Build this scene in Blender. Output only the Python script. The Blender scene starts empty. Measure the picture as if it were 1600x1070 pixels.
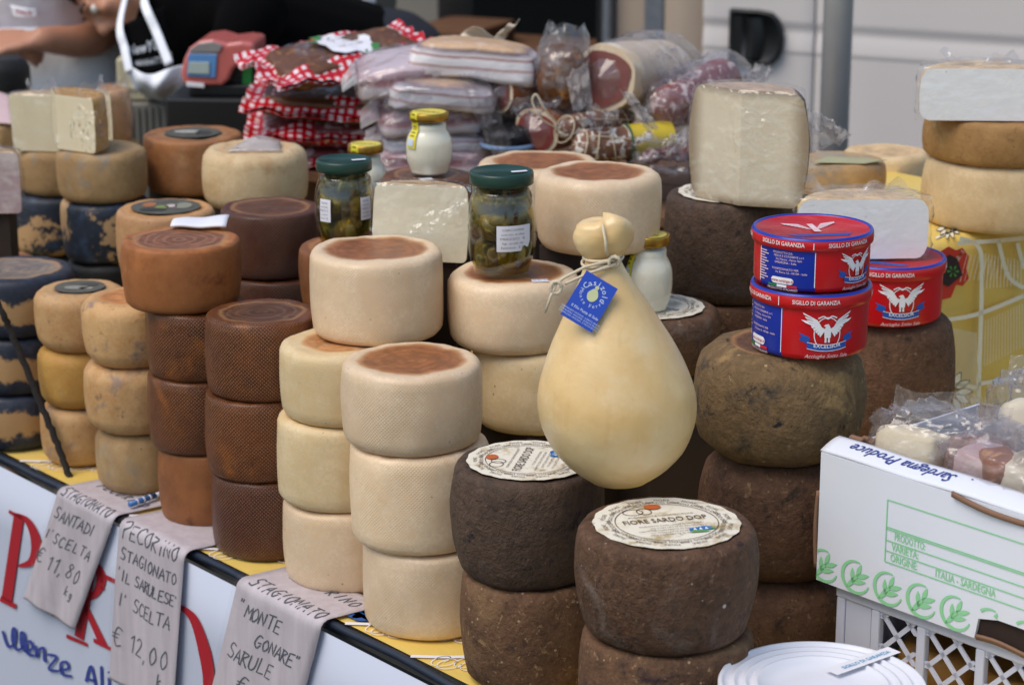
import bpy, bmesh, math, random
from mathutils import Vector, Matrix, noise as mnoise

SC = bpy.context.scene
COL = SC.collection
R = math.radians
rng = random.Random(7)

# ------------------------------------------------------------------ camera
FPX, PITCH, CAMZ = 3600.0, R(15.8), 1.85          # focal length in 1600-px-wide units
CP, SP = math.cos(PITCH), math.sin(PITCH)
cd = bpy.data.cameras.new('camera'); cam = bpy.data.objects.new('camera', cd); COL.objects.link(cam)
cam.location = (0, 0, CAMZ); cam.rotation_euler = (math.pi/2 - PITCH, 0, 0)
cd.sensor_width = 36.0; cd.lens = 36.0*FPX/1600; cd.clip_start = .05; cd.clip_end = 500
cd.dof.use_dof = True; cd.dof.focus_distance = 2.75; cd.dof.aperture_fstop = 7.0
SC.camera = cam
# ------------------------------------------------------------------ light
SUN_EL, SUN_AZ = R(58), R(-124)   # azimuth clockwise from the camera forward axis +Y
w = bpy.data.worlds.new('World'); SC.world = w; w.use_nodes = True
nt = w.node_tree; nt.nodes.clear()
sky = nt.nodes.new('ShaderNodeTexSky'); sky.sky_type = 'NISHITA'; sky.sun_disc = False
sky.sun_elevation = SUN_EL; sky.sun_rotation = SUN_AZ; sky.air_density = 1.4; sky.dust_density = 1.2; sky.ozone_density = 1.0
bg = nt.nodes.new('ShaderNodeBackground'); bg.inputs['Strength'].default_value = 0.1
out = nt.nodes.new('ShaderNodeOutputWorld')
nt.links.new(sky.outputs[0], bg.inputs[0]); nt.links.new(bg.outputs[0], out.inputs[0])
sd = bpy.data.lights.new('sun', 'SUN'); sun = bpy.data.objects.new('sun', sd); COL.objects.link(sun)
sd.energy = 1.45; sd.angle = R(40); sd.color = (1.0, .90, .78)
sdir = Vector((math.sin(SUN_AZ)*math.cos(SUN_EL), math.cos(SUN_AZ)*math.cos(SUN_EL), math.sin(SUN_EL)))
sun.rotation_euler = sdir.to_track_quat('Z', 'Y').to_euler()
SC.view_settings.view_transform = 'Standard'; SC.view_settings.look = 'None'
SC.view_settings.exposure = 0.6; SC.view_settings.gamma = 1.0; SC.view_settings.use_curve_mapping = False
SC.cycles.use_denoising = True; SC.cycles.transparent_max_bounces = 24; SC.cycles.max_bounces = 8
SC.cycles.caustics_reflective = False; SC.cycles.caustics_refractive = False

# ------------------------------------------------------------------ picking points of the place
C0 = Vector((0, 0, CAMZ))
def ray(px, py):
    u, v = (px-800)/FPX, (535-py)/FPX
    return Vector((u, CP+v*SP, -SP+v*CP))
def at_z(px, py, z):
    d = ray(px, py); return C0 + d*((z-CAMZ)/d.z)
def at_d(px, py, D):
    d = ray(px, py); return C0 + d*(D/d.y)
def at_plane(px, py, p, n):
    d = ray(px, py); return C0 + d*((p-C0).dot(n)/d.dot(n))
def mpp(D, z):                                    # metres per pixel at depth D, height z
    return (D*CP + (CAMZ-z)*SP)/FPX
ZT = 0.70                                         # table top
E0 = at_z(20, 715, ZT); E1 = at_z(600, 1005, ZT)
EV = (E1-E0).normalized(); NV = Vector((-EV.y, EV.x, 0))   # along the table edge / into the table
YAWE = math.atan2(EV.y, EV.x)
def en(e, n, z=ZT): return E0 + EV*e + NV*n + Vector((0, 0, z-ZT))

# ------------------------------------------------------------------ colours and node helpers
def lin(h):
    h = h.lstrip('#'); o = []
    for i in (0, 2, 4):
        c = int(h[i:i+2], 16)/255
        o.append(c/12.92 if c <= .04045 else ((c+.055)/1.055)**2.4)
    return (*o, 1.0)
class NT:
    def __init__(s, name):
        s.m = bpy.data.materials.new(name); s.m.use_nodes = True; s.t = s.m.node_tree; s.t.nodes.clear()
        s.out = s.t.nodes.new('ShaderNodeOutputMaterial')
    def n(s, typ, ins=None, **props):
        nd = s.t.nodes.new('ShaderNode'+typ)
        for k, v in props.items(): setattr(nd, k, v)
        for k, v in (ins or {}).items():
            i = nd.inputs[k]
            if isinstance(v, bpy.types.NodeSocket): s.t.links.new(v, i)
            else: i.default_value = v
        return nd
    def math(s, op, a, b=0.0, c=0.0, clamp=False):
        return s.n('Math', {0: a, 1: b, 2: c}, operation=op, use_clamp=clamp).outputs[0]
    def mix(s, f, a, b, mode='MIX'):
        return s.n('Mix', {0: f, 6: a, 7: b}, data_type='RGBA', blend_type=mode).outputs[2]
    def step(s, x, lo, hi):
        return s.n('MapRange', {0: x, 1: lo, 2: hi, 3: 0.0, 4: 1.0}, interpolation_type='SMOOTHSTEP').outputs[0]
    def noise(s, vec, scale, detail=4.0, rough=.55, dist=0.0):
        return s.n('TexNoise', {'Vector': vec, 'Scale': scale, 'Detail': detail, 'Roughness': rough, 'Distortion': dist}).outputs[0]
    def voro(s, vec, scale, feature='F1', out=0, rnd=1.0):
        return s.n('TexVoronoi', {'Vector': vec, 'Scale': scale, 'Randomness': rnd}, feature=feature).outputs[out]
    def coords(s):                                # object coordinates, shifted per object
        tc = s.n('TexCoord'); oi = s.n('ObjectInfo')
        off = s.n('VectorMath', {0: oi.outputs['Random'], 1: (37.0, 91.0, 53.0)}, operation='MULTIPLY').outputs[0]
        s.tc = tc; s.rand = oi.outputs['Random']
        return s.n('VectorMath', {0: tc.outputs['Object'], 1: off}, operation='ADD').outputs[0]
    def bump(s, h, dist, strength=1.0, normal=None):
        ins = {'Height': h, 'Distance': dist, 'Strength': strength}
        if normal is not None: ins['Normal'] = normal
        return s.n('Bump', ins).outputs[0]
    def done(s, color, rough=.6, normal=None, spec=.5, **kw):
        b = s.n('BsdfPrincipled', {'Base Color': color, 'Roughness': rough, 'Specular IOR Level': spec})
        if normal is not None: s.t.links.new(normal, b.inputs['Normal'])
        for k, v in kw.items():
            i = b.inputs[k.replace('_', ' ')]
            if isinstance(v, bpy.types.NodeSocket): s.t.links.new(v, i)
            else: i.default_value = v
        s.t.links.new(b.outputs[0], s.out.inputs[0]); return s.m
def flat(name, hexc, rough=.6, var=.12, scale=40, bump=.0, metallic=0.0, spec=.5):
    t = NT(name); v = t.coords(); c = lin(hexc)
    nz = t.noise(v, scale, 5)
    col = t.mix(nz, tuple(x*(1-var) for x in c[:3])+(1,), tuple(min(1, x*(1+var)) for x in c[:3])+(1,))
    nrm = t.bump(t.noise(v, scale*2, 4), bump) if bump else None
    return t.done(col, rough, nrm, spec, Metallic=metallic)
M = {}
def ink(hexc):
    k = 'ink_'+hexc
    if k not in M: M[k] = flat(k, hexc, .55, .05, 200)
    return M[k]

# ------------------------------------------------------------------ objects
def link(name, me, mat=None, parent=None, loc=None, smooth=True):
    o = bpy.data.objects.new(name, me); COL.objects.link(o)
    if mat is not None:
        for m in (mat if isinstance(mat, (list, tuple)) else [mat]): me.materials.append(m)
    if smooth is True: me.polygons.foreach_set('use_smooth', [True]*len(me.polygons))
    if parent is not None: o.parent = parent
    if loc is not None: o.location = loc
    return o
def tag(o, label, cat, group=None, kind=None):
    if label: o['label'] = label
    if cat: o['category'] = cat
    if group: o['group'] = group
    if kind: o['kind'] = kind
    return o
def thing(name, label, cat, loc=(0, 0, 0), rz=0.0, group=None, rot=None):
    o = bpy.data.objects.new(name, None); COL.objects.link(o); o.empty_display_size = .05
    o.location = loc; o.rotation_euler = rot if rot else (0, 0, rz)
    return tag(o, label, cat, group)
class MB:
    def __init__(s): s.v = []; s.f = []; s.mi = []; s.uv = []
    def add(s, vs, fs, mi=0, M4=None):
        b = len(s.v)
        s.v += [tuple(M4 @ Vector(v)) if M4 else tuple(v) for v in vs]
        s.f += [tuple(i+b for i in f) for f in fs]; s.mi += [mi]*len(fs); return s
    def box(s, x0, x1, y0, y1, z0, z1, mi=0, M4=None):
        vs = [(x, y, z) for z in (z0, z1) for y in (y0, y1) for x in (x0, x1)]
        return s.add(vs, [(0, 2, 3, 1), (4, 5, 7, 6), (0, 1, 5, 4), (2, 6, 7, 3), (0, 4, 6, 2), (1, 3, 7, 5)], mi, M4)
    def tube(s, pts, rad, seg=8, mi=0, closed=False, cap=True):
        pts = [Vector(p) for p in pts]; n = len(pts)
        rads = rad if isinstance(rad, (list, tuple)) else [rad]*n
        vs, fs = [], []; prev = None
        for i, p in enumerate(pts):
            a = pts[(i-1) % n] if (i or closed) else p
            b = pts[(i+1) % n] if (i < n-1 or closed) else p
            t = (b-a).normalized() if (b-a).length > 1e-9 else Vector((0, 0, 1))
            if prev is None:
                x = t.orthogonal().normalized()
            else:
                x = prev - t*prev.dot(t); x = x.normalized() if x.length > 1e-6 else t.orthogonal().normalized()
            prev = x; y = t.cross(x)
            r = rads[i]; rx, ry = r if isinstance(r, tuple) else (r, r)
            for k in range(seg):
                an = 2*math.pi*k/seg; vs.append(p + x*(rx*math.cos(an)) + y*(ry*math.sin(an)))
        m = n if closed else n-1
        for i in range(m):
            for k in range(seg):
                a0 = i*seg+k; a1 = i*seg+(k+1) % seg; j = (i+1) % n
                fs.append((a0, a1, j*seg+(k+1) % seg, j*seg+k))
        if cap and not closed:
            fs.append(tuple(range(seg-1, -1, -1))); fs.append(tuple(range((n-1)*seg, n*seg)))
        return s.add(vs, fs, mi)
    def grid(s, fn, nu, nv, mi=0, wrap=False):
        b = len(s.v)
        for j in range(nv+1):
            for i in range(nu+(0 if wrap else 1)): s.v.append(tuple(fn(i/nu, j/nv)))
        W = nu if wrap else nu+1
        for j in range(nv):
            for i in range(nu):
                i2 = (i+1) % W
                s.f.append((b+j*W+i, b+j*W+i2, b+(j+1)*W+i2, b+(j+1)*W+i)); s.mi.append(mi)
        return s
    def mesh(s, name, uvfn=None):
        me = bpy.data.meshes.new(name); me.from_pydata(s.v, [], s.f)
        if any(s.mi): me.polygons.foreach_set('material_index', s.mi)
        if uvfn:
            ul = me.uv_layers.new(name='UVMap')
            for l in me.loops: ul.data[l.index].uv = uvfn(s.v[l.vertex_index])
        me.validate(); me.update(); return me
    def obj(s, name, mat=None, parent=None, loc=None, smooth=True, uvfn=None):
        return link(name, s.mesh(name, uvfn), mat, parent, loc, smooth)
def bev(o, w=.003, seg=2):
    m = o.modifiers.new('bevel', 'BEVEL'); m.width = w; m.segments = seg; m.limit_method = 'ANGLE'; m.angle_limit = R(40); return o
def sub(o, n=1):
    m = o.modifiers.new('subdiv', 'SUBSURF'); m.levels = n; m.render_levels = n; return o
def solid(o, t):
    m = o.modifiers.new('solid', 'SOLIDIFY'); m.thickness = t; m.offset = 0; return o
def fbm(v, sc=1.0, o=3): return mnoise.fractal(Vector(v)*sc, .6, 2.1, o)

# lathe with metre UVs and a 'topr' attribute: radius fraction on the top face, 2 elsewhere
def lathe_mesh(name, prof, seg=64, a0=0.0, a1=2*math.pi, top_from=None, disp=None, cut_mat=1):
    full = abs(a1-a0-2*math.pi) < 1e-6
    W = seg if full else seg+1
    verts, faces, mi, uv, tp = [], [], [], [], []
    s = [0.0]
    for i in range(1, len(prof)): s.append(s[-1]+math.hypot(prof[i][0]-prof[i-1][0], prof[i][1]-prof[i-1][1]))
    rmax = max(p[0] for p in prof)
    rtop = prof[top_from][0] if top_from is not None else 1
    for i, (r, z) in enumerate(prof):
        r = max(r, .0008) if full else r
        for k in range(W):
            a = a0+(a1-a0)*k/seg
            p = Vector((r*math.cos(a), r*math.sin(a), z))
            if disp: p = disp(p, i, a)
            verts.append(tuple(p)); tp.append(r/rtop if (top_from is not None and i >= top_from) else 2.0)
    for i in range(len(prof)-1):
        for k in range(seg):
            k2 = (k+1) % W
            faces.append((i*W+k, i*W+k2, (i+1)*W+k2, (i+1)*W+k)); mi.append(0)
            ua, ub = (a0+(a1-a0)*k/seg)*rmax, (a0+(a1-a0)*(k+1)/seg)*rmax
            uv += [(ua, s[i]), (ub, s[i]), (ub, s[i+1]), (ua, s[i+1])]
    if full:
        for i, rev in ((0, True), (len(prof)-1, False)):
            if prof[i][0] < .01:
                f = [i*W+k for k in range(W)]
                if rev: f.reverse()
                faces.append(tuple(f)); mi.append(0); uv += [(0, s[i])]*W
    else:                                        # the two cut faces, out to the axis
        for k, flip in ((0, True), (seg, False)):
            idx = [i*W+k for i in range(len(prof))]
            if flip: idx.reverse()
            faces.append(tuple(idx)); mi.append(cut_mat)
            uv += [(math.hypot(verts[j][0], verts[j][1]), verts[j][2]) for j in idx]
    me = bpy.data.meshes.new(name); me.from_pydata(verts, [], faces)
    me.polygons.foreach_set('material_index', mi)
    ul = me.uv_layers.new(name='UVMap'); ul.data.foreach_set('uv', [c for p in uv for c in p])
    at = me.attributes.new('topr', 'FLOAT', 'POINT'); at.data.foreach_set('value', tp)
    me.update(); return me
def wheel_profile(Rm, h, rb=.93, rt=.93, er=.012, dish=.002, n=9):
    Rb, Rt = Rm*rb, Rm*rt; er = min(er, h*.3)
    pr = [(0, 0), (Rb*.5, 0), (Rb-er, 0)]
    def side(t):                                  # 0..1 up the wall
        b = 1-(2*t-1)**2
        base = Rb+(Rt-Rb)*t
        return base+(Rm-max(Rb, Rt))*b
    zs = [er+(h-2*er)*i/n for i in range(n+1)]
    for a in (30, 60): pr.append((Rb-er+er*math.sin(R(a)), er-er*math.cos(R(a))))
    for z in zs: pr.append((side((z)/h)-0.0, z))
    rs = side(1.0)
    for a in (60, 30): pr.append((Rt-er+er*math.sin(R(a)), h-er+er*math.cos(R(a))))
    k = len(pr); pr.append((Rt-er, h))
    for t in (.97, .86, .7, .5, .25, 0): pr.append(((Rt-er)*t, h-dish*(1-t*t)))
    return pr, k

# ------------------------------------------------------------------ writing
_tc = {}
def text_geo(s, shear=0.0, bold=0.0, spacing=1.0):
    k = (s, shear, bold, spacing)
    if k not in _tc:
        cu = bpy.data.curves.new('t', 'FONT'); cu.body = s; cu.shear = shear; cu.offset = bold; cu.resolution_u = 2
        cu.align_x = 'CENTER'; cu.align_y = 'CENTER'; cu.space_character = spacing
        o = bpy.data.objects.new('t', cu); COL.objects.link(o)
        dg = bpy.context.evaluated_depsgraph_get(); me = bpy.data.meshes.new_from_object(o.evaluated_get(dg))
        _tc[k] = ([tuple(v.co) for v in me.vertices], [tuple(p.vertices) for p in me.polygons])
        bpy.data.objects.remove(o); bpy.data.curves.remove(cu); bpy.data.meshes.remove(me)
    return _tc[k]
def put_text(mb, s, size, fn, x=0, y=0, rot=0.0, shear=0.0, bold=0.0, width=None, spacing=1.0, mi=0):
    vs, fs = text_geo(s, shear, bold, spacing)
    if not vs: return
    k = size
    if width:
        xs = [v[0] for v in vs]; kx = width/(max(xs)-min(xs))
    else: kx = size
    c, sn = math.cos(rot), math.sin(rot)
    mb.add([fn(x+v[0]*kx*c-v[1]*k*sn, y+v[0]*kx*sn+v[1]*k*c) for v in vs], fs, mi)
def put_stroke(mb, pts, wd, fn, mi=0, taper=False, step=None):
    """a pen stroke as a thin ribbon in the plane of fn"""
    pts = [Vector((p[0], p[1])) for p in pts]; n = len(pts)
    vs, fs = [], []
    for i, p in enumerate(pts):
        t = (pts[min(i+1, n-1)]-pts[max(i-1, 0)])
        t = t.normalized() if t.length > 1e-9 else Vector((1, 0))
        w_ = (wd[i] if isinstance(wd, (list, tuple)) else wd)*.5
        if taper: w_ *= .55+.45*math.sin(math.pi*min(1, (i+.6)/n))
        nn = Vector((-t.y, t.x))*w_
        vs += [fn(*(p+nn)), fn(*(p-nn))]
    for i in range(n-1): fs.append((2*i, 2*i+1, 2*i+3, 2*i+2))
    mb.add(vs, fs, mi)
def spline(pts, k=6):
    P = [Vector(p) for p in pts]
    if len(P) < 3: return [P[0].lerp(P[-1], i/k) for i in range(k+1)]
    o = []
    for i in range(len(P)-1):
        a, b, c, d = P[max(i-1, 0)], P[i], P[i+1], P[min(i+2, len(P)-1)]
        for j in range(k):
            t = j/k
            o.append(.5*((2*b)+(c-a)*t+(2*a-5*b+4*c-d)*t*t+(3*b-a-3*c+d)*t**3))
    o.append(P[-1]); return o
# a hand-lettered alphabet: strokes in a unit box; 's' marks a curved stroke
HAND = {
 'A': [[(0, 0), (.45, 1), (.8, 0)], [(.15, .35), (.75, .4)]],
 'B': [[(.1, 0), (.1, 1)], ['s', (.1, 1), (.7, .85), (.2, .52), (.75, .3), (.05, 0)]],
 'C': [['s', (.8, .85), (.4, 1), (.05, .5), (.3, 0), (.8, .12)]],
 'D': [[(.1, 0), (.15, 1)], ['s', (0, 1), (.7, .8), (.75, .3), (.05, 0)]],
 'E': [[(.75, 1), (.1, .95), (.05, 0), (.75, .03)], [(.08, .5), (.6, .52)]],
 'G': [['s', (.75, .9), (.35, 1), (.05, .4), (.4, 0), (.75, .3)], [(.4, .42), (.8, .45)]],
 'I': [[(.2, 0), (.25, 1)]],
 'L': [[(.15, 1), (.08, 0), (.7, .05)]],
 'M': [[(0, 0), (.12, 1), (.45, .4), (.8, 1), (.88, 0)]],
 'N': [[(.05, 0), (.1, 1), (.7, .02), (.75, 1)]],
 'O': [['s', (.45, 1), (.08, .6), (.3, .02), (.75, .4), (.5, .98)]],
 'P': [[(.1, -.15), (.15, 1)], ['s', (-.05, .85), (.4, 1.05), (.75, .75), (.2, .45)]],
 'R': [[(.1, 0), (.15, 1)], ['s', (0, .95), (.7, .85), (.15, .5)], [(.2, .5), (.75, 0)]],
 'S': [['s', (.75, .92), (.3, 1), (.15, .65), (.65, .38), (.5, .03), (0, .1)]],
 'T': [[(0, .95), (.85, 1)], [(.42, .97), (.38, 0)]],
 'U': [['s', (.1, 1), (.1, .2), (.45, 0), (.72, .3), (.75, 1)]],
 'V': [[(.05, 1), (.4, 0), (.78, 1)]],
 '€': [['s', (.85, .9), (.4, 1), (.15, .5), (.4, 0), (.85, .1)], [(-.1, .6), (.6, .64)], [(-.1, .4), (.55, .44)]],
 '0': [['s', (.4, 1), (.1, .55), (.3, 0), (.65, .4), (.45, .98)]],
 '1': [[(.15, .75), (.45, 1), (.42, 0)]],
 '2': [['s', (.1, .8), (.4, 1), (.7, .75), (.1, .02)], [(.1, .02), (.8, .05)]],
 '8': [['s', (.65, .85), (.35, 1), (.15, .78), (.65, .3), (.4, 0), (.1, .22), (.65, .85)]],
 ',': [[(.2, .08), (.08, -.2)]],
 '"': [[(.1, 1.1), (.05, .85)], [(.35, 1.1), (.3, .85)]],
 "'": [[(.1, 1.1), (.05, .85)]],
 'a': [['s', (.6, .5), (.3, .6), (.1, .25), (.35, 0), (.6, .5), (.65, 0)]],
 'k': [[(.1, 1), (.1, 0)], [(.55, .55), (.12, .25), (.6, 0)]],
 'g': [['s', (.55, .5), (.2, .5), (.15, .1), (.5, .1), (.55, .5), (.5, -.3), (.1, -.25)]],
 'l': [['s', (.05, .1), (.45, .9), (.25, 1), (.2, .1), (.6, .1)]],
 'e': [['s', (.1, .25), (.55, .45), (.3, .6), (.12, .2), (.4, 0), (.75, .15)]],
 'n': [['s', (.1, .6), (.12, 0), (.12, .3), (.45, .6), (.55, .1), (.8, .1)]],
 'z': [[(.1, .55), (.6, .55), (.1, .03), (.7, .03)]],
 'i': [[(.3, .55), (.32, .03)], [(.35, .8), (.37, .86)]],
 'm': [['s', (.05, .55), (.08, 0), (.1, .35), (.35, .6), (.4, 0), (.42, .35), (.7, .6), (.78, .05)]],
}
def put_hand(mb, s, x, y, size, fn, wd, adv=.92, slant=.12, seed=0):
    rr = random.Random(seed+len(s))
    for ch in s:
        if ch == ' ': x += size*.5; continue
        jx, jy, js = rr.uniform(-.03, .03)*size, rr.uniform(-.05, .05)*size, size*rr.uniform(.92, 1.06)
        for st in HAND.get(ch, []):
            cur = st[0] == 's'; P = st[1:] if cur else st
            P = [(x+jx+(p[0]+slant*p[1])*js*.85, y+jy+p[1]*js) for p in P]
            P = spline(P, 5) if cur else [q for a, b in zip(P, P[1:]) for q in (Vector(a), Vector(a).lerp(Vector(b), .5))]+[Vector(P[-1])]
            put_stroke(mb, P, wd, fn)
        x += size*(adv if ch not in "I1i,'l" else adv*.72)
    return x
# ------------------------------------------------------------------ materials
def mul(c, k): return tuple(min(1, x*k) for x in c[:3])+(1,)
def rind(name, a, b, patch=None, speck=None, honey=None, top=None, rough=.55, grain=.0012, gscale=55, spec=.4, rim=None, band=None, bloom=None, lump=.0, coat=0.0):
    """cheese rind: two mottled tones, ragged patches, specks, basket-mould dimples, another tone on the top face"""
    t = NT(name); v = t.coords()
    uv = t.n('UVMap').outputs[0]
    big = t.noise(v, 14, 5, .6); mid = t.noise(v, 48, 6, .65); fine = t.noise(v, 210, 5, .7)
    col = t.mix(t.step(t.math('ADD', t.math('MULTIPLY', big, .5), t.math('MULTIPLY', mid, .5)), .42, .58), lin(a), lin(b))
    col = t.mix(t.step(fine, .30, .75), mul(lin(a), .84), col)
    # every wheel a little lighter or darker than its neighbour
    col = t.mix(1.0, col, t.n('CombineColor', {0: t.math('ADD', .88, t.math('MULTIPLY', t.rand, .2)), 1: t.math('ADD', .87, t.math('MULTIPLY', t.rand, .2)), 2: t.math('ADD', .86, t.math('MULTIPLY', t.rand, .18))}).outputs[0], 'MULTIPLY')
    h = t.math('ADD', t.math('MULTIPLY', mid, .6), t.math('MULTIPLY', fine, .45))
    if lump: h = t.math('ADD', h, t.math('MULTIPLY', t.noise(v, 120, 3, .6, .6), .7)); col = t.mix(t.math('MULTIPLY', t.step(t.noise(v, 95, 5, .7), .42, .66), .45), col, mul(lin(a), 1.35)); col = t.mix(t.math('MULTIPLY', t.step(t.noise(v, 31, 6, .75), .55, .68), .35), col, mul(lin(b), .6))
    if lump: h = t.math('ADD', h, t.math('MULTIPLY', t.noise(v, 26, 3), lump))
    rg = t.math('ADD', rough-.08, t.math('MULTIPLY', mid, .2))
    if patch:
        for (pc, ps, lo, hi) in patch:
            f = t.step(t.noise(v, ps, 7, .68, .4), lo, hi); col = t.mix(f, col, lin(pc))
    if band:                                      # a wandering band round the wall where the coat has worn through
        sx = t.n('SeparateXYZ', {0: t.tc.outputs['Object']}).outputs[2]
        bc, zc, wd = band
        d = t.math('ABSOLUTE', t.math('SUBTRACT', t.math('ADD', sx, t.math('MULTIPLY', t.math('SUBTRACT', t.noise(v, 22, 6, .7), .5), .06)), zc))
        f = t.step(t.math('SUBTRACT', wd, d), -.004, .004); bandf = f
    if speck:
        for (pc, ps, r_, amt) in speck:
            d = t.voro(v, ps); f = t.math('MULTIPLY', t.step(t.math('SUBTRACT', r_, d), 0.0, r_*.4), t.step(t.noise(v, ps*.35, 3), .5, .62))
            col = t.mix(t.math('MULTIPLY', f, amt), col, lin(pc))
    if honey:
        k, depth, cm, hc = honey                  # cell size, depth, darkening in the dimples, dimple colour
        sx = t.n('SeparateXYZ', {0: uv}); u, vv = sx.outputs[0], sx.outputs[1]
        kk = math.pi/k
        pa = t.math('SINE', t.math('MULTIPLY', t.math('ADD', u, vv), kk)); pb = t.math('SINE', t.math('MULTIPLY', t.math('SUBTRACT', u, vv), kk))
        pat = t.math('MULTIPLY', pa, pb)
        dots = t.step(t.math('ABSOLUTE', pat), .15, .85)
        msk = t.step(t.noise(v, 17, 4), .36, .58)
        dm = t.math('MULTIPLY', dots, t.math('ADD', .25, t.math('MULTIPLY', msk, .75)))
        side = t.math('LESS_THAN', 1.5, t.n('Attribute', attribute_name='topr').outputs['Fac'])
        dm = t.math('MULTIPLY', dm, t.math('ADD', .25, t.math('MULTIPLY', side, .75)))
        h = t.math('ADD', h, t.math('MULTIPLY', dm, depth))
        col = t.mix(t.math('MULTIPLY', dm, cm), col, lin(hc))
    if top:
        tc_, rad, ring = top
        tr = t.n('Attribute', attribute_name='topr').outputs['Fac']
        d = t.math('ADD', tr, t.math('MULTIPLY', t.math('SUBTRACT', t.noise(v, 30, 5), .5), .20))
        swirl = t.math('SINE', t.math('ADD', t.math('MULTIPLY', tr, 34), t.math('MULTIPLY', t.noise(v, 25, 3), 9)))
        tcol = t.mix(t.step(mid, .3, .7), mul(lin(tc_), .6), mul(lin(tc_), 1.15))
        tcol = t.mix(t.math('MULTIPLY', t.step(swirl, .2, .9), .45), tcol, lin(ring))
        d2 = t.math('SUBTRACT', rad, d); col = t.mix(t.math('MULTIPLY', t.step(d2, -.06, .04), .9), col, t.mix(.5, lin('#cf9a62'), lin(tc_))); col = t.mix(t.step(d2, .0, .13), col, tcol)
    if bloom:
        pass
    if bloom:
        bcol, amt = bloom                         # pale dusty bloom in clouds
        col = t.mix(t.math('MULTIPLY', t.step(t.noise(v, 9, 6, .7), .48, .75), amt), col, lin(bcol))
    if band: col = t.mix(bandf, col, lin(band[0]))
    return t.done(col, rg, t.bump(h, grain), spec, Coat_Weight=coat, Coat_Roughness=.22)

M['cream'] = rind('cream_rind', '#f3d8b6', '#e7c59d', patch=[('#dcb98a', 12, .58, .75)], speck=[('#8a5a35', 60, .10, .8)], honey=(.0046, .42, .08, '#cda878'), top=('#a06236', .88, '#7e4c2e'), rough=.40, grain=.0007, coat=.12)
M['cream_b'] = rind('cream_smooth_rind', '#f0d7aa', '#e0bf88', speck=[('#8a5a35', 70, .12, .9)], honey=(.0042, .2, .04, '#c9a878'), top=('#c08a58', .75, '#a56c3c'), rough=.48, grain=.0008, bloom=('#f0dfc0', .4))
M['tan'] = rind('tan_rind', '#d0a673', '#b8824c', patch=[('#937a68', 18, .53, .68), ('#7c5f48', 40, .60, .70)], speck=[('#5a3d2a', 75, .14, .8), ('#4d3426', 30, .07, .9)], top=('#7d6a55', .78, '#54483c'), rough=.6, grain=.0014, bloom=('#d8bb94', .2))
M['tan_top'] = rind('tan_plain_rind', '#d0a673', '#b9854f', patch=[('#8a7468', 22, .55, .70), ('#a0703c', 36, .58, .70)], speck=[('#5a3d2a', 70, .14, .8)], top=('#c8854c', .9, '#b97840'), rough=.6, grain=.0011)
M['grey_tan'] = rind('grey_tan_rind', '#c4a070', '#a47e50', patch=[('#8f877c', 9, .52, .68), ('#4b4138', 26, .66, .75)], speck=[('#4a382a', 80, .14, .8)], honey=(.0036, .8, .12, '#7c6446'), rough=.62, grain=.0011, bloom=('#cdb99a', .3))
M['yellow_tan'] = rind('yellow_tan_rind', '#c99a50', '#b9823c', patch=[('#a0846a', 20, .58, .74)], speck=[('#5a3d2a', 80, .14, .8)], rough=.58)
M['pale'] = rind('pale_rind', '#e2c79c', '#cfae80', patch=[('#8d7c66', 22, .66, .74), ('#b99468', 10, .52, .7)], speck=[('#4f3c2a', 34, .08, .9)], rough=.55, grain=.0012, top=('#dab98c', .85, '#c9a478'))
M['dark'] = rind('dark_brown_rind', '#73401d', '#4a2712', patch=[('#9c5a20', 10, .54, .72), ('#2c1a15', 24, .60, .72)], honey=(.0052, 1.7, .75, '#a8714c'), top=('#64402a', .84, '#8a6248'), rough=.34, grain=.0017, spec=.35, coat=.22)
M['dark_red'] = rind('dark_red_rind', '#53291a', '#63371f', patch=[('#7c4526', 11, .56, .72)], honey=(.0052, 1.6, .62, '#906a54'), top=('#6e4228', .86, '#5a3422'), rough=.36, grain=.0016, spec=.35, coat=.2)
M['rust'] = rind('rust_brown_rind', '#b3703c', '#945428', patch=[('#7a4428', 16, .57, .72), ('#c68a52', 11, .58, .74)], honey=(.0040, .8, .22, '#74401f'), top=('#86543a', .88, '#a77a56'), rough=.5, grain=.0010)
M['umber'] = rind('umber_rind', '#a97145', '#85552f', patch=[('#6c4a36', 14, .54, .70), ('#c0935e', 18, .62, .75)], speck=[('#3a2618', 60, .12, .7)], top=('#59493a', .70, '#8a7a64'), rough=.6, bloom=('#a98a70', .35))
M['label_tan'] = rind('pinkish_tan_rind', '#c89a6c', '#ad7d54', patch=[('#9c7862', 18, .53, .70)], speck=[('#56402c', 70, .13, .7)], top=('#c8935a', .96, '#b3783f'), rough=.58)
M['orange_dark'] = rind('orange_brown_rind', '#9c6236', '#7c4826', patch=[('#5c3018', 20, .60, .74)], honey=(.0044, .9, .35, '#5f3117'), top=('#8c5228', .9, '#a66a3a'), rough=.45, grain=.0011)
M['crusty'] = rind('brown_crust_rind', '#a8804e', '#8a6238', patch=[('#c0a070', 12, .54, .7), ('#6a4a2c', 30, .58, .7)], speck=[('#4a3420', 50, .10, .8)], rough=.7, grain=.002)
M['black'] = rind('blue_black_rind', '#2b3140', '#1b1c20', patch=[('#3b4458', 14, .56, .68)], band=('#b58e60', .044, .017), top=('#8d7c6c', .86, '#5c5560'), rough=.5, bloom=('#59637a', .5))
M['black_patch'] = rind('worn_blue_black_rind', '#27303f', '#16171a', patch=[('#39475f', 12, .52, .66), ('#b8946a', 9, .535, .58)], rough=.5, speck=[('#b8946a', 60, .2, .7)])
M['black_plain'] = rind('black_rind', '#1b1a19', '#25221f', rough=.55)
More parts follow.
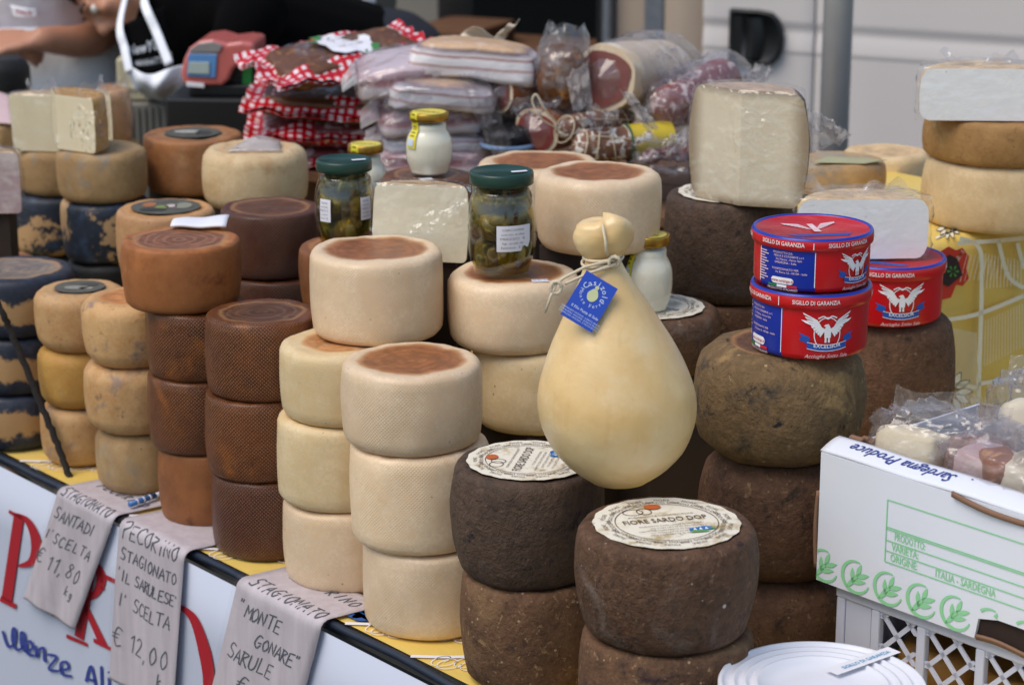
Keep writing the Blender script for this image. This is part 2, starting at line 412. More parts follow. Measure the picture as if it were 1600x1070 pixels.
M['fiore'] = rind('charcoal_brown_rind', '#634734', '#3c2a1e', patch=[('#6c4830', 11, .56, .76), ('#74655b', 12, .54, .74), ('#2b2121', 38, .57, .70), ('#7e6450', 80, .58, .70)], speck=[('#d8d0c4', 30, .085, .95), ('#c8bfb2', 62, .10, .7), ('#9a7248', 130, .18, .6)], rough=.68, grain=.0034, spec=.3, lump=.6)
M['fiore_gold'] = rind('grizzled_brown_rind', '#6a4d38', '#46332a', patch=[('#7e6145', 15, .50, .72), ('#34282a', 22, .56, .70), ('#9a7c58', 90, .57, .68)], speck=[('#c0a884', 95, .20, .65), ('#d8d0c4', 30, .06, .9)], rough=.72, grain=.0025, spec=.25, lump=.8)
M['fiore_blue'] = rind('slate_brown_rind', '#584538', '#3f322b', patch=[('#624536', 12, .58, .76), ('#58545a', 9, .56, .76), ('#2c2426', 34, .58, .70)], speck=[('#9a8a7c', 110, .15, .35)], rough=.66, grain=.0034, spec=.3, lump=.5)
M['mouldy'] = rind('mouldy_olive_rind', '#7c6446', '#64503a', patch=[('#3a3836', 9, .50, .64), ('#a08256', 14, .54, .68), ('#2a2a2e', 30, .58, .68)], speck=[('#c0a878', 70, .17, .7)], rough=.75, grain=.0036, spec=.22, lump=1.2, top=('#6e5140', .9, '#5a4234'))
M['walnut'] = rind('walnut_rind', '#664936', '#4a3529', patch=[('#755540', 12, .54, .72), ('#33281f', 20, .56, .70), ('#866a4c', 80, .58, .70)], speck=[('#a88a62', 90, .16, .5)], rough=.72, grain=.0034, spec=.25, lump=.6)

def paste(name, a, b, hole=None, rough=.5, edge=None):
    t = NT(name); v = t.coords()
    col = t.mix(t.noise(v, 30, 5), lin(a), lin(b)); h = t.noise(v, 140, 5)
    if hole:
        d = t.voro(v, 55); f = t.math('MULTIPLY', t.step(t.math('SUBTRACT', .13, d), 0, .05), t.step(t.noise(v, 20, 2), .52, .6))
        col = t.mix(f, col, lin(hole)); h = t.math('SUBTRACT', h, f)
    if edge:                                       # the paste darkens towards the rind
        g = t.n('SeparateXYZ', {0: t.tc.outputs['Generated']}).outputs[2]; ux = t.n('SeparateXYZ', {0: t.n('UVMap').outputs[0]}).outputs[0]
        e = t.math('MAXIMUM', t.step(t.math('ABSOLUTE', t.math('SUBTRACT', g, .5)), .40, .51), t.step(ux, edge[1], edge[1]+.030))
        col = t.mix(t.math('MULTIPLY', e, .75), col, lin(edge[0]))
    return t.done(col, rough, t.bump(h, .0005), .4)
M['paste'] = paste('cheese_paste', '#f0e4c6', '#e2d0a8', '#a08454')
M['paste_white'] = paste('white_cheese_paste', '#f6f6f6', '#ecedf0', '#b8b8a0')
M['paste_grey'] = paste('aged_cheese_paste', '#e6dac2', '#d4c6aa', edge=('#7a6040', .064))
M['crust'] = paste('crusted_face', '#a87c4c', '#8a5f36', '#5a3c22')
M['aged'] = rind('aged_wedge_rind', '#6b4c38', '#4c382b', patch=[('#86613f', 14, .52, .66)], top=('#c4a488', 1.2, '#b08c70'), rough=.6)
M['paste_wrap'] = paste('wedge_paste', '#f0e8d0', '#e0d6b8')
# thin clear wrapping, with glints and a milky haze where it bunches up
def film(name, tint='#f2f2f5', haze=.10, rough=.12, crumple=.0016, scale=34, hz2=.35, m0=.42, m1=.62):
    t = NT(name); v = t.coords()
    h = t.math('ADD', t.n('TexVoronoi', {'Vector': t.n('VectorMath', {0: v, 1: t.n('TexNoise', {'Vector': v, 'Scale': scale*.5}).outputs['Color']}, operation='ADD').outputs[0], 'Scale': scale*.55}, feature='F1').outputs[0], t.math('MULTIPLY', t.noise(v, scale*3, 3, .6, .8), .4))
    nrm = t.bump(t.math('MULTIPLY', h, t.step(t.noise(v, scale*.5, 3), m0, m1)), crumple, 1.0)
    fr = t.math('MULTIPLY', t.n('Fresnel', {'IOR': 1.75, 'Normal': nrm}).outputs[0], t.math('SUBTRACT', 1.0, t.n('NewGeometry').outputs['Backfacing']))
    tr = t.n('BsdfTransparent', {'Color': lin(tint)}).outputs[0]
    gl = t.n('BsdfGlossy', {'Color': (1, 1, 1, 1), 'Roughness': rough, 'Normal': nrm}).outputs[0]
    df = t.n('BsdfTranslucent', {'Color': lin('#eeeaea')}).outputs[0]
    d2 = t.n('BsdfDiffuse', {'Color': lin('#ece6e4'), 'Normal': nrm}).outputs[0]
    dd = t.n('MixShader', {0: .4, 1: d2, 2: df}).outputs[0]
    hz = t.math('ADD', haze, t.math('MULTIPLY', t.step(t.noise(v, scale*.6, 5, .6, 1.5), .52, .8), hz2), clamp=True)
    a = t.n('MixShader', {0: hz, 1: tr, 2: dd}).outputs[0]
    a = t.n('MixShader', {0: t.math('MULTIPLY', fr, .75), 1: a, 2: gl}).outputs[0]
    t.t.links.new(a, t.out.inputs[0]); return t.m
M['film'] = film('clear_film', tint='#fbfbfc', haze=.02, hz2=.16, crumple=.003, scale=20)
M['film_tight'] = film('tight_film', tint='#fcfcfc', haze=.0, hz2=.13, crumple=.0045, scale=24, rough=.12)
M['film_shiny'] = film('shiny_film', tint='#fcfcfc', haze=.0, hz2=.22, crumple=.0085, scale=26, rough=.08, m0=.49, m1=.60)
M['film_white'] = film('frosted_film', tint='#ffffff', haze=.03, hz2=.30, crumple=.0026, scale=22, rough=.16, m0=.40, m1=.6)
M['film_bag'] = film('bag_plastic', haze=.10, hz2=.45, crumple=.0055, scale=18, rough=.13)
M['film_milky'] = film('milky_plastic', haze=.42, hz2=.5, crumple=.003, scale=20, rough=.25)
def glass(name, tint='#fafcfa'):
    t = NT(name)
    fr = t.math('MULTIPLY', t.n('Fresnel', {'IOR': 1.45}).outputs[0], t.math('SUBTRACT', 1.0, t.n('NewGeometry').outputs['Backfacing']))
    tr = t.n('BsdfTransparent', {'Color': lin(tint)}).outputs[0]
    gl = t.n('BsdfGlossy', {'Color': (1, 1, 1, 1), 'Roughness': .03}).outputs[0]
    a = t.n('MixShader', {0: t.math('ADD', t.math('MULTIPLY', fr, .9), .02), 1: tr, 2: gl}).outputs[0]
    t.t.links.new(a, t.out.inputs[0]); return t.m
M['glass'] = glass('jar_glass')
M['oil'] = glass('olive_oil', '#e2d690')
M['white_fill'] = flat('white_cream_fill', '#f3e9d6', .4, .03, 20)
M['gold'] = flat('gold_tin', '#b08a3c', .32, .1, 60, metallic=.85)
M['green_lid'] = flat('green_lid', '#183b31', .35, .1, 60)
M['yellow_paper'] = flat('yellow_seal_paper', '#e8d838', .5, .06, 60)
M['yellow_lid'] = flat('yellow_lid_print', '#e3cf5a', .4, .1, 50)
M['white_paper'] = flat('white_paper', '#e6e4ea', .55, .04, 50)
M['red_tin'] = flat('red_tin', '#c8141c', .30, .05, 40)
M['blue_tin'] = flat('blue_tin', '#16319e', .30, .05, 40)
M['white_ink'] = flat('white_ink', '#f0eef0', .5, .03, 100)
M['pale_pink_ink'] = flat('pale_pink_ink', '#f0cfd0', .5, .03, 100)
M['tag_blue'] = flat('blue_card', '#1f47b4', .4, .05, 60)
M['string'] = flat('natural_string', '#d8c8ac', .85, .2, 300, bump=.0006)
M['white_plastic'] = flat('white_plastic', '#dfe0e8', .35, .03, 30)
M['crate_plastic'] = flat('milk_white_plastic', '#cfd2e2', .4, .04, 30)
M['black_plastic'] = flat('black_plastic', '#141517', .45, .15, 80)
M['carton_white'] = flat('white_carton', '#dfe2ea', .6, .03, 14, bump=.0004)
M['carton_brown'] = flat('brown_board', '#86654f', .8, .15, 60, bump=.0006)
M['green_print'] = flat('green_print', '#8fd29a', .6, .03, 50)
M['blue_print'] = flat('blue_print', '#30408c', .6, .05, 50)
M['navy'] = flat('navy_edging', '#1c2536', .45, .2, 40, bump=.0006)
M['banner'] = flat('banner_vinyl', '#bcc1d0', .45, .03, 8)
M['banner_red'] = flat('banner_red', '#a81c28', .5, .06, 20)
M['pen'] = flat('felt_pen', '#51565e', .6, .15, 60)
def paper_wood():
    t = NT('price_card'); v = t.coords()
    s = t.n('VectorMath', {0: v, 1: (60, 60, 4)}, operation='MULTIPLY').outputs[0]
    g = t.noise(s, 1.0, 5)
    col = t.mix(g, lin('#b3a7ab'), lin('#dcd2d5'))
    return t.done(col, .5, t.bump(t.noise(s, .7, 3), .002), .5)
M['card'] = paper_wood()
M['skin'] = flat('skin', '#b98266', .5, .12, 30, bump=.0006)
M['apron'] = flat('white_apron', '#f2f4fa', .8, .05, 14, bump=.003)
M['shirt'] = flat('black_cotton', '#060607', 1.0, .2, 120, bump=.001, spec=.1)
M['trousers'] = flat('dark_denim', '#1b1f2a', .9, .2, 120)
M['van_white'] = flat('van_paint', '#d8d0cc', .22, .02, 4)
M['van_beige'] = flat('door_trim', '#b3a08e', .5, .05, 10)
M['steel'] = flat('galvanised_steel', '#80838a', .42, .25, 40, metallic=.4)
M['chrome'] = flat('brushed_tube', '#a9a8a8', .35, .10, 30, metallic=.35)
M['void'] = flat('van_interior_shade', '#0d0c0c', .9, .3, 6)  # near-black colour paints the shade inside the van
M['shelf_brown'] = flat('cardboard', '#6b4a33', .85, .15, 12, bump=.001)
M['block'] = flat('dark_block', '#33261e', .9, .2, 12)
M['grey_board'] = flat('grey_board', '#7d7a72', .7, .1, 12)
M['cream_plastic'] = flat('cream_plastic', '#c9bfa0', .5, .06, 20)
M['asphalt'] = flat('asphalt', '#3c3b3a', .9, .3, 60, bump=.004)
def cloth_mat():
    t = NT('yellow_oilcloth'); v = t.coords()
    col = t.mix(t.noise(v, 7, 4), lin('#dfba50'), lin('#ecd07c'))
    return t.done(col, .38, t.bump(t.noise(v, 30, 3), .0015), .5)
M['cloth'] = cloth_mat()
def label_paper():
    t = NT('stained_label_paper'); v = t.coords()
    col = t.mix(t.step(t.noise(v, 32, 6, .7), .5, .72), lin('#e9e1cf'), lin('#b7a071'))
    col = t.mix(t.math('MULTIPLY', t.step(t.noise(v, 70, 5), .6, .7), .5), col, lin('#7b6a48'))
    return t.done(col, .55, t.bump(t.noise(v, 60, 4), .0008), .4)
M['label'] = label_paper()
M['label_dark'] = flat('printed_top_label', '#565349', .5, .6, 45, bump=.0005)
def check_mat():
    t = NT('red_check_print'); uv = t.n('UVMap').outputs[0]
    sx = t.n('SeparateXYZ', {0: uv})
    fu = t.math('LESS_THAN', t.math('FRACT', t.math('MULTIPLY', sx.outputs[0], 1/.0165)), .5)
    fv = t.math('LESS_THAN', t.math('FRACT', t.math('MULTIPLY', sx.outputs[1], 1/.0165)), .5)
    k = t.math('MULTIPLY', t.math('ADD', fu, fv), .5)
    a = t.mix(t.math('GREATER_THAN', k, .25), lin('#e9dcdc'), lin('#c8242e'))
    a = t.mix(t.math('GREATER_THAN', k, .75), a, lin('#b50f1c'))
    v = t.coords()
    return t.done(a, .25, t.bump(t.noise(v, 30, 4), .002), .6)
M['check'] = check_mat()
def layered(name, cols, axis=2, scale=1.0, wob=.006, rough=.4):
    """fat and lean in wavy layers"""
    t = NT(name); v = t.coords(); sx = t.n('SeparateXYZ', {0: t.tc.outputs['Object']}).outputs[axis]
    z = t.math('ADD', sx, t.math('MULTIPLY', t.math('SUBTRACT', t.noise(v, 16, 4), .5), wob*2))
    r = t.n('ValToRGB', {0: t.math('ADD', t.math('MULTIPLY', z, scale), .5)}); cr = r.color_ramp
    while len(cr.elements) < len(cols): cr.elements.new(.5)
    for e, (p, c) in zip(cr.elements, cols): e.position = p; e.color = lin(c)
    col = t.mix(t.math('MULTIPLY', t.step(t.noise(v, 60, 5), .5, .75), .35), r.outputs[0], lin('#e8dcd8'))
    return t.done(col, rough, t.bump(t.noise(v, 70, 4), .0012), .5)
M['belly'] = layered('pork_belly', [(0, '#e8e2e2'), (.18, '#e9e4e6'), (.26, '#b98c88'), (.34, '#e6e0e2'), (.55, '#ece8ea'), (.63, '#a8706c'), (.7, '#dcd4d6'), (.85, '#7c6a72'), (.95, '#c9a582')], 2, 1/.05, .004)
M['belly_pink'] = layered('pink_pork_belly', [(0, '#e0d0d2'), (.3, '#e6dcde'), (.45, '#a86a6e'), (.6, '#7c3e48'), (.8, '#c4a0a4'), (1, '#d8c4c6')], 2, 1/.045, .006)
def meat(name, a, b, fat=None, fs=30, lo=.58, hi=.66, rough=.4, bumpd=.001):
    t = NT(name); v = t.coords()
    col = t.mix(t.noise(v, 25, 6, .7), lin(a), lin(b))
    if fat: col = t.mix(t.step(t.noise(v, fs, 5, .6, 1.0), lo, hi), col, lin(fat))
    return t.done(col, rough, t.bump(t.noise(v, 60, 5), bumpd), .5)
M['lean'] = meat('dark_lean_meat', '#6e2a2c', '#8a3c38', '#a86a62', 40, .62, .72)
M['lean_bright'] = meat('cut_ham', '#84504a', '#6e3c38', '#a88078', 30, .6, .75)
M['spiced'] = meat('peppered_meat', '#7a4a26', '#3c2418', '#a87238', 45, .55, .7, bumpd=.003)
M['ham_skin'] = meat('ham_skin', '#a8683c', '#6e3a24', '#c08a58', 24, .58, .7)
M['fat'] = meat('cured_fat', '#dccab2', '#cbb08e', '#e8dcc8', 20, .5, .7)
M['salami'] = meat('salami_skin', '#8a6048', '#6c4634', '#e6e0d6', 60, .50, .60, .7, .002)
M['bag_meat'] = meat('frozen_meat', '#8a4440', '#6c3436', '#d8c4be', 40, .52, .64)
M['pink_cheese'] = meat('pinkish_cut', '#cdb0a4', '#b897a0', '#e2d2c8', 18, .5, .7)
M['choke'] = meat('artichoke_heart', '#7c6a2a', '#4a431a', '#a89040', 60, .5, .7, .3, .002)
M['choke_dark'] = meat('dark_artichoke', '#4c4820', '#3a3418', '#7c7030', 60, .5, .7, .3, .002)
M['choke_green'] = meat('green_artichoke', '#5c5a2a', '#3c3e1c', '#88844c', 60, .5, .7, .3, .002)
def pear_mat():
    t = NT('casizolu_skin'); v = t.coords()
    col = t.mix(t.step(t.noise(v, 7, 5, .55), .35, .65), lin('#efd5a2'), lin('#e2bd80'))
    col = t.mix(t.math('MULTIPLY', t.step(t.noise(v, 10, 6, .6), .5, .75), .6), col, lin('#efdcb8'))
    s_ = t.n('VectorMath', {0: v, 1: (90, 90, 12)}, operation='MULTIPLY').outputs[0]
    col = t.mix(t.math('MULTIPLY', t.step(t.noise(s_, 1.0, 4), .55, .8), .18), col, lin('#c08a48'))
    d = t.voro(v, 30); f = t.math('MULTIPLY', t.step(t.math('SUBTRACT', .06, d), 0, .03), t.step(t.noise(v, 12, 2), .52, .6))
    col = t.mix(t.math('MULTIPLY', f, .7), col, lin('#a8783c'))
    return t.done(col, t.math('ADD', .28, t.math('MULTIPLY', t.noise(v, 12, 4), .16)), t.bump(t.math('ADD', t.noise(v, 18, 4), t.math('MULTIPLY', t.noise(v, 120, 3), .12)), .0022), .5, Coat_Weight=.2, Coat_Roughness=.25, Subsurface_Weight=.12, Subsurface_Radius=(.02, .012, .006))
M['pear'] = pear_mat()
# ------------------------------------------------------------------ setting
g = MB(); g.grid(lambda u, v: (-60+120*u, -60+120*v, 0), 8, 8)
tag(g.obj('ground', M['asphalt'], smooth=False), None, None, kind='structure')

# table with an oilcloth, navy edging and a hanging banner
TB = thing('market_table', 'long market table under a yellow patterned oilcloth with navy edging', 'table', E0 - Vector((0, 0, ZT)), YAWE)
def tl(e, n, z): return (e, n, z)
m = MB(); m.box(-.8, 2.35, .02, 1.12, ZT-.035, ZT-.004); m.obj('tabletop', M['grey_board'], TB, smooth=False)
for (a, b) in ((-.7, .2), (2.2, .2), (-.7, 1.0), (2.2, 1.0), (.75, 1.0)):
    m = MB(); m.tube([(a, b, 0), (a, b, ZT-.035)], .02, 10); m.obj('leg', M['steel'], TB)
m = MB()
def clothfn(u, v):
    e = -.82+3.19*u; n = .004+1.13*v
    return (e, n, ZT - .0005 - .0012*(fbm((e*3, n*3, 1))+.5))
m.grid(clothfn, 160, 50)
oil = m.obj('oilcloth', M['cloth'], TB)
m = MB(); pts = [(-.82+3.19*i/60, -.004-.002*math.sin(i*.9), ZT-.006+.0012*math.sin(i*1.7)) for i in range(61)]
m.tube(pts, [(.0055, .006)]*61, 10); m.obj('edging', M['navy'], TB)
# print on the cloth: broad pale bands, loose loops, daisies and a blue flower
pm, pk, pb, pg = MB(), MB(), MB(), MB()
fc = lambda x, y: (x, y, ZT+.0012)
rr = random.Random(3)
for i in range(-6, 20):
    x0 = i*.17+rr.uniform(-.03, .03)
    put_stroke(pm, spline([(x0, .0), (x0+.05, .06), (x0+.07, .15), (x0+.13, .26)], 6), .008, fc)
    put_stroke(pm, spline([(x0, .14), (x0+.08, .10), (x0+.17, .13)], 6), .006, fc)
    for k in range(5):
        cx, cy = x0+.03+.022*k, .018+.018*k+rr.uniform(-.004, .004)
        put_stroke(pm, spline([(cx+.010*math.cos(a*.9)+.0016*a, cy+.016*math.sin(a*.9)) for a in range(16)], 3), .0014, fc)
def daisy(mbw, mbk, x, y, r, fn, n=11, a0=0, a1=2*math.pi):
    for k in range(n):
        a = a0+(a1-a0)*k/n; c, s_ = math.cos(a), math.sin(a)
        pet = [(r*(.28+.72*t), r*.15*math.sin(math.pi*min(1, t*1.02+.0))*1.0) for t in [i/8 for i in range(9)]]
        ring = [(px_, py_) for px_, py_ in pet]+[(px_, -py_) for px_, py_ in reversed(pet)]
        out_ = [(x+c*p-s_*q, y+s_*p+c*q) for p, q in ring]
        mbw.add([fn(*p) for p in out_], [tuple(range(len(out_)))])
        put_stroke(mbk, out_+[out_[0]], r*.035, lambda X, Y: fn(X, Y))
def lift(fn, d):                                   # the same print surface, a hair prouder
    return lambda x, y: tuple(Vector(fn(x, y))+d)
fc2 = lambda x, y: (x, y, ZT+.0026)
daisy(pm, pk, .42, .03, .032, fc); daisy(pm, pk, 1.15, .05, .035, fc); daisy(pm, pk, -.1, .08, .03, fc)
for k in range(6):
    a = k*1.05; pb.add([fc2(.865+.012*math.cos(a)+.013*math.cos(b), .035+.012*math.sin(a)+.010*math.sin(b)) for b in [q*.63 for q in range(10)]], [tuple(range(10))])
pg.add([fc2(.835, .03), fc2(.848, .022), fc2(.852, .045)], [(0, 1, 2)])
pm.obj('white_print', M['white_paper'], oil, smooth=False); pk.obj('outline_print', ink('#2a2a2c'), oil, smooth=False)
pb.obj('flower_print', ink('#2456a0'), oil, smooth=False); pg.obj('leaf_print', ink('#4a8a3c'), oil, smooth=False)

# banner hanging from the table edge
BN = -.016
bp, bnrm = en(0, BN), NV
ban = thing('banner', 'white vinyl banner with red serif capitals and blue script hanging below the table edge', 'banner', (0, 0, 0))
m = MB()
m.grid(lambda u, v: en(-.8+3.15*u, BN-.0015*math.sin(u*40)*v, ZT-.014-.62*v), 80, 6); bs = m.obj('vinyl_sheet', M['banner'], ban)
solid(bs, .0015)
def fb(px, py): return at_plane(px, py, bp - NV*.0029, NV)
def fb2(px, py): return at_plane(px, py, bp - NV*.0034, NV)
m = MB()
def taper(pts, wd): put_stroke(m, spline(pts, 6), [w_ for a, b in zip(wd, wd[1:]) for w_ in [a+(b-a)*j/6 for j in range(6)]]+[wd[-1]], fb)
def quad(*p): m.add([fb(*q) for q in p], [tuple(range(len(p)))])
# P
quad((22, 800), (37, 808), (18, 942), (2, 934)); quad((2, 930), (26, 944), (24, 951), (-2, 938)); 
taper([(24, 803), (44, 815), (56, 846), (50, 876), (28, 884)], [5, 10, 16, 13, 3]); quad((14, 796), (34, 806), (33, 812), (13, 801))
# O under the first card, then R, T and O
m.add([], []); taper([(88, 846), (68, 880), (66, 930), (84, 962)], [4, 14, 14, 4]); taper([(90, 846), (112, 876), (112, 936), (86, 962)], [4, 14, 14, 4])
quad((136, 878), (150, 886), (130, 1000), (116, 992)); quad((104, 990), (136, 1004), (137, 1010), (103, 996))
taper([(134, 880), (150, 884), (158, 905), (148, 928), (124, 940)], [4, 11, 15, 11, 2])
quad((124, 936), (134, 940), (168, 1008), (152, 1000)); quad((146, 996), (176, 1012), (176, 1018), (146, 1003))
quad((156, 893), (250, 938), (250, 946), (156, 900)); quad((155, 889), (160, 891), (163, 922), (157, 920)); quad((196, 916), (212, 924), (196, 1044), (180, 1036))
taper([(276, 944), (250, 975), (248, 1030), (268, 1080)], [3, 15, 16, 4]); taper([(276, 944), (302, 966), (320, 1020), (326, 1066), (318, 1090)], [4, 13, 19, 18, 8])
m.obj('red_lettering', M['banner_red'], ban, smooth=False)
m = MB()
# blue script
def scr(pts, wd=4.2): put_stroke(m, spline(pts, 6), wd, fb2)
scr([(4, 985), (9, 1002), (14, 1010), (22, 1004), (24, 985), (20, 982), (19, 1000), (26, 1014), (35, 1010), (38, 992), (33, 988), (33, 1006), (40, 1018)])
scr([(40, 1018), (50, 1012), (48, 1002), (41, 1004), (43, 1020), (54, 1024)])
scr([(56, 1008), (57, 1026), (60, 1016), (68, 1012), (69, 1030), (74, 1032)])
scr([(74, 1022), (88, 1026), (76, 1044), (92, 1048)]); scr([(92, 1046), (106, 1044), (104, 1034), (95, 1036), (97, 1052), (112, 1056)])
scr([(134, 1064), (142, 1040), (150, 1074)]); scr([(137, 1060), (150, 1064)]); scr([(158, 1040), (159, 1072)]); scr([(170, 1058), (171, 1076)]); scr([(170, 1048), (171, 1051)])
m.obj('blue_script', M['blue_print'], ban, smooth=False)

# raised display step at the right end, under its own yellow cloth
ZR = at_plane(1454, 377, en(.97, 0), EV).z
ER, NF = .985, .86
st = thing('display_step', 'raised display step under a yellow oilcloth printed with daisies and a red poppy', 'display step', (0, 0, 0))
m = MB()
def drape(u, v):                                   # v 0..1 : across the top, over the rounded edge, down the end
    n = NF+(1.36-NF)*u; L = .42+.39
    s = v*L; r = .02
    fold = .010*math.sin(n*26+.6)*max(0, s-.42)/.39
    if s < .42-r: return en(ER-.42+s, n, ZR)
    if s < .42+r*.57: a = (s-.42+r)/r; return en(ER-r+r*math.sin(a), n, ZR-r+r*math.cos(a))
    return en(ER+fold, n, ZR-r-(s-.42-r*.57))
m.grid(drape, 30, 60)
m.grid(lambda u, v: en(ER-.42+.42*u, NF-.001-.004*math.sin(u*12)*v, ZR-.004-(ZR-ZT-.002)*v), 12, 8)
sc_ = m.obj('yellow_oilcloth', M['cloth'], st)
m = MB(); m.box(ER-.41, ER-.035, NF+.015, 1.34, ZT+.003, ZR-.012); o = m.obj('wooden_box', M['shelf_brown'], st, smooth=False)
o.location = E0-Vector((0, 0, ZT)); o.rotation_euler = (0, 0, YAWE)
def fd(px, py): return at_plane(px, py, en(ER+.0135, 0), EV)
def ft(px, py): return at_z(px, py, ZR+.0015)
pm, pk, pr, pn, pgn = MB(), MB(), MB(), MB(), MB()
for a in ([(1500, 372), (1530, 388), (1534, 450), (1528, 640)], [(1478, 500), (1530, 490), (1600, 462)], [(1496, 380), (1560, 376), (1600, 372)], [(1485, 420), (1505, 392)],
          [(1560, 376), (1575, 430), (1600, 450)], [(1528, 600), (1600, 588)], [(1590, 380), (1600, 420)], [(1492, 600), (1530, 606)]):
    put_stroke(pm, spline(a, 6), 6.5, fd)
for k in range(16): put_stroke(pm, [(1486+k*2.6, 512+k*.5), (1480+k*3.4, 570+k*5)], .9, fd)
for k in range(14): put_stroke(pm, [(1540+k*4.4, 500-k*2), (1538+k*4.6, 572-k*2.2)], .9, fd)
for k in range(14): put_stroke(pm, [(1512+k*6, 396+k*1.5), (1500+k*7, 440-k*.5)], .9, fd)
for k in range(18): put_stroke(pm, [(1494+k*5.6, 610+k*1.2), (1502+k*5.4, 655+k)], 1.0, fd)
for k in range(12): put_stroke(pm, [(1540+k*5, 396+k*1), (1536+k*5.4, 452-k*.6)], 1.0, fd)
daisy(pm, pk, 1484, 612, 36, fd, 12)
pr.add([fd(1500+q[0], 425+q[1]) for q in ((-34, -30), (-18, -40), (-6, -34), (4, -38), (14, -24), (10, -6), (14, 10), (4, 22), (-6, 20), (-14, 40), (-30, 44), (-40, 10))], [tuple(range(12))])
def fd2(px, py): return at_plane(px, py, en(ER+.0148, 0), EV)
def fd3(px, py): return at_plane(px, py, en(ER+.016, 0), EV)
pn.add([fd2(1488+q[0], 418+q[1]) for q in ((-14, -14), (-4, -20), (8, -14), (12, -2), (16, 12), (6, 20), (-6, 30), (-18, 24), (-16, 4))], [tuple(range(9))])
for k in range(6):
    a = k*1.047; pgn.add([fd3(1489+9*math.cos(a+b)*w_, 424+9*math.sin(a+b)*w_) for b, w_ in ((0, .2), (-.25, .9), (0, 1.1), (.25, .9))], [(0, 1, 2, 3)])
daisy(pm, pk, 1482, 354, 20, ft, 11)
for a in ([(1462, 372), (1500, 358), (1560, 352), (1600, 342)], [(1500, 350), (1530, 362)]): put_stroke(pm, spline(a, 6), 3.5, ft)
pm.obj('white_print', flat('cream_print', '#ece4cc', .5), sc_, smooth=False); pk.obj('outline_print', ink('#222224'), sc_, smooth=False)
pr.obj('poppy_print', ink('#c4321c'), sc_, smooth=False); pn.obj('poppy_centre_print', ink('#2a1614'), sc_, smooth=False); pgn.obj('leaf_print', ink('#4a8a3c'), sc_, smooth=False)

# stepped blocks that carry the back rows; filled in while the wheels are stacked
SUP = []

# ------------------------------------------------------------------ the van behind
VD = Vector((1, -.47, 0)).normalized(); VN = Vector((VD.y, -VD.x, 0))
VP = at_d(1200, 60, 6.3)
def vs(px, py=60): return (at_plane(px, py, VP, VN)-VP).dot(VD)
def vz(py, px=1300): return at_plane(px, py, VP, VN).z
def vp(s, z, d=0.0): return (VP.x+VD.x*s+VN.x*d, VP.y+VD.y*s+VN.y*d, z)
van = thing('van', 'white van standing behind the stall with its cargo side open', 'van', (0, 0, 0))
m = MB()
zc1, zc2 = vz(58, 1450), vz(98, 1450)
def vprof(z):
    def ss(a, b): t = min(1, max(0, (z-a)/(b-a))); return t*t*(3-2*t)
    return .003*ss(zc2-.006, zc2+.006)-.009*ss(zc2+.004, zc1+.01)+.008*ss(zc1-.012, zc1+.02)
def vzs(a, b):
    zs = [a+(b-a)*i/40 for i in range(41)]+[zc2+k*.004 for k in range(-3, 4)]+[zc1+k*.006 for k in range(-3, 5)]
    return sorted(zs)
for nm, s0, s1 in (('door', vs(1097), vs(1271)), ('side_panel', vs(1274), vs(1274)+1.7)):
    m = MB(); zs = vzs(.45, 2.4)
    ps = [(s0+.004, -.02), (s0, -.004), (s0+.006, 0)]+[(s0+.006+(s1-s0-.012)*i/10, 0) for i in range(1, 10)]+[(s1-.006, 0), (s1, -.004), (s1-.004, -.02)]
    b = 0
    for z in zs:
        for (s_, d) in ps: m.v.append(vp(s_, z, d+vprof(z)))
    W_ = len(ps)
    for j in range(len(zs)-1):
        for i in range(W_-1): m.f.append((j*W_+i, j*W_+i+1, (j+1)*W_+i+1, (j+1)*W_+i)); m.mi.append(0)
    panel = m.obj(nm, M['van_white'], van)
    if nm == 'door': DOOR = panel
# recessed black handle: a D-shaped cup with a grip
hs0, hs1 = vs(1141), vs(1228); hz1, hz0 = vz(14, 1180), vz(102, 1180)
def dshape(k, inset=0.0):
    sm = hs0+(hs1-hs0)*.55; pts = [(hs0+inset, hz0+inset+.006), (hs0+inset+.006, hz0+inset)]
    for i in range(9):
        a = -math.pi/2+math.pi*i/8; x = sm+(hs1-inset-sm)*max(0, math.cos(a))**.7; zc = (hz0+hz1)/2; z = zc+(hz1-zc-inset)*math.sin(a)
        pts.append((x, z))
    pts += [(hs0+inset+.006, hz1-inset), (hs0+inset, hz1-inset-.006)]
    return pts
m = MB(); rings = [(0, .012), (.004, .024), (.010, .024), (.014, .018)]
for ins, d in rings: m.v += [vp(s_, z, d) for s_, z in dshape(0, ins)]
n_ = len(dshape(0))
for j in range(3):
    for i in range(n_): m.f.append((j*n_+i, j*n_+(i+1) % n_, (j+1)*n_+(i+1) % n_, (j+1)*n_+i)); m.mi.append(0)
m.f.append(tuple(range(3*n_, 4*n_))); m.mi.append(0)
hd = m.obj('handle', M['black_plastic'], DOOR)
m = MB(); gx = hs0+(hs1-hs0)*.30
m.grid(lambda u, v: vp(gx+(hs1-hs0)*.05*math.sin(v*math.pi)+(hs1-hs0)*.30*u, hz0+.022+(hz1-hz0-.044)*v, .02+.016*math.sin(u*math.pi)), 8, 10); m.obj('grip', M['black_plastic'], hd)
m = MB(); m.grid(lambda u, v: vp(hs0+.014+(hs1-hs0)*.16*u, hz0+.02+(hz1-hz0-.04)*v, .0185), 2, 2); m.obj('recess_shade', ink('#050506'), hd)  # flat near-black sheet painting the shade of the handle cup
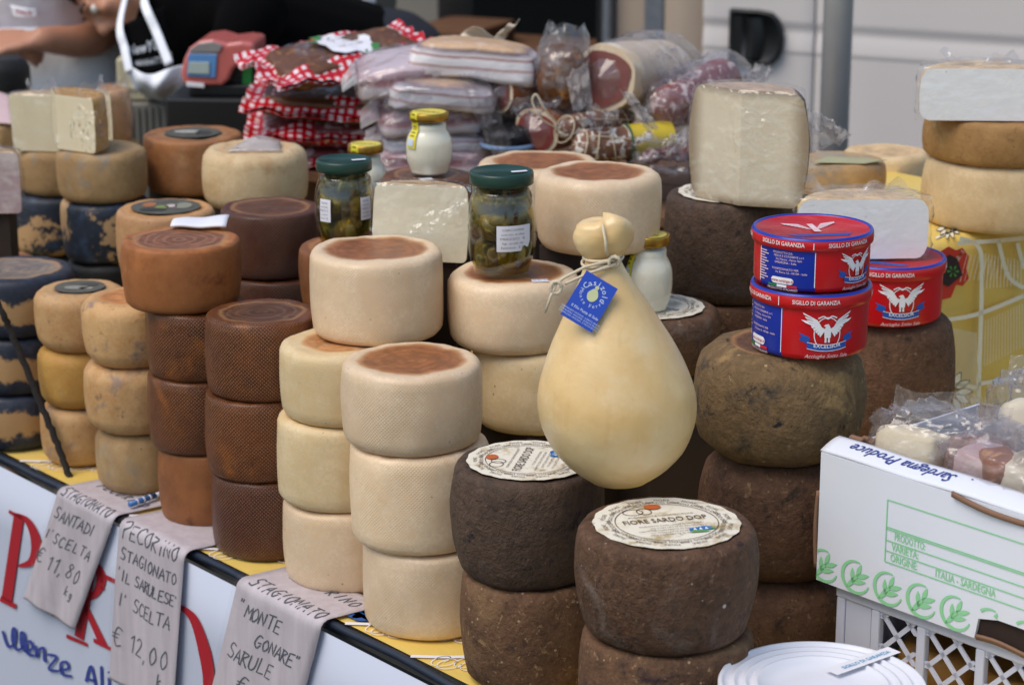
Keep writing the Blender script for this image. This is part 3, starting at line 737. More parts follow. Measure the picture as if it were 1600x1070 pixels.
# jambs
def vbox(name, pa, pb, mat, d0, d1, parent=van, z0=.45, z1=2.4):
    m = MB(); a, b = vs(pa), vs(pb)
    vsx = [vp(s_, z, d) for z in (z0, z1) for d in (d0, d1) for s_ in (a, b)]
    m.add(vsx, [(0, 2, 3, 1), (4, 5, 7, 6), (0, 1, 5, 4), (2, 6, 7, 3), (0, 4, 6, 2), (1, 3, 7, 5)])
    return bev(m.obj(name, mat, parent, smooth=False), .004)
m = MB(); a, b = vs(1031), vs(1094)
m.grid(lambda u, v: vp(a+(b-a)*u, .45+1.95*v, -.05+.035*math.sin(math.pi*(.15+.7*u))), 12, 2); m.obj('door_pillar', M['van_beige'], van)
vbox('pillar_strip', 999, 1029, M['steel'], -.10, -.03); vbox('inner_panel', 941, 997, M['van_beige'], -.16, -.10); vbox('pillar_strip', 924, 939, M['steel'], -.12, -.06)
# cargo box
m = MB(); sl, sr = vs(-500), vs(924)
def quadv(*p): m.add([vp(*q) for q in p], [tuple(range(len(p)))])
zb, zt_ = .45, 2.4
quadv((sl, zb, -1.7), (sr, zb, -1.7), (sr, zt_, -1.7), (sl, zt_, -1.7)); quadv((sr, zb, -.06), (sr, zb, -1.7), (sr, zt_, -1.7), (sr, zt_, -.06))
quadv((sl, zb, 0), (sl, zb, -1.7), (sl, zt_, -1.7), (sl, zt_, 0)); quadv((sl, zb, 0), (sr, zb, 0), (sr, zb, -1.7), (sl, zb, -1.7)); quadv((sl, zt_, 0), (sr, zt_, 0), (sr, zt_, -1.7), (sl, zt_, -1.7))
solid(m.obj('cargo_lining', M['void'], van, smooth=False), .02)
m = MB(); s1_ = vs(1274)+1.7
m.add([vp(s_, z, d) for z in (2.4, 2.62) for d in (.0, -1.9) for s_ in (sl, s1_)], [(0, 2, 3, 1), (4, 5, 7, 6), (0, 1, 5, 4), (2, 6, 7, 3), (0, 4, 6, 2), (1, 3, 7, 5)])
bev(m.obj('roof', M['van_white'], van, smooth=False), .06, 4)
m = MB(); m.add([vp(s_, z, d) for z in (.25, .45) for d in (.0, -1.9) for s_ in (sl, s1_)], [(0, 2, 3, 1), (4, 5, 7, 6), (0, 1, 5, 4), (2, 6, 7, 3), (0, 4, 6, 2), (1, 3, 7, 5)])
m.obj('sill', M['black_plastic'], van, smooth=False)
for s_ in (vs(1400)+.4, sl+.6):
    wv = MB(); pr = [(0, 0), (.17, 0), (.19, .02), (.31, .02), (.33, .05), (.33, .16), (.31, .19), (0, .19)]
    for i, (r, y) in enumerate(pr):
        for k in range(28): a = k*math.pi/14; wv.v.append(vp(s_+r*math.cos(a), .33+r*math.sin(a), -.03-y))
    for i in range(len(pr)-1):
        for k in range(28): wv.f.append((i*28+k, i*28+(k+1) % 28, (i+1)*28+(k+1) % 28, (i+1)*28+k)); wv.mi.append(0)
    wv.obj('wheel', M['black_plastic'], van)
# goods in the dark of the van
def crate_at(name, px0, px1, py0, py1, D, dep, mat, label, cat, tilt=0.0, rz=-.2, group=None):
    c = at_d((px0+px1)/2, py1, D); k = mpp(D, c.z); wd, ht = (px1-px0)*k, (py1-py0)*k/CP
    m = MB(); t_ = .008
    m.box(-wd/2, wd/2, 0, dep, 0, ht)
    o = bev(m.obj(name, mat, None, c, smooth=False), .006); o.rotation_euler = (0, tilt, rz)
    return tag(o, label, cat, group)
sh = thing('shelf', 'brown shelf board on steel brackets in the dark van', 'shelf', at_d(640, 150, 7.0), -.44)
m = MB(); m.box(-.75, .75, -.1, .4, .12, .15); bev(m.obj('board', M['shelf_brown'], sh, smooth=False), .004)
for x in (-.7, .7): m = MB(); m.box(x-.015, x+.015, .35, .38, -.9, .12); m.obj('bracket', M['steel'], sh, smooth=False)
crate_at('cardboard_box', 448, 562, 70, 132, 6.75, .3, M['shelf_brown'], 'brown cardboard box behind the checked packs', 'box', .0, -.44)
crate_at('cardboard_box', 630, 745, 50, 134, 6.9, .3, M['shelf_brown'], 'darker cardboard box on the shelf above the streaky bacon', 'box', 0, -.44)
crate_at('polystyrene_box', 440, 562, -20, 30, 6.6, .25, M['grey_board'], 'pale foam box tilted at the top of the van opening', 'box', .14, -.44)
crate_at('storage_tub', 596, 690, -30, 42, 7.2, .25, M['grey_board'], 'grey storage tub standing beyond the white pole', 'tub', 0, -.44)
wp = thing('awning_pole', 'slim white pole with two red marks rising behind the checked packs', 'pole', (at_d(577, 30, 5.6).x, 5.6, 0))
m = MB(); m.tube([(0, 0, 0), (0, 0, 2.5)], .0165, 14); m.obj('tube', M['white_plastic'], wp)
zr = at_d(577, 28, 5.6).z
for k, h in ((0, .008), (-.018, .004), (.02, .005)): m = MB(); m.tube([(0, 0, zr+k), (0, 0, zr+k+h)], .0172, 14); m.obj('red_mark', ink('#b0343c'), wp)
cp_ = thing('steel_pole', 'bare metal stall pole standing in front of the white van', 'pole', (at_d(1307, 100, 4.6).x, 4.6, 0))
m = MB(); m.tube([(0, 0, 0), (0, 0, 2.6)], .030, 24); m.obj('tube', M['chrome'], cp_)
m = MB(); m.box(-.07, .07, -.07, .07, 0, .008); m.obj('foot_plate', M['steel'], cp_, smooth=False)
# ------------------------------------------------------------------ cheese wheels
REP = {}
def wheel(mat, label, D, cx, w_, yb=None, ytf=None, z0=None, z1=None, rb=.93, rt=.93, er=.013, dish=.002, group='pecorino wheels', wob=.006, rot=None, name='whole_cheese', seg=72):
    zg = z0 if z0 is not None else ZT+.2
    for _ in range(3):                             # the width in the picture fixes the radius
        Rm = w_/2*mpp(D, (zg+.05)); 
        if z0 is None: zg = at_d(cx, yb, D-Rm*rb).z
    zb = zg
    if z1 is None: z1 = at_d(cx, ytf, D-Rm*rt*.98).z
    h = z1-zb; X = (cx-800)*mpp(D, zb+h/2)
    pr, k = wheel_profile(Rm, h, rb, rt, er, dish)
    sd_ = rng.uniform(0, 100)
    tiltx, tilty = rng.uniform(-.006, .006), rng.uniform(-.006, .006)
    def disp(p, i, a):
        f = 1+wob*3.2*fbm((math.cos(a)*1.1+sd_, math.sin(a)*1.1, p.z*7), 1.0, 3)
        q = Vector((p.x*f, p.y*f, p.z))
        if i >= k-1 and p.z > h*.6: q.z += .0022*fbm((p.x*16, p.y*16, sd_), 1.0, 3)-.0008
        q.z += (p.z/h)*(1-abs(2*p.z/h-1)*1.0)*(tiltx*p.x+tilty*p.y)*2
        return q
    me = lathe_mesh('cheese_wheel', pr, seg, disp=disp, top_from=k)
    o = link(name, me, M[mat], None, (X, D, zb)); o.rotation_euler = (0, 0, rng.uniform(-.6, .6)+math.pi/2 if rot is None else rot)
    tag(o, label, 'cheese', group)
    return dict(o=o, X=X, Y=D, z0=zb, z1=z1, R=Rm, Rt=Rm*rt-er, h=h)
def base_depth(cx, w_, yb, z=ZT, rb=.93):
    p = at_z(cx, yb, z); D = p.y
    for _ in range(3): D = p.y+w_/2*mpp(D, z+.05)*rb
    return D
def stack(items, D=None, ytf=None, z0=ZT+.0012, base=True, dD=0.0, **kw):
    """items bottom up: (material, label, cx, width, y of the lower front rim, extra depth)"""
    if D is None: D = base_depth(items[0][2], items[0][3], items[0][4], ZT, kw.get('rb', .93))+dD
    out_ = []
    zs = []
    for i, it in enumerate(items):
        d = D+(it[5] if len(it) > 5 else 0)
        if i == 0 and base: zs.append(z0)
        else: zs.append(at_d(it[2], it[4], d-it[3]/2*mpp(d, ZT+.2)*kw.get('rb', .93)).z)
    for i, it in enumerate(items):
        d = D+(it[5] if len(it) > 5 else 0)
        ex = it[6] if len(it) > 6 else {}
        k2 = dict(kw); k2.update(ex)
        last = i == len(items)-1
        wv = wheel(it[0], it[1], d, it[2], it[3], z0=zs[i], z1=None if last else zs[i+1], ytf=ytf if last else None, **k2)
        if i == 0 and not base: SUP.append((wv['X'], wv['Y'], wv['z0'], wv['R']))
        out_.append(wv)
    return out_
GT, GD, GC, GB, GF = 'tan pecorino wheels', 'dark brown pecorino wheels', 'cream pecorino wheels', 'blue-black coated wheels', 'charcoal brown mountain wheels'
ST = {}
ST['A'] = stack([('black', 'blue-black wheel with a tan worn band, lowest of the far left stack', 22, 186, 708),
                 ('black', 'blue-black wheel with a tan worn band, middle of the far left stack', 24, 184, 621),
                 ('black', 'blue-black wheel with a bare tan top, uppermost of the far left stack', 26, 186, 532)], ytf=440, group=GB, rb=.96, rt=.96, er=.010)
ST['B'] = stack([('tan', 'speckled tan wheel on the oilcloth, lowest of the stack beside the dark cord', 128, 132, 744),
                 ('yellow_tan', 'smooth yellowish tan wheel in the middle of the stack beside the dark cord', 127, 136, 644),
                 ('tan', 'speckled tan wheel with a faded grey print on top, beside the blue-black stack', 127, 148, 556)], ytf=466, dD=.03, group=GT, rb=.88, rt=.94, er=.015)
ST['C'] = stack([('grey_tan', 'greyish tan wheel standing on the first price card, lowest of its stack', 222, 148, 780),
                 ('tan', 'pale tan wheel in the middle of the stack above the first price card', 213, 168, 685),
                 ('tan_top', 'mottled tan wheel with a plain orange top, uppermost above the first price card', 211, 168, 581)], ytf=481, group=GT, rb=.87, rt=.93, er=.016)
ST['D'] = stack([('orange_dark', 'shiny orange-brown wheel with moulded dimples standing behind the second price card', 326, 156, 827),
                 ('dark', 'dark brown dimpled wheel second from the bottom under the big rust wheel', 312, 164, 714),
                 ('dark', 'dark brown dimpled wheel directly under the big rust wheel', 310, 166, 600),
                 ('rust', 'big rust-brown wheel with a scuffed top crowning the dimpled brown stack', 284, 189, 494, .01, dict(rb=.92, rt=.955, er=.006))], ytf=392, group=GD, rb=.93, rt=.95, er=.006)
ST['E'] = stack([('dark_red', 'dark brown dimpled wheel on the oilcloth, lowest of the stack beside the cream wheels', 420, 180, 880),
                 ('dark', 'dark brown dimpled wheel in the middle of the stack beside the cream wheels', 410, 180, 757),
                 ('dark', 'dark brown dimpled wheel with a ringed top, uppermost beside the cream wheels', 411, 180, 631)], ytf=508, group=GD, rb=.94, rt=.95, er=.006)
ST['I'] = stack([('cream', 'cream wheel standing on the third price card, lowest of its stack', 544, 203, 932),
                 ('cream_b', 'waxy cream wheel with brown specks second from the bottom above the third price card', 533, 202, 805),
                 ('cream_b', 'cream wheel tucked under the wide cream wheel in front of the wrapped wedge', 539, 204, 672),
                 ('cream', 'wide cream wheel with a brown top in front of the film-wrapped square wedge', 589, 212, 545, .045)], ytf=411, group=GC, rb=.955, rt=.965, er=.010)
ST['K'] = stack([('cream', 'cream wheel on the oilcloth beside the blue printed flower, lowest of its stack', 672, 212, 1006),
                 ('cream', 'cream wheel in the middle of the front cream stack', 656, 222, 872),
                 ('cream', 'cream wheel with an orange-brown top crowning the front cream stack', 644, 222, 718)], ytf=590, group=GC, rb=.955, rt=.965, er=.010)
ST['L'] = stack([('cream_b', 'shaded cream wheel under the one that carries the tall artichoke jar', 836, 200, 685),
                 ('cream', 'cream wheel carrying the tall artichoke jar with the torn sticker', 803, 210, 560)], D=2.98, ytf=448, base=False, group=GC, rt=.955, er=.012)
fk = dict(rb=.84, rt=.91, er=.008, wob=.010)
ST['M'] = stack([('fiore_gold', 'grizzled brown wheel under the slate-brown labelled wheel, left of the front pair', 832, 240, 1092),
                 ('fiore_blue', 'slate-brown wheel with a paper label, half hidden by the pear-shaped cheese', 826, 248, 926)], ytf=757, group=GF, **fk)
ST['N'] = stack([('fiore_gold', 'brown wheel at the bottom edge under the front labelled wheel', 1040, 284, 1238),
                 ('fiore', 'front dark brown wheel with a round paper label and white flecks', 1040, 296, 1028)], ytf=866, group=GF, **fk)
ST['O'] = stack([('walnut', 'dark brown wheel low behind the white bucket lid', 1216, 236, 1106),
                 ('walnut', 'dark brown wheel between the mouldy olive wheel and the lowest one by the carton', 1216, 250, 918),
                 ('mouldy', 'rough olive-brown mouldy wheel carrying the two stacked red and blue tins', 1217, 266, 738)], D=2.66, ytf=563, group=GF, rb=.84, rt=.84, er=.02, wob=.012)
ST['P'] = stack([('walnut', 'dark brown wheel carrying the single tin, next to the yellow cloth', 1388, 208, 700)], D=3.08, ytf=510, base=False, group=GF, rb=.88, rt=.86, er=.016, wob=.008)
ST['Q'] = stack([('fiore', 'brown labelled wheel peeping out right behind the pear-shaped cheese', 1020, 218, 596)], D=3.09, ytf=505, base=False, group=GF, **fk)
ST['R'] = stack([('walnut', 'shadowed brown wheel beneath the one that carries the big wedge', 1128, 206, 560),
                 ('fiore_blue', 'large slate-brown labelled wheel carrying the big wrapped wedge', 1142, 218, 480)], D=3.3, ytf=322, base=False, group=GF, **fk)
ST['S'] = stack([('cream', 'tall cream wheel with a polished brown top behind the knob of the pear-shaped cheese', 935, 199, 405)], D=3.1, ytf=286, base=False, group=GC, rt=.955, er=.012)
ST['S2'] = stack([('cream', 'cream wheel with an orange top half hidden behind the tall artichoke jar lid', 842, 198, 366)], D=3.42, ytf=268, base=False, group=GC, rt=.955, er=.012)
ST['T'] = stack([('dark', 'dark brown wheel under the white jar, above the wrapped square wedge', 668, 146, 350)], D=3.5, ytf=284, base=False, group=GD, er=.008)
ST['H'] = stack([('orange_dark', 'orange-brown dimpled wheel carrying the left artichoke jar', 562, 192, 500)], D=3.2, ytf=404, base=False, group=GD, rt=.96, er=.006)
ST['G'] = stack([('dark_red', 'shadowed dark dimpled wheel under the one left of the artichoke jars', 436, 170, 520),
                 ('dark_red', 'dark red-brown dimpled wheel left of the artichoke jar, above the ringed brown wheel', 424, 160, 440)], D=3.42, ytf=338, base=False, group=GD, rt=.96, er=.006)
ST['W'] = stack([('label_tan', 'pinkish tan wheel with a dark printed label, behind the big rust wheel', 261, 158, 440)], D=3.6, ytf=340, base=False, group=GT, rb=.92, rt=.95, er=.008)
ST['V'] = stack([('pale', 'pale cream-tan wheel with a crumpled clear wrapper on top, near the weighing machine', 399, 166, 335)], D=3.75, ytf=244, base=False, group=GT, rb=.93, rt=.94, er=.014)
ST['U'] = stack([('umber', 'brown wheel with a dark printed label on top beside the weighing machine base', 303, 157, 308)], D=4.0, ytf=222, base=False, group=GT, rb=.93, rt=.97, er=.007)
ST['X'] = stack([('black_plain', 'dark blue wheel just showing under the worn blue-black wheel', 172, 136, 470),
                 ('black_patch', 'worn blue-black wheel with large tan patches under the grey-tan wheel', 166, 142, 416),
                 ('grey_tan', 'grey-tan ribbed wheel carrying the front wrapped wedge', 160, 145, 322)], D=3.9, ytf=243, base=False, group=GB, rb=.90, rt=.945, er=.011)
ST['Y'] = stack([('black_plain', 'black wheel just showing under the other worn blue-black wheel by the picture edge', 92, 130, 460),
                 ('black_patch', 'worn blue-black wheel with a tan blotch, left of its patched twin', 88, 142, 403),
                 ('grey_tan', 'grey-tan wheel carrying the left wrapped wedge', 92, 136, 310)], D=4.12, ytf=240, base=False, group=GB, rb=.89, rt=.945, er=.011)
ST['Z'] = stack([('yellow_tan', 'small slice of a yellowish wheel showing behind the grey-tan ribbed wheel', 178, 92, 300)], D=4.32, ytf=228, base=False, group=GT, er=.014)
ST['FL'] = stack([('umber', 'brown wheel cut by the left picture edge behind the blue-black stack', -12, 152, 500)], D=3.9, ytf=420, base=False, group=GT)
ST['FB'] = stack([('black_plain', 'tall black wheel at the left picture edge below the white apron', -2, 98, 172)], D=4.75, ytf=96, base=False, group=GB, er=.02)
ST['AA'] = stack([('grey_tan', 'greyish tan wheel with a flat paper tag, right behind the big wedge', 1312, 146, 312)], D=3.62, ytf=260, base=False, z0=ZR, group=GT, rb=.95, rt=.93, er=.008)
ST['BB'] = stack([('pale', 'pale wheel behind the tagged one, in front of the white van', 1384, 140, 300)], D=3.9, ytf=247, base=False, group=GT, rb=.95, rt=.93, er=.008)

# paper labels lying on wheels; flat print on them
def wavy_disc(mb, r, n=72, amp=.012, z=0.0, fn=None):
    vs_ = [(0, 0, z)]+[(r*(1+amp*math.sin(k*math.pi*2/n*18))*math.cos(k*2*math.pi/n), r*(1+amp*math.sin(k*math.pi*2/n*18))*math.sin(k*2*math.pi/n), z) for k in range(n)]
    mb.add(vs_, [(0, 1+k, 1+(k+1) % n) for k in range(n)])
def dop_label(W, rotz, rfrac=.93, seed=0):
    o = W['o']; r = W['Rt']*rfrac; z = W['h']+.0016
    inv = -o.rotation_euler.z
    m = MB(); wavy_disc(m, r, z=z); lab = m.obj('paper_label', M['label'], o)
    lab.rotation_euler = (0, 0, inv+rotz)
    fl = lambda x, y: (x, y, z+.0008)
    k = MB(); b = MB(); gmb = MB(); bl = MB(); orr = MB()
    put_text(k, 'FIORE SARDO DOP', r*.21, fl, 0, r*.08, width=r*1.18, bold=.006)
    rr = random.Random(seed)
    for i in range(14):
        a = i*2*math.pi/14
        for j, s_ in enumerate(('FIORE', 'SARDO DOP')):
            q = r*(.86-j*.10); put_text(k, s_, r*.085, fl, q*math.cos(a), q*math.sin(a), a-math.pi/2)
    for t_ in range(5): put_text(k, 'PRODOTTO CON LATTE DI PECORA INTERO'[rr.randint(0, 6):30], r*.055, fl, rr.uniform(-.05, .1)*r, r*(-.12-.085*t_)*1.0)
    put_text(k, 'FORMAGGIO A DENOMINAZIONE', r*.06, fl, 0, r*.26)
    put_stroke(k, [(r*.70*math.cos(a), r*.70*math.sin(a)) for a in [i*2*math.pi/64 for i in range(65)]], r*.012, fl)
    put_stroke(k, [(-.34*r+r*.14*math.cos(a), r*.46+r*.11*math.sin(a)) for a in [i*2*math.pi/24 for i in range(25)]], r*.014, fl)
    put_stroke(k, [(-.18*r+r*.10*math.cos(a), r*.46+r*.12*math.sin(a)) for a in [i*2*math.pi/24 for i in range(25)]], r*.014, fl)
    k.obj('lettering', ink('#5b4a40'), lab, smooth=False)
    cx, cy = r*.36, -r*.36
    bl.add([fl(cx+r*p, cy+r*q) for p, q in ((-.16, -.07), (.0, -.10), (.17, -.05), (.18, .05), (.08, .10), (-.04, .06), (-.15, .05))], [tuple(range(7))]); bl.obj('emblem_blue', ink('#2f74b8'), lab, smooth=False)
    f2 = lambda x, y: (x, y, z+.0014)
    gmb.add([f2(cx+r*p, cy+r*q) for p, q in ((-.18, -.12), (.05, -.13), (.12, -.10), (-.02, -.07), (-.12, -.05))], [tuple(range(5))])
    gmb.add([f2(cx+r*p, cy+r*q) for p, q in ((.10, -.02), (.2, -.06), (.2, .02))], [(0, 1, 2)]); gmb.obj('emblem_green', ink('#6aa348'), lab, smooth=False)
    wv = MB()
    for q in (-.09, -.01, .07): wv.add([f2(cx+r*(q-.02), cy-r*.04), f2(cx+r*(q+.03), cy-r*.05), f2(cx+r*(q+.02), cy+r*.04)], [(0, 1, 2)])
    wv.obj('emblem_white', M['white_ink'], lab, smooth=False)
    orr.add([f2(-r*.02+r*.12*math.cos(a), r*.60+r*.10*math.sin(a)) for a in [i*.42 for i in range(15)]], [tuple(range(15))]); orr.obj('seal_print', ink('#c0602c'), lab, smooth=False)
    return lab
dop_label(ST['N'][1], R(14), .93, 1)
dop_label(ST['M'][1], R(78), .94, 2)
dop_label(ST['Q'][0], R(150), .88, 3)
dop_label(ST['R'][1], R(-20), .92, 4)
# printed round tops on some tan wheels
def top_print(W, rfrac, mat, name='printed_label', blot=None):
    o = W['o']; m = MB(); wavy_disc(m, W['Rt']*rfrac, z=W['h']+.0012, amp=.006); l = m.obj(name, mat, o)
    if blot:
        b = MB(); r = W['Rt']*rfrac
        for (c, x, y, w_, h_) in blot:
            b2 = MB(); b2.add([(r*(x+w_*math.cos(a)), r*(y+h_*math.sin(a)), W['h']+.0018) for a in [i*.45 for i in range(14)]], [tuple(range(14))]); q = b2.obj('print_patch', ink(c), l, smooth=False); 
        l.rotation_euler = (0, 0, -o.rotation_euler.z)
top_print(ST['W'][0], .80, M['label_dark'], blot=[('#7c8a4a', -.1, -.1, .2, .22), ('#c9b8b0', .15, .05, .18, .2), ('#a5683c', -.5, .2, .2, .3), ('#8a8a78', .5, .1, .25, .4), ('#30302c', -.3, -.45, .4, .2)])
top_print(ST['U'][0], .62, M['label_dark'], blot=[('#a8a49a', -.2, .1, .5, .3), ('#3c3a34', .4, -.1, .3, .4)])
top_print(ST['B'][2], .72, M['label_dark'], blot=[('#8d8a80', -.1, -.2, .5, .3), ('#45423c', .3, .3, .4, .3), ('#a8a294', .3, -.3, .3, .15)])
# the stepped blocks under the back rows
stand = thing('display_stand', 'stepped wooden blocks under the back rows of cheese', 'display stand', (0, 0, 0))
for (X, Y, z, r) in SUP:
    if z-ZT < .012: continue
    a = r*.66; m = MB(); m.box(-a, a, -a, a, 0, z-ZT-.0015); o = bev(m.obj('block', M['block'], stand, (X, Y, ZT+.001), smooth=False), .002); o.rotation_euler = (0, 0, YAWE)
# ------------------------------------------------------------------ jars
def on(W, cx, D=None):                             # a spot on top of a wheel, in the column cx of the picture
    D = W['Y'] if D is None else D
    return Vector(((cx-800)*mpp(D, W['z1']), D, W['z1']+.0004))
def jar_profile(r, h, neck, hn, foot=.8, wall=0.0):
    pr = [(0, .001), (r*foot*.9, .001), (r*foot, .004)]
    n = 12; h1 = h-hn
    for i in range(n+1):
        t = i/n; z = .006+(h1-.006)*t
        b = r*foot+(r-r*foot)*math.sin(min(1, t/.45)*math.pi/2)
        if t > .6: b = r-(r-neck)*((t-.6)/.4)**2.2
        pr.append((b-wall, z))
    pr += [(neck-wall, h-hn*.7), (neck-wall, h)]
    return pr
def lid_mesh(r, h, rim=.0025):
    return [(0, 0), (r*.96, 0), (r, .001), (r*1.005, h*.35), (r, h*.8), (r*.985, h*.94), (r*.94, h), (r*.90, h-.0004), (r*.88, h-.0016), (0, h-.0016)]
def white_jar(label, loc, r, h, rz, lidm, group='white jars with gold lids', yellow=True):
    t = thing('glass_jar', label, 'jar', loc, rz, group)
    lh = h*.13; hb = h-lh*.9
    link('glass', lathe_mesh('glass', jar_profile(r, hb, r*.74, h*.14, .80), 40), M['glass'], t)
    link('cream_filling', lathe_mesh('cream_filling', [(q*.965, max(.004, z*.985)) for q, z in jar_profile(r, hb*.93, r*.74, h*.10, .79)]+[(0, hb*.92)], 40), M['white_fill'], t)
    l = link('lid', lathe_mesh('lid', lid_mesh(r*.84, lh), 40), M['gold'], t, (0, 0, h-lh))
    m = MB(); wavy_disc(m, r*.72, 40, 0, lh+.0004-.0016+.0008); p = m.obj('lid_print', M['yellow_lid'], l, smooth=False)
    k = MB(); fl = lambda x, y: (x, y, lh+.0004); put_text(k, 'YOGURT', r*.3, fl, 0, -r*.1, rot=.3, bold=.01)
    k.obj('lettering', ink('#5a4a20'), p, smooth=False)
    m = MB()                                       # paper seal from the lid down the shoulder
    prof = [(r*.60, h+.0006), (r*.845, h+.0004), (r*.86, h-lh*.6), (r*.80, h-lh*1.05)]+[(q+.0008, z) for q, z in reversed(jar_profile(r, hb, r*.74, h*.14, .80)) if hb*.46 < z < hb*.9]
    def fn(u, v):
        i = min(len(prof)-2, int(v*(len(prof)-1))); f = v*(len(prof)-1)-i
        q = prof[i][0]+(prof[i+1][0]-prof[i][0])*f; z = prof[i][1]+(prof[i+1][1]-prof[i][1])*f
        a = math.pi*1.5-.25+.5*u
        return (q*math.cos(a), q*math.sin(a), z)
    m.grid(fn, 6, 20); s = m.obj('paper_seal', M['yellow_paper'], t)
    k = MB()
    for i in range(7):
        v = .12+.09*i; put_stroke(k, [(.2, v), (.45, v), (.78, v)], .03, lambda x, y: tuple(Vector(fn(x, y))*1.0+Vector((0, -.0008, .0003))))
    k.obj('lettering', ink('#7a7420'), s, smooth=False)
    b = MB(); b.grid(lambda u, v: tuple(Vector(fn(.12+.7*u, .74+.2*v))+Vector((0, -.0009, .0003))), 3, 4); b.obj('stamp', ink('#c8d4e4'), s, smooth=False)
    return t
T0 = ST['T'][0]
c = on(T0, 671, T0['Y']-.01); k = mpp(c.y, c.z)
white_jar('white jar with a gold lid standing on a dark wheel behind the wrapped wedge', c, 37*k, 95*k/CP, R(-48), None)
c = at_d(573, 330, 3.62); k = mpp(3.62, c.z)
hj = at_d(573, 236, 3.62).z+.012
jb = MB(); a = .035; o = None
SUPJ = (c.x, 3.62, hj-.108)
white_jar('white jar with a yellow seal half hidden behind the left artichoke jar', Vector((c.x, 3.62, hj-.105)), 33*k, .105, R(-35), None)
m = MB(); m.box(-.035, .035, -.035, .035, 0, hj-.106-ZT); m.obj('block', M['block'], stand, (c.x, 3.62, ZT+.0005), smooth=False)
c = at_d(1015, 470, 3.02); zq = ST['Q'][0]
c = on(zq, 1012, zq['Y']-.02); k = mpp(c.y, c.z)
hq = at_d(1012, 374, c.y).z - c.z+.008
white_jar('white jar with a gold lid peering out behind the pear-shaped cheese', c, 39*k, hq, R(-62), None)

def choke_jar(label, loc, r, h, rz, sticker, seed):
    t = thing('artichoke_jar', label, 'jar', loc, rz, 'jars of artichokes in oil with green lids')
    lh = h*.125; hb = h-lh*.9; pr = jar_profile(r, hb, r*.84, h*.10, .82)
    link('glass', lathe_mesh('glass', pr, 48), M['glass'], t)
    link('oil', lathe_mesh('oil', [(q*.955, max(.005, z*.93)) for q, z in pr]+[(0, hb*.93)], 40), M['oil'], t)
    l = link('lid', lathe_mesh('lid', lid_mesh(r*.92, lh), 48), M['green_lid'], t, (0, 0, h-lh))
    m = MB(); m.add([(r*.30, -r*.35, lh+.0004), (r*.75, -r*.18, lh+.0004), (r*.70, -r*.02, lh+.0004), (r*.25, -r*.18, lh+.0004)], [(0, 1, 2, 3)]); m.obj('price_sticker', M['white_paper'], l, smooth=False)
    rr = random.Random(seed)
    mats = [M['choke'], M['choke_dark'], M['choke_green']]
    rows = 3; nb = 5; hh = hb*.86
    for j in range(rows):
        for i in range(nb+1):
            if i == nb: a, q = 0, 0
            else: a, q = (i+.5*(j % 2)+rr.uniform(-.15, .15))*2*math.pi/nb, r*(.50 if j < rows-1 else .44)
            z = .012+hh*(j+.5)/rows+rr.uniform(-.004, .004)
            rx = r*rr.uniform(.40, .48); rzz = hh/rows*rr.uniform(.54, .64); tw = rr.uniform(0, 6)
            m = MB()
            def fn(u, v):
                th, ph = 2*math.pi*u, math.pi*(v*.998+.001)-math.pi/2
                fold = 1+.13*math.sin(th*4+tw+2*ph)+.08*math.sin(th*9+tw*2)
                x = rx*math.cos(ph)*math.cos(th)*fold; y = rx*math.cos(ph)*math.sin(th)*fold
                return (x, y, rzz*math.sin(ph)*(1+.1*math.sin(th*3+tw)))
            m.grid(fn, 20, 10, wrap=True)
            o = m.obj('artichoke', mats[rr.randrange(3)], t, (q*math.cos(a), q*math.sin(a), z)); o.rotation_euler = (rr.uniform(-.6, .6), rr.uniform(-.6, .6), 0)
    zs = [z for q, z in pr]
    def rad(z):
        for (q0, z0), (q1, z1) in zip(pr, pr[1:]):
            if z0 <= z <= z1 and z1 > z0: return q0+(q1-q0)*(z-z0)/(z1-z0)
        return r
    for (a0, a1, z0, z1, torn) in sticker:
        m = MB(); nu = 16
        def fn(u, v):
            a = a0+(a1-a0)*u; z = hb*(z0+(z1-z0)*v)
            if torn and u > .72: z = hb*(max(z0+(z1-z0)*v, z0+(z1-z0)*(.10+.45*(.5+.5*math.sin(u*19))*(u-.72)/.28)))
            q = rad(z)+.0010; return (q*math.cos(a), q*math.sin(a), z)
        m.grid(fn, nu, 6); s = m.obj('sticker', M['white_paper'], t)
        k = MB()
        fl = lambda x, y: (lambda A, Z: ((rad(Z)+.0018)*math.cos(A), (rad(Z)+.0018)*math.sin(A), Z))(a0+(a1-a0)*(x+.5), hb*(z0+(z1-z0)*(y+.5)))
        for i, s_ in enumerate(('CARCIOFINI', 'sott\'olio di oliva', 'PREZZO  €', 'Ingr. carciofi, olio', 'lotto 12')):
            put_text(k, s_, .12, fl, -.05, .34-.17*i, width=.6+.05*(i % 3))
        k.obj('lettering', ink('#6d6470'), s, smooth=False)
    return t
W = ST['H'][0]; c = on(W, 540, W['Y']-.02); k = mpp(c.y, c.z)
zt_ = at_d(540, 248, c.y).z
choke_jar('left artichoke jar with a small white label, standing on the orange-brown wheel', c, 47*k, zt_-c.z, 0, [(R(222), R(247), .40, .68, False), (R(305), R(330), .42, .70, False)], 4)
W = ST['L'][1]; c = on(W, 784, W['Y']-.012); k = mpp(c.y, c.z)
zt_ = at_d(784, 266, c.y).z
choke_jar('right artichoke jar with a torn white sticker, standing on a cream wheel', c, 54*k, zt_-c.z, 0, [(R(262), R(322), .32, .60, True)], 9)
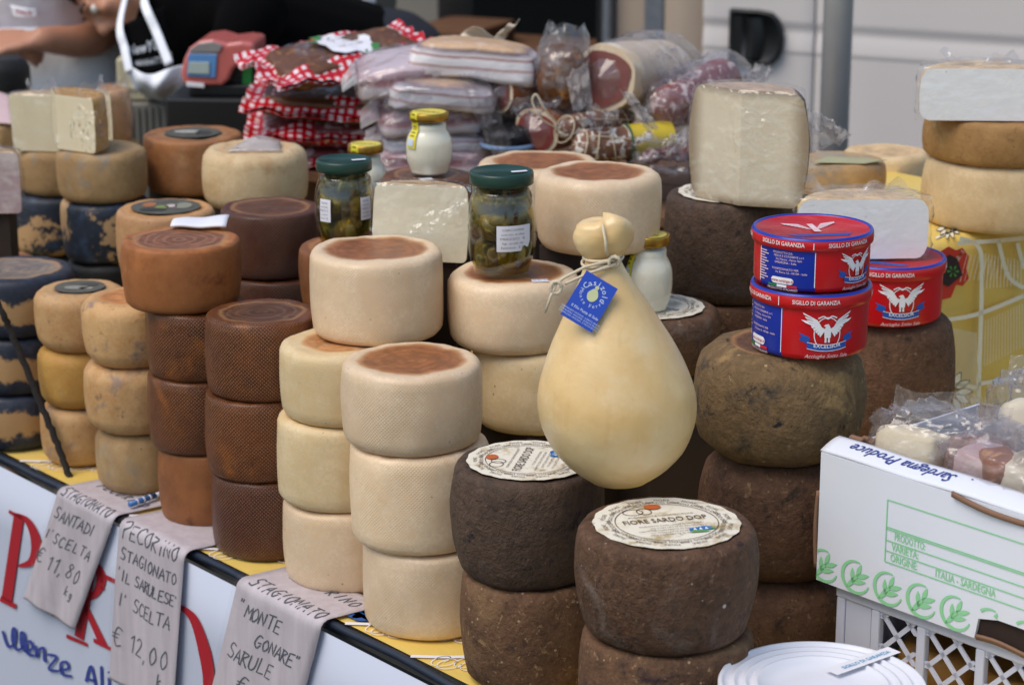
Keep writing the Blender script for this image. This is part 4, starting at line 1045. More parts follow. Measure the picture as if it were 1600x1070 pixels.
def sticker_on(W, x, y, rot=0.0, wd=.022, text=True):
    o = W['o']; m = MB(); z = W['h']+.0012; inv = -o.rotation_euler.z
    def fl(a, b): q = Vector((a, b, 0)); q.rotate(Matrix.Rotation(rot, 3, 'Z')); q += Vector((x, y, 0)); q.rotate(Matrix.Rotation(inv, 3, 'Z')); return (q.x, q.y, z)
    m.add([fl(-wd/2, -.007), fl(wd/2, -.007), fl(wd/2, .007), fl(-wd/2, .007)], [(0, 1, 2, 3)]); s = m.obj('price_sticker', M['white_paper'], o, smooth=False)
    if text:
        k = MB(); f2 = lambda a, b: tuple(Vector(fl(a, b))+Vector((0, 0, .0005)))
        put_text(k, '08-09-09', .006, f2, 0, .001); k.obj('lettering', ink('#5560a0'), s, smooth=False)
sticker_on(ST['L'][1], .034, -.056, .12)
sticker_on(ST['T'][0], .0, -.052, .3, .02, False)

# ------------------------------------------------------------------ round tins with an eagle emblem
def tin(label, loc, r, h, rz):
    t = thing('fish_tin', label, 'tin', loc, rz, 'round red and blue tins of salted anchovies')
    rb_ = r*.955; hl = h*.80
    prof = [(0, 0), (rb_*.93, 0), (rb_*.985, .003), (rb_, .007), (rb_, hl), (rb_*.98, h*.97)]
    me = lathe_mesh('can_body', prof, 96); body = link('can_body', me, [M['red_tin'], M['blue_tin']], t)
    # two blue panels round the wall, part of the printed can
    for p in me.polygons:
        a = math.degrees(math.atan2(p.center.y, p.center.x)) % 360
        if len(p.vertices) == 4 and p.center.z > .0005 and (196 < a < 258 or 16 < a < 78): p.material_index = 1
    lp = [(r*.975, hl-.002), (r, hl-.001), (r*1.008, hl+(h-hl)*.3), (r*1.004, h-.0025), (r*.985, h), (r*.95, h+.0004), (r*.93, h-.0012), (r*.92, h-.0022), (0, h-.0022)]
    me = lathe_mesh('lid', lp, 96); lid = link('lid', me, [M['red_tin'], M['blue_tin']], t)
    for p in me.polygons:
        q = math.hypot(p.center.x, p.center.y)
        if p.center.z > h-.0016 and q > r*.925: p.material_index = 1
    cyl = lambda R_, a0: (lambda x, y: (R_*math.cos(a0+x/R_), R_*math.sin(a0+x/R_), y))
    wk, pk_, bl, wl = MB(), MB(), MB(), MB()
    Rl = r*1.008+.0007; Rw = rb_+.0007; R2 = rb_+.0014; R3 = rb_+.0020
    for a in (225, 292, 25, 92, 158):
        put_text(wl, 'SIGILLO DI GARANZIA', r*.098, cyl(Rl, R(a)), 0, hl+(h-hl)*.44, bold=.012, width=r*.80)
    for a in (256, 60): put_stroke(wl, [(0, hl+.001), (0, h-.004)], .0010, cyl(Rl, R(a)))
    wl.obj('lettering', M['white_ink'], lid, smooth=False)
    for a in (258, 196, 16, 78): put_stroke(wk, [(0, .007), (0, hl-.003)], r*.014, cyl(Rw, R(a)))
    # small print on the blue panels
    for a in (216, 36):
        f = cyl(Rw, R(a+9))
        for i, s_ in enumerate(('PRODOTTO DA', 'PESCA E CONSERVE s.r.l.', 'Via Marina - Porto Sale', 'SARDEGNA - Italia', '', 'CONFEZIONATO PER', 'Via Roma 12 - 09100 - Italia')):
            if s_: put_text(pk_, s_, r*.050, f, -r*.10+len(s_)*r*.009, hl*.88-i*hl*.075)
        f0 = cyl(Rw, R(a-14))
        for i in range(12): put_stroke(pk_, [(-r*.12, hl*.86-i*hl*.06), (0, hl*.86-i*hl*.06), (r*(.06+.05*math.sin(i*2.1)), hl*.86-i*hl*.06)], r*.016, f0)
        pill = [(hl*.075*math.cos(q), hl*.075*math.sin(q)) for q in [i*math.pi/12 for i in range(24)]]
        pw = MB(); put_stroke(pw, [(r*.21*(k_/10-1), hl*.24) for k_ in range(21)], [hl*.15*max(.25, math.sqrt(max(0.0, 1-max(0, abs(k_/10-1)-.72)**2/.0784))) for k_ in range(21)], f); pw.obj('address_pill', M['white_ink'], body, smooth=False)
        fl = cyl(R2, R(a+9)); q = MB(); put_text(q, 'www.ortirgo.it', r*.07, fl, 0, hl*.24, bold=.01); q.obj('lettering', ink('#b02030'), body, smooth=False)
        for j, cc in enumerate(('#1f7a3c', '#f0f0f0', '#c81e28')):
            q = MB(); x0 = -r*.27+j*r*.18; q.add([f(x0, hl*.09), f(x0+r*.18, hl*.09), f(x0+r*.18, hl*.145), f(x0, hl*.145)], [(0, 1, 2, 3)]); q.obj('flag_stripe', ink(cc), body, smooth=False)
        put_text(pk_, 'PRODOTTO ITALIANO', r*.055, f, 0, hl*.045)
    # eagle with spread wings over a ribbon
    for a in (304, 124):
        f = cyl(Rw, R(a)); f2 = cyl(R2, R(a)); f3 = cyl(R3, R(a)); S = hl*.40; cy = hl*.56
        P = lambda pts, fn_, mb_: mb_.add([fn_(S*x, cy+S*y) for x, y in pts], [tuple(range(len(pts)))])
        put_stroke(wk, [(S*.62*math.cos(q), cy-S*.12+S*.78*math.sin(q)) for q in [i*2*math.pi/40 for i in range(41)]], S*.045, f)
        for sx in (-1, 1):
            for j in range(9):                     # flight feathers
                x0 = .16+.035*j; y0 = .02+.055*j
                x1, y1 = .34+.098*j, -.26+.085*j+.012*j*j*.5
                a1 = [(sx*x0, y0), (sx*(x0+.05), y0+.09), (sx*(x1+.06), y1+.10), (sx*x1, y1)]
                if sx < 0: a1.reverse()
                P(a1, f2, wk)
            a1 = [(sx*.06, .10), (sx*.30, .22), (sx*.62, .46), (sx*1.25, .56), (sx*1.05, .42), (sx*.70, .28), (sx*.2, -.05)]
            if sx < 0: a1.reverse()
            P(a1, f2, wk)
        P([(-.15, -.30), (.15, -.30), (.17, .05), (.10, .25), (.03, .36), (-.12, .34), (-.20, .26), (-.10, .24), (-.16, .05)], f2, wk)
        for sx in (-.09, .07): P([(sx-.05, -.52), (sx+.05, -.52), (sx+.04, -.28), (sx-.04, -.28)], f2, wk)
        put_stroke(wk, [(S*x, cy+S*y) for x, y in spline([(-.45, .62), (-.2, .72), (.0, .60), (.2, .72), (.45, .62)], 5)], S*.06, f)
        rb1 = [(-.95+1.9*i/14, -.70-.22*math.cos((i/14-.5)*2.2)) for i in range(15)]
        top_ = [(x, y+.30) for x, y in rb1]
        bl.add([f2(S*x, cy+S*y) for x, y in rb1]+[f2(S*x, cy+S*y) for x, y in top_], [(i, i+1, 16+i, 15+i) for i in range(14)])
        for sx in (-1, 1):
            a1 = [(sx*.80, -.28), (sx*1.36, -.06), (sx*1.20, -.22), (sx*1.32, -.42), (sx*.86, -.62)]
            if sx > 0: a1.reverse()
            P(a1, f, bl)
        for ln in (rb1, top_): put_stroke(wk, [(S*x, cy+S*y) for x, y in ln], S*.028, f3)
        arc = lambda x, y: f3(x, y-S*.22*math.cos(x/S/.95*1.1)+cy-S*.52)
        put_text(wk, 'EXCELSIOR', S*.25, arc, 0, S*.03, bold=.015, width=S*1.3)
        put_text(pk_, 'Acciughe Sotto Sale', S*.25, f, 0, hl*.085, shear=.35, width=S*2.1)
    wk.obj('emblem', M['white_ink'], body, smooth=False); bl.obj('ribbon', ink('#1d4fa8'), body, smooth=False); pk_.obj('small_print', M['pale_pink_ink'], body, smooth=False)
    z = h-.0018; e = MB()
    for sx in (-1, 1):
        for j in range(7):
            fl = lambda x, y, z_=z+.00012*j+(.00006 if sx > 0 else 0): (x, y, z_)
            e.add([fl(sx*r*(.04+.02*j), r*.04*j-r*.1), fl(sx*r*(.07+.02*j), r*(.04*j)), fl(sx*r*(.16+.05*j), r*(.055*j+.02)), fl(sx*r*(.13+.05*j), r*(.05*j-.07))], [(0, 1, 2, 3)])
    fl = lambda x, y: (x, y, z+.0010)
    e.add([fl(-r*.06, -r*.34), fl(r*.06, -r*.34), fl(r*.05, r*.22), fl(-r*.05, r*.22)], [(0, 1, 2, 3)])
    e.obj('lid_emblem', M['pale_pink_ink'], lid, smooth=False)
    q = MB(); q.add([(r*.55*p, -r*.52+r*.08*s_, z) for p, s_ in ((-1, 1), (-.8, -1), (.8, -1), (1, 1))], [(0, 1, 2, 3)]); q.obj('lid_ribbon', ink('#1d4fa8'), lid, smooth=False)
    m = MB(); m.grid(lambda u, v: (r*.91*(.05+.95*v)*math.cos(2*math.pi*u), r*.91*(.05+.95*v)*math.sin(2*math.pi*u), h-.0006), 40, 5, wrap=True); m.obj('clear_cover', M['film'], t)
    return t
W = ST['O'][2]; c = on(W, 1264, W['Y']-.02); k = mpp(c.y, c.z); r = 93.5*k
zt1 = at_d(1264, 460, c.y-r*.9).z; h1 = zt1-c.z
tin('lower anchovy tin with its eagle to the front, on the mouldy olive wheel', c, r, h1, R(-24))
c2 = c+Vector((.0, .004, h1+.0008)); zt2 = at_d(1264, 373, c2.y-r*.9).z
tin('upper anchovy tin with its blue panel to the front, topmost of two stacked tins', c2, r, zt2-c2.z, R(8))
W = ST['P'][0]; c = on(W, 1383, W['Y']-.015); k = mpp(c.y, c.z); r = 90*k
T3H = at_d(1383, 418, c.y-r*.9).z-c.z
tin('single anchovy tin under the white cheese block, beside the yellow cloth', c, r, T3H, R(-27)); T3 = (c, r, T3H)

# ------------------------------------------------------------------ cut cheeses
def sector(label, mat, cut, loc, Rm, h, a0, a1, rz=0, rb=.95, rt=.95, er=.008, filmm='film_tight', crumple=.0012, group='film-wrapped cheese wedges', tilt=(0, 0), seg=36, off=.0012, tuft=0):
    pr, k = wheel_profile(Rm, h, rb, rt, er, 0)
    sd_ = rng.uniform(0, 50)
    def disp(p, i, a):
        f = 1+.02*fbm((math.cos(a)*1.3+sd_, math.sin(a)*1.3, p.z*8)); return Vector((p.x*f, p.y*f, p.z))
    me = lathe_mesh('cheese_wedge', pr, seg, a0, a1, top_from=k, disp=disp)
    o = link('cheese_wedge', me, [M[mat], M[cut]], None, loc); o.rotation_euler = (tilt[0], tilt[1], rz)
    for p in me.polygons:
        if p.material_index == 1: p.use_smooth = False
    tag(o, label, 'cheese', group)
    if filmm:                                      # wrap drawn round the wedge: outline of the sector, subdivided and crumpled
        am = (a0+a1)/2
        cen = Vector((math.cos(am), math.sin(am), 0))*(Rm*.45)
        m = MB(); arc = Rm*(a1-a0); tot = 2*Rm+arc
        def outl(u):                               # point on the outline, its outward normal, and whether it lies on the rind
            s = (u % 1.0)*tot
            if s < Rm: return Vector((math.cos(a0), math.sin(a0), 0))*s, Vector((math.sin(a0), -math.cos(a0), 0))
            if s < Rm+arc: a = a0+(s-Rm)/Rm; d = Vector((math.cos(a), math.sin(a), 0)); return d*Rm, d
            return Vector((math.cos(a1), math.sin(a1), 0))*(tot-s), Vector((-math.sin(a1), math.cos(a1), 0))
        def fn(u, v):
            q, nn = outl(u); t = v*3
            if t < .6: z, s_ = 0.0002, t/.6
            elif t < 2.4: z, s_ = h*(t-.6)/1.8, 1.0
            else: z, s_ = h, (3-t)/.6
            hb = min(1, z/h); bul = (rb+(rt-rb)*hb)+(1-max(rb, rt))*(1-(2*hb-1)**2)
            cr = off+crumple*abs(fbm((q.x*55+sd_, q.y*55, z*55)))
            p = q*bul+nn*(cr+.022*Rm*(1 if (q.length > Rm*.999) else 0)); p = cen+(p-cen)*s_
            z2 = z if t < .6 else z+(off*.7+crumple*.8*abs(fbm((p.x*70, p.y*70, z*50+sd_))))*(1 if t >= 2.4 else hb)
            return (p.x, p.y, max(.0003, z2))
        m.grid(fn, 64, 30, wrap=True); m.obj('film_wrap', M[filmm], o)
        if tuft:
            m = MB()
            m.grid(lambda u, v: (cen.x+(u-.5)*Rm*tuft*(1+.3*v), cen.y+.012*math.sin(u*15)*v+.01*math.sin(u*7+2), h+.001+v*.018*(.5+.5*math.sin(u*9+1)+.3*math.sin(u*23))), 30, 5); m.obj('film_tuft', M['film_bag'], o)
    return o
def spot(px, py, D): return at_d(px, py, D)
# big wedge on the labelled wheel : two cut faces meeting in a blunt edge towards us
W = ST['R'][1]; k = mpp(3.26, W['z1'])
hB = at_d(1150, 143, 3.19).z-W['z1']
c = Vector(((1148-800)*k, 3.20, W['z1']+.0024))
sector('big tall wedge with a pale cut face, standing on a labelled dark wheel', 'aged', 'paste_grey', c, .098, hB-.003, R(-16), R(134), 0, .88, .87, .012, tuft=0, group='film-wrapped cheese wedges', off=.0015)
# square wedge between the artichoke jars
D = 3.06; W = ST['I'][3]
zb = at_d(655, 408, D).z; k = mpp(D, zb)
c = Vector(((655-800)*k, D, zb)); SUPW = (c, .05)
wd = 151*k/2; hW = at_d(655, 292, D).z-zb
m = MB(); m.box(-.05, .05, .005, .06, 0, zb-ZT-.001); m.obj('block', M['block'], stand, (c.x, c.y, ZT+.0005), smooth=False)
sector('square pale wedge tightly wrapped in shiny film between the two artichoke jars', 'pale', 'paste_wrap', c, wd, hW, 0.0, math.pi, R(-3), .97, .95, .006, tilt=(R(-4), R(2)), filmm='film_shiny', crumple=.003, off=.0020)
# three wedges on the grey-tan wheels at the top left
W = ST['X'][2]; c = on(W, 0); k = mpp(3.86, W['z1']); hx = at_d(125, 155, 3.84).z-W['z1']
sector('front wrapped wedge with an orange rind on one side, on a grey-tan wheel', 'yellow_tan', 'paste', Vector(((88-800)*k, 3.875, W['z1']+.0015)), .088, hx, R(-32), R(106), 0, .97, .95, .006, tuft=.9, crumple=.002, filmm='film_shiny')
for o_ in (): pass
W = ST['Y'][2]; k = mpp(4.1, W['z1']); hy = at_d(65, 148, 4.07).z-W['z1']
sector('left wrapped wedge with a plain cut face, next to the picture edge', 'pale', 'paste', Vector(((68-800)*k, 4.06, W['z1']+.0015)), .052, hy, R(-6), R(176), R(-4), .9, 1.0, .006, tuft=.9, crumple=.002)
W = ST['Z'][0]; k = mpp(4.3, W['z1']); hz_ = at_d(187, 145, 4.25).z-W['z1']
sector('rear wrapped wedge turned to show its round orange rind, behind the front wedge', 'label_tan', 'paste', Vector(((158-800)*k, 4.29, W['z1']+.0015)), .064, hz_, R(-58), R(95), 0, .93, .9, .01, tuft=.7, crumple=.002)
# half wheels, cut face to the front, on the right
def half(label, mat, cut, cx, w_, yb, yt, D, filmm=None, z0=None, rz=0.0, tuft=0, er=.006, gr='half wheels with the cut face to the front'):
    zb = at_d(cx, yb, D).z if z0 is None else z0; k = mpp(D, zb)
    h = at_d(cx, yt, D).z-zb
    o = sector(label, mat, cut, Vector(((cx-800)*k, D, zb)), w_/2*k, h, 0.0, math.pi, rz, .97, .96, er, filmm, .0045, gr, tuft=tuft, off=.0022)
    return zb+h
z = half('white half cheese wrapped in wrinkled film, resting on the single tin', 'pale', 'paste_white', 1347, 208, 414, 312, 3.035, 'film_white', z0=T3[0].z+T3[2]+.0015, rz=R(3), tuft=1.3, er=.014)
W1 = wheel('pale', 'cream wheel with small holes, lowest of the stack on the yellow cloth', 3.46, 1566, 252, 344, z0=ZR+.0018, z1=at_d(1530, 262, 3.36).z, rb=.95, rt=.93, group=GT, er=.008)
W2 = wheel('crusty', 'brown crusted wheel in the middle of the stack on the yellow cloth', 3.46, 1568, 250, 262, z0=W1['z1']+.001, z1=at_d(1536, 192, 3.36).z, rb=.96, rt=.95, group=GT, er=.006)
zR2 = W2['z1']
zR3 = half('white half cheese in loose film on top of the stack on the yellow cloth', 'pale', 'paste_white', 1536, 202, 188, 108, 3.37, 'film_white', z0=zR2+.001, rz=R(-3), tuft=1.0, er=.014)
# thin things lying on wheels
def sheet_on(W, name, label, pts, mat, lift_=.004, cat='wrapper', curl=.012):
    o = W; c = Vector((W['X'], W['Y'], W['z1']+.002)); m = MB()
    A, B, C_, D_ = [Vector((*p, 0)) for p in pts]
    def fn(u, v):
        p = A.lerp(B, u).lerp(D_.lerp(C_, u), v); return (p.x, p.y, lift_*abs(math.sin(u*3.1)*math.sin(v*2.8))+curl*max(0, v-.75)*abs(fbm((u*3, v, 1)))*2+.0006)
    m.grid(fn, 14, 10); s = m.obj(name, mat, None, c); solid(s, .0006); return tag(s, label, cat)
sheet_on(ST['V'][0], 'wrapper', 'crumpled clear wrapper lying on the pale cream-tan wheel', [(-.04, -.055), (.05, -.05), (.04, .03), (-.02, .03)], M['film_milky'], .016)
sheet_on(ST['AA'][0], 'paper_tag', 'flat greenish paper tag lying on the yellowish wheel behind the big wedge', [(-.05, -.05), (.03, -.06), (.07, -.03), (-.02, .0)], flat('tag_paper', '#a8a682', .6), .001, 'tag', 0)
# folded paper sticking out between the rust wheel and the dark wheel
W = ST['D'][3]; m = MB(); c = Vector(((308-800)*mpp(3.20, W['z1']), 3.215, W['z1']+.0035))
m.grid(lambda u, v: (-.040+.080*u, .045*v-.004*u, .003*math.sin(v*3)+.006*u*v+.001*math.sin(u*9)+.0006), 12, 6); s = m.obj('folded_paper', M['white_paper'], None, c); solid(s, .003)
tag(s, 'folded white paper on the back rim of the big rust wheel', 'paper')

# ------------------------------------------------------------------ the pear-shaped cheese
WN, WM = ST['N'][1], ST['M'][1]
D = 2.485; k = mpp(D, 1.15)
zb = WN['z1']+.0016
cx = Vector(((968-800)*mpp(D, zb+.1), D, zb))
pear = thing('pear_cheese', 'large yellowish pear-shaped hanging cheese tied with string and a blue tag', 'cheese', cx)
ztop = at_d(945, 400, D).z-zb; Rp = 124*mpp(D, zb+.1)
H = ztop
keys = [(0, 0), (.03, .40), (.08, .62), (.16, .83), (.25, .95), (.33, 1.0), (.42, .985), (.52, .90), (.62, .775), (.72, .62), (.80, .49), (.87, .375), (.93, .285), (.97, .235), (1.0, .21)]
def prad(t):
    for (a, x), (b, y) in zip(keys, keys[1:]):
        if a <= t <= b:
            i = keys.index((a, x)); f = (t-a)/(b-a)
            p0 = keys[max(i-1, 0)][1]; p3 = keys[min(i+2, len(keys)-1)][1]
            return Rp*(.5*((2*x)+(y-p0)*f+(2*p0-5*x+4*y-p3)*f*f+(3*x-p0-3*y+p3)*f**3))
    return 0
lean = lambda t: -.014*t*t*1.5
prof = [(0, 0)]+[(Rp*.40*math.sin(i*math.pi/8)**1.0*1.0, H*.03*(1-math.cos(i*math.pi/8))) for i in (1, 2, 3)]+[(max(prad(i/44), .002), H*i/44) for i in range(2, 45)]
def dp(p, i, a):
    t = p.z/H; f = 1+.012*fbm((math.cos(a)+3, math.sin(a), t*2.2))+.012*math.sin(a*9+3)*max(0, t-.72)
    return Vector((p.x*f+lean(t), p.y*f, p.z))
me = lathe_mesh('body', prof, 96, disp=dp); bodyp = link('body', me, M['pear'], pear); 
# the knob above the string : two lobes pinched by the cord
m = MB(); kr = 41*k
KP = [(0, 0, -.80), (.06, .46, -.80), (.2, .62, -.62), (.36, .88, -.30), (.52, 1.0, .05), (.68, 1.0, .40), (.80, .92, .68), (.90, .66, .86), (.96, .34, .90), (1, 0, .88)]
def knob(u, v):
    a = 2*math.pi*u
    for p_, q_ in zip(KP, KP[1:]):
        if p_[0] <= v <= q_[0]: f = (v-p_[0])/(q_[0]-p_[0]); r_, z = p_[1]+(q_[1]-p_[1])*f, p_[2]+(q_[2]-p_[2])*f; break
    up_ = max(0, v-.25)
    groove = math.exp(-((math.sin((a-4.86)/2))**2)*90)+.6*math.exp(-((math.sin((a-1.9)/2))**2)*60)
    r_ *= 1+.12*math.cos(2*a)-.20*groove*up_+.05*math.sin(a*7+1)*up_+.06*fbm((math.cos(a), math.sin(a), v*2))
    z += up_*(.34*math.exp(-((a-5.6)/.75)**2)-.10*math.exp(-((a-3.6)/.9)**2))+.05*math.sin(a*6)*up_*(1-v)
    return (kr*r_*math.cos(a)+lean(1), kr*.9*r_*math.sin(a), kr*z)
m.grid(knob, 48, 24, wrap=True)
zk = H+kr*.56
kn = m.obj('knob', M['pear'], pear, (0, 0, zk))
# string round the neck and over the knob
m = MB(); rn = Rp*.225
def ringp(z0, amp, rr_=rn): return [((rr_+.001)*math.cos(a)+lean(1), (rr_+.001)*math.sin(a), z0+amp*math.sin(a+1)) for a in [i*2*math.pi/40 for i in range(40)]]
m.tube(ringp(H+.001, .003), .0017, 6, closed=True); m.tube(ringp(H-.004, .005, rn*1.08), .0017, 6, closed=True)
sp = m.obj('string', M['string'], pear)
m = MB(); m.tube([(lean(1)+.006, -kr*.62, H+.004), (lean(1)+.003, -kr*.98, H+kr*.4), (lean(1)+.002, -kr*1.0, H+kr*.8), (lean(1)-.001, -kr*.62, H+kr*1.32), (lean(1), .0, H+kr*1.42), (lean(1), kr*.9, H+kr*.8), (lean(1), kr*.6, H)], .0017, 6); m.obj('string', M['string'], pear)
xl = lean(1)
kx, kz = xl-.052, H-.021
m = MB(); m.tube([(xl+.012, -rn-.002, H+.001), (xl-.02, -rn-.006, H-.006), (kx+.008, -rn-.02, kz+.006), (kx, -rn-.022, kz)], .0019, 6); m.tube([(xl+.014, -rn-.003, H-.004), (xl-.016, -rn-.010, H-.012), (kx+.010, -rn-.022, kz)], .0019, 6)
m.tube([(kx, -rn-.022, kz), (kx-.006, -rn-.024, kz-.014), (kx-.012, -rn-.024, kz-.032)], .0017, 6); m.obj('string', M['string'], pear)
m = MB(); m.tube([(kx+.006*math.cos(a), -rn-.023, kz-.004+.007*math.sin(a)) for a in [i*.7 for i in range(18)]], .0022, 6); m.obj('knot', M['string'], pear)
m = MB(); m.tube([(xl+.012+.006*math.cos(a), -rn-.003+.002*math.sin(a*1.5), H-.001+.006*math.sin(a)) for a in [i*.7 for i in range(16)]], .0021, 6); m.obj('knot', M['string'], pear)
# blue card
cc = Vector((xl-.016, -rn-.026, H-.040)); tw, th = .040, .056
rotM = Matrix.Rotation(R(24), 3, 'X') @ Matrix.Rotation(0, 3, 'Z')
TA = R(-31)
def ftag(x, y, d=0.0):
    q = Vector((x*math.cos(TA)-y*math.sin(TA), 0, x*math.sin(TA)+y*math.cos(TA)))
    q = Matrix.Rotation(R(-20), 3, 'X') @ (q+Vector((0, -d, 0))); return tuple(cc+q)
m = MB(); m.add([ftag(x, y, d) for d in (.0006, -.0002) for x, y in ((-tw/2, -th/2), (tw/2, -th/2), (tw/2, th/2), (-tw/2, th/2))], [(0, 1, 2, 3), (7, 6, 5, 4), (0, 4, 5, 1), (1, 5, 6, 2), (2, 6, 7, 3), (3, 7, 4, 0)])
card = m.obj('tag', M['tag_blue'], pear, smooth=False)
fl = lambda x, y: ftag(x, y, .0012)
k_ = MB(); y0 = .009
for ch, a in zip('Casizolu', [R(160-24*i) for i in range(8)]):
    put_text(k_, ch, .0088, fl, .0125*math.cos(a), y0+.0125*math.sin(a), a-math.pi/2, bold=.008)
for ch, a in zip('Monte Ferru', [R(188+16*i) for i in range(11)]):
    if ch != ' ': put_text(k_, ch, .0058, fl, .0135*math.cos(a), y0+.0135*math.sin(a), a+math.pi/2)
put_text(k_, 'Il Filo Pasta di Sole', .0045, fl, .002, -.0125, bold=.01)
for i in range(3): put_text(k_, 'FORMAGGIO VACCINO  A PASTA FILATA', .0026, fl, 0, -.018-.003*i)
k_.obj('lettering', ink('#c8d4ee'), card, smooth=False)
q = MB(); q.add([fl(.0062*math.cos(a)*(1-.35*max(0, math.sin(a))), y0-.001+.0078*math.sin(a)) for a in [i*2*math.pi/20 for i in range(20)]], [tuple(range(20))])
q.add([fl(.0024*math.cos(a), y0+.0082+.0024*math.sin(a)) for a in [i*2*math.pi/10 for i in range(10)]], [tuple(range(10))]); q.obj('pear_print', ink('#c8cc9c'), card, smooth=False)
# ------------------------------------------------------------------ cured meats heaped behind
def superel(rx, ry, rz, e=.6, nz=.05, seed=0, nu=36, nv=20, freq=1.6, bend=0.0, flatb=0.0):
    m = MB()
    def sp(x, p): return math.copysign(abs(x)**p, x)
    def fn(u, v):
        a, ph = 2*math.pi*u, math.pi*v-math.pi/2
        x = sp(math.cos(ph), e)*sp(math.cos(a), e); y = sp(math.cos(ph), e)*sp(math.sin(a), e); z = sp(math.sin(ph), e)
        f = 1+nz*fbm((x*freq+seed, y*freq, z*freq))+nz*.4*fbm((x*freq*4, y*freq*4+seed, z*freq*4))
        return (rx*x*f, ry*y*f, rz*z*f-bend*(x*x)*rz)
    m.grid(fn, nu, nv, wrap=True); return m
# bench the meats lie on
MZ = ZT+.30
pA, pB = at_d(380, 250, 4.36), at_d(1085, 250, 3.86)
md = Vector((pB.x-pA.x, pB.y-pA.y, 0)); ml = md.length; my = math.atan2(md.y, md.x)
bench = thing('meat_bench', 'low wooden bench behind the cheeses carrying the heap of cured meats', 'bench', (pA.x, pA.y, ZT), my)
for i in range(4): m = MB(); m.box(0, ml, -.10+.12*i, .015+.12*i, MZ-ZT-.02, MZ-ZT); bev(m.obj('plank', M['shelf_brown'], bench, smooth=False), .003)
for x in (.04, ml-.06): m = MB(); m.box(x, x+.03, -.08, .36, .002, MZ-ZT-.02); m.obj('trestle', M['shelf_brown'], bench, smooth=False)
GM = 'vacuum packs in red and white checked film'
def pack(label, px, py, wpx, D, dep, pitch, roll, yaw, seed, lab=False, spiced=True):
    c = at_d(px, py, D); k = mpp(D, c.z); wd = wpx*k
    t = thing('meat_pack', label, 'meat pack', c, 0, GM, rot=(pitch, roll, yaw))
    m = MB(); hw, hd = wd/2, dep/2
    th = .024
    def prof(x, y): return max(0, 1-abs(x)**4)*max(0, 1-abs(y)**4)
    def base(u, v, top=0):
        x, y = 2*u-1, 2*v-1
        pr = prof(min(1, abs(x)/.84), min(1, abs(y)/.80))
        edge = .010*fbm((x*2+seed, y*2, 0))+.012*(max(abs(x), abs(y))**6)*(.5+fbm((x*2.2, y*2.2, seed)))
        return (x*hw*(1+.03*fbm((x, y*3, seed))), y*hd*(1+.05*fbm((x*3, y, seed+4))), (edge if not top else edge+.0012)+(-th*.65*pr if not top else th*pr*(1+.25*fbm((x*3, y*3, seed+9)))))
    m.grid(lambda u, v: base(u, v, 0), 30, 20)
    sh = m.obj('checked_film', M['check'], t, uvfn=lambda p: (p[0]*1.0, p[1]*1.0)); solid(sh, .001)
    mm = superel(hw*.80, hd*.72, th, .45, .10, seed, 36, 16, 2.0); mo = mm.obj('meat', M['spiced'] if spiced else M['bag_meat'], t, (0, 0, th*.12))
    m = MB(); m.grid(lambda u, v: (lambda p: (p[0], p[1], p[2]+.003))(base(.04+.92*u, .04+.92*v, 1)), 30, 20); m.obj('clear_film', M['film'], t)
    m = MB()                                       # checked border folded over the front and back of the window
    for v0, v1 in ((0, .26), (.84, 1.0)):
        m.grid(lambda u, v: (lambda p: (p[0], p[1], p[2]+.0046))(base(u, v0+(v1-v0)*v, 1)), 30, 4)
    for u0, u1 in ((0, .17), (.86, 1.0)):
        m.grid(lambda u, v: (lambda p: (p[0], p[1], p[2]+.0050))(base(u0+(u1-u0)*u, .26+.58*v, 1)), 4, 16)
    b = m.obj('checked_border', M['check'], t, uvfn=lambda p: (p[0], p[1])); b['kind'] = 'stuff'
    if lab:
        m = MB(); out_ = [(.05+.30*math.cos(a)*(1+.12*math.sin(a*5)), .02+.60*math.sin(a)*(1+.10*math.cos(a*6))) for a in [i*2*math.pi/30 for i in range(30)]]
        f = lambda x, y, d=.0085: (lambda p: (p[0], p[1], p[2]+d))(base((x+1)/2, (y+1)/2, 1))
        n_ = len(out_)
        vs_ = [f(.05, .02)]+[f(.05+(x-.05)*.5, .02+(y-.02)*.5) for x, y in out_]+[f(x, y) for x, y in out_]
        m.add(vs_, [(0, 1+i, 1+(i+1) % n_) for i in range(n_)]+[(1+i, 1+n_+i, 1+n_+(i+1) % n_, 1+(i+1) % n_) for i in range(n_)])
        l = m.obj('paper_label', M['white_paper'], t)
        q = MB(); 
        for (x, y) in ((-.18, .42), (-.27, .2), (.2, -.55), (.28, -.40)): q.add([f(x+.06*math.cos(a)*(1+.4*math.sin(3*a)), y+.12*math.sin(a), .0095) for a in [i*.63 for i in range(10)]], [tuple(range(10))])
        q.obj('leaf_print', ink('#3c7a3c'), l, smooth=False)
        q = MB()
        for i, s_ in enumerate(('Guanciale', 'PRODOTTO TIPICO', 'stagionato al pepe')): put_text(q, s_, .12 if i else .2, lambda x, y: f(x, y, .0095), .06, .25-.22*i, width=.3)
        q.obj('lettering', ink('#7a7068'), l, smooth=False)
    return t
pack('top checked meat pack with a ragged white label over the peppered meat', 535, 94, 292, 4.22, .20, R(10), R(-7), R(30), 1, True)
pack('second checked meat pack, squeezed under the labelled one', 520, 158, 262, 4.24, .22, R(10), R(4), R(-4), 5)
pack('third checked meat pack down, with pale meat pressed against its front', 516, 200, 260, 4.25, .22, R(6), R(1), R(3), 9, spiced=False)
pack('lowest checked meat pack, resting on the bench behind the pale cream-tan wheel', 512, 238, 236, 4.26, .22, R(5), R(2), R(-3), 14, spiced=False)
GS = 'slabs of streaky bacon in clear film'
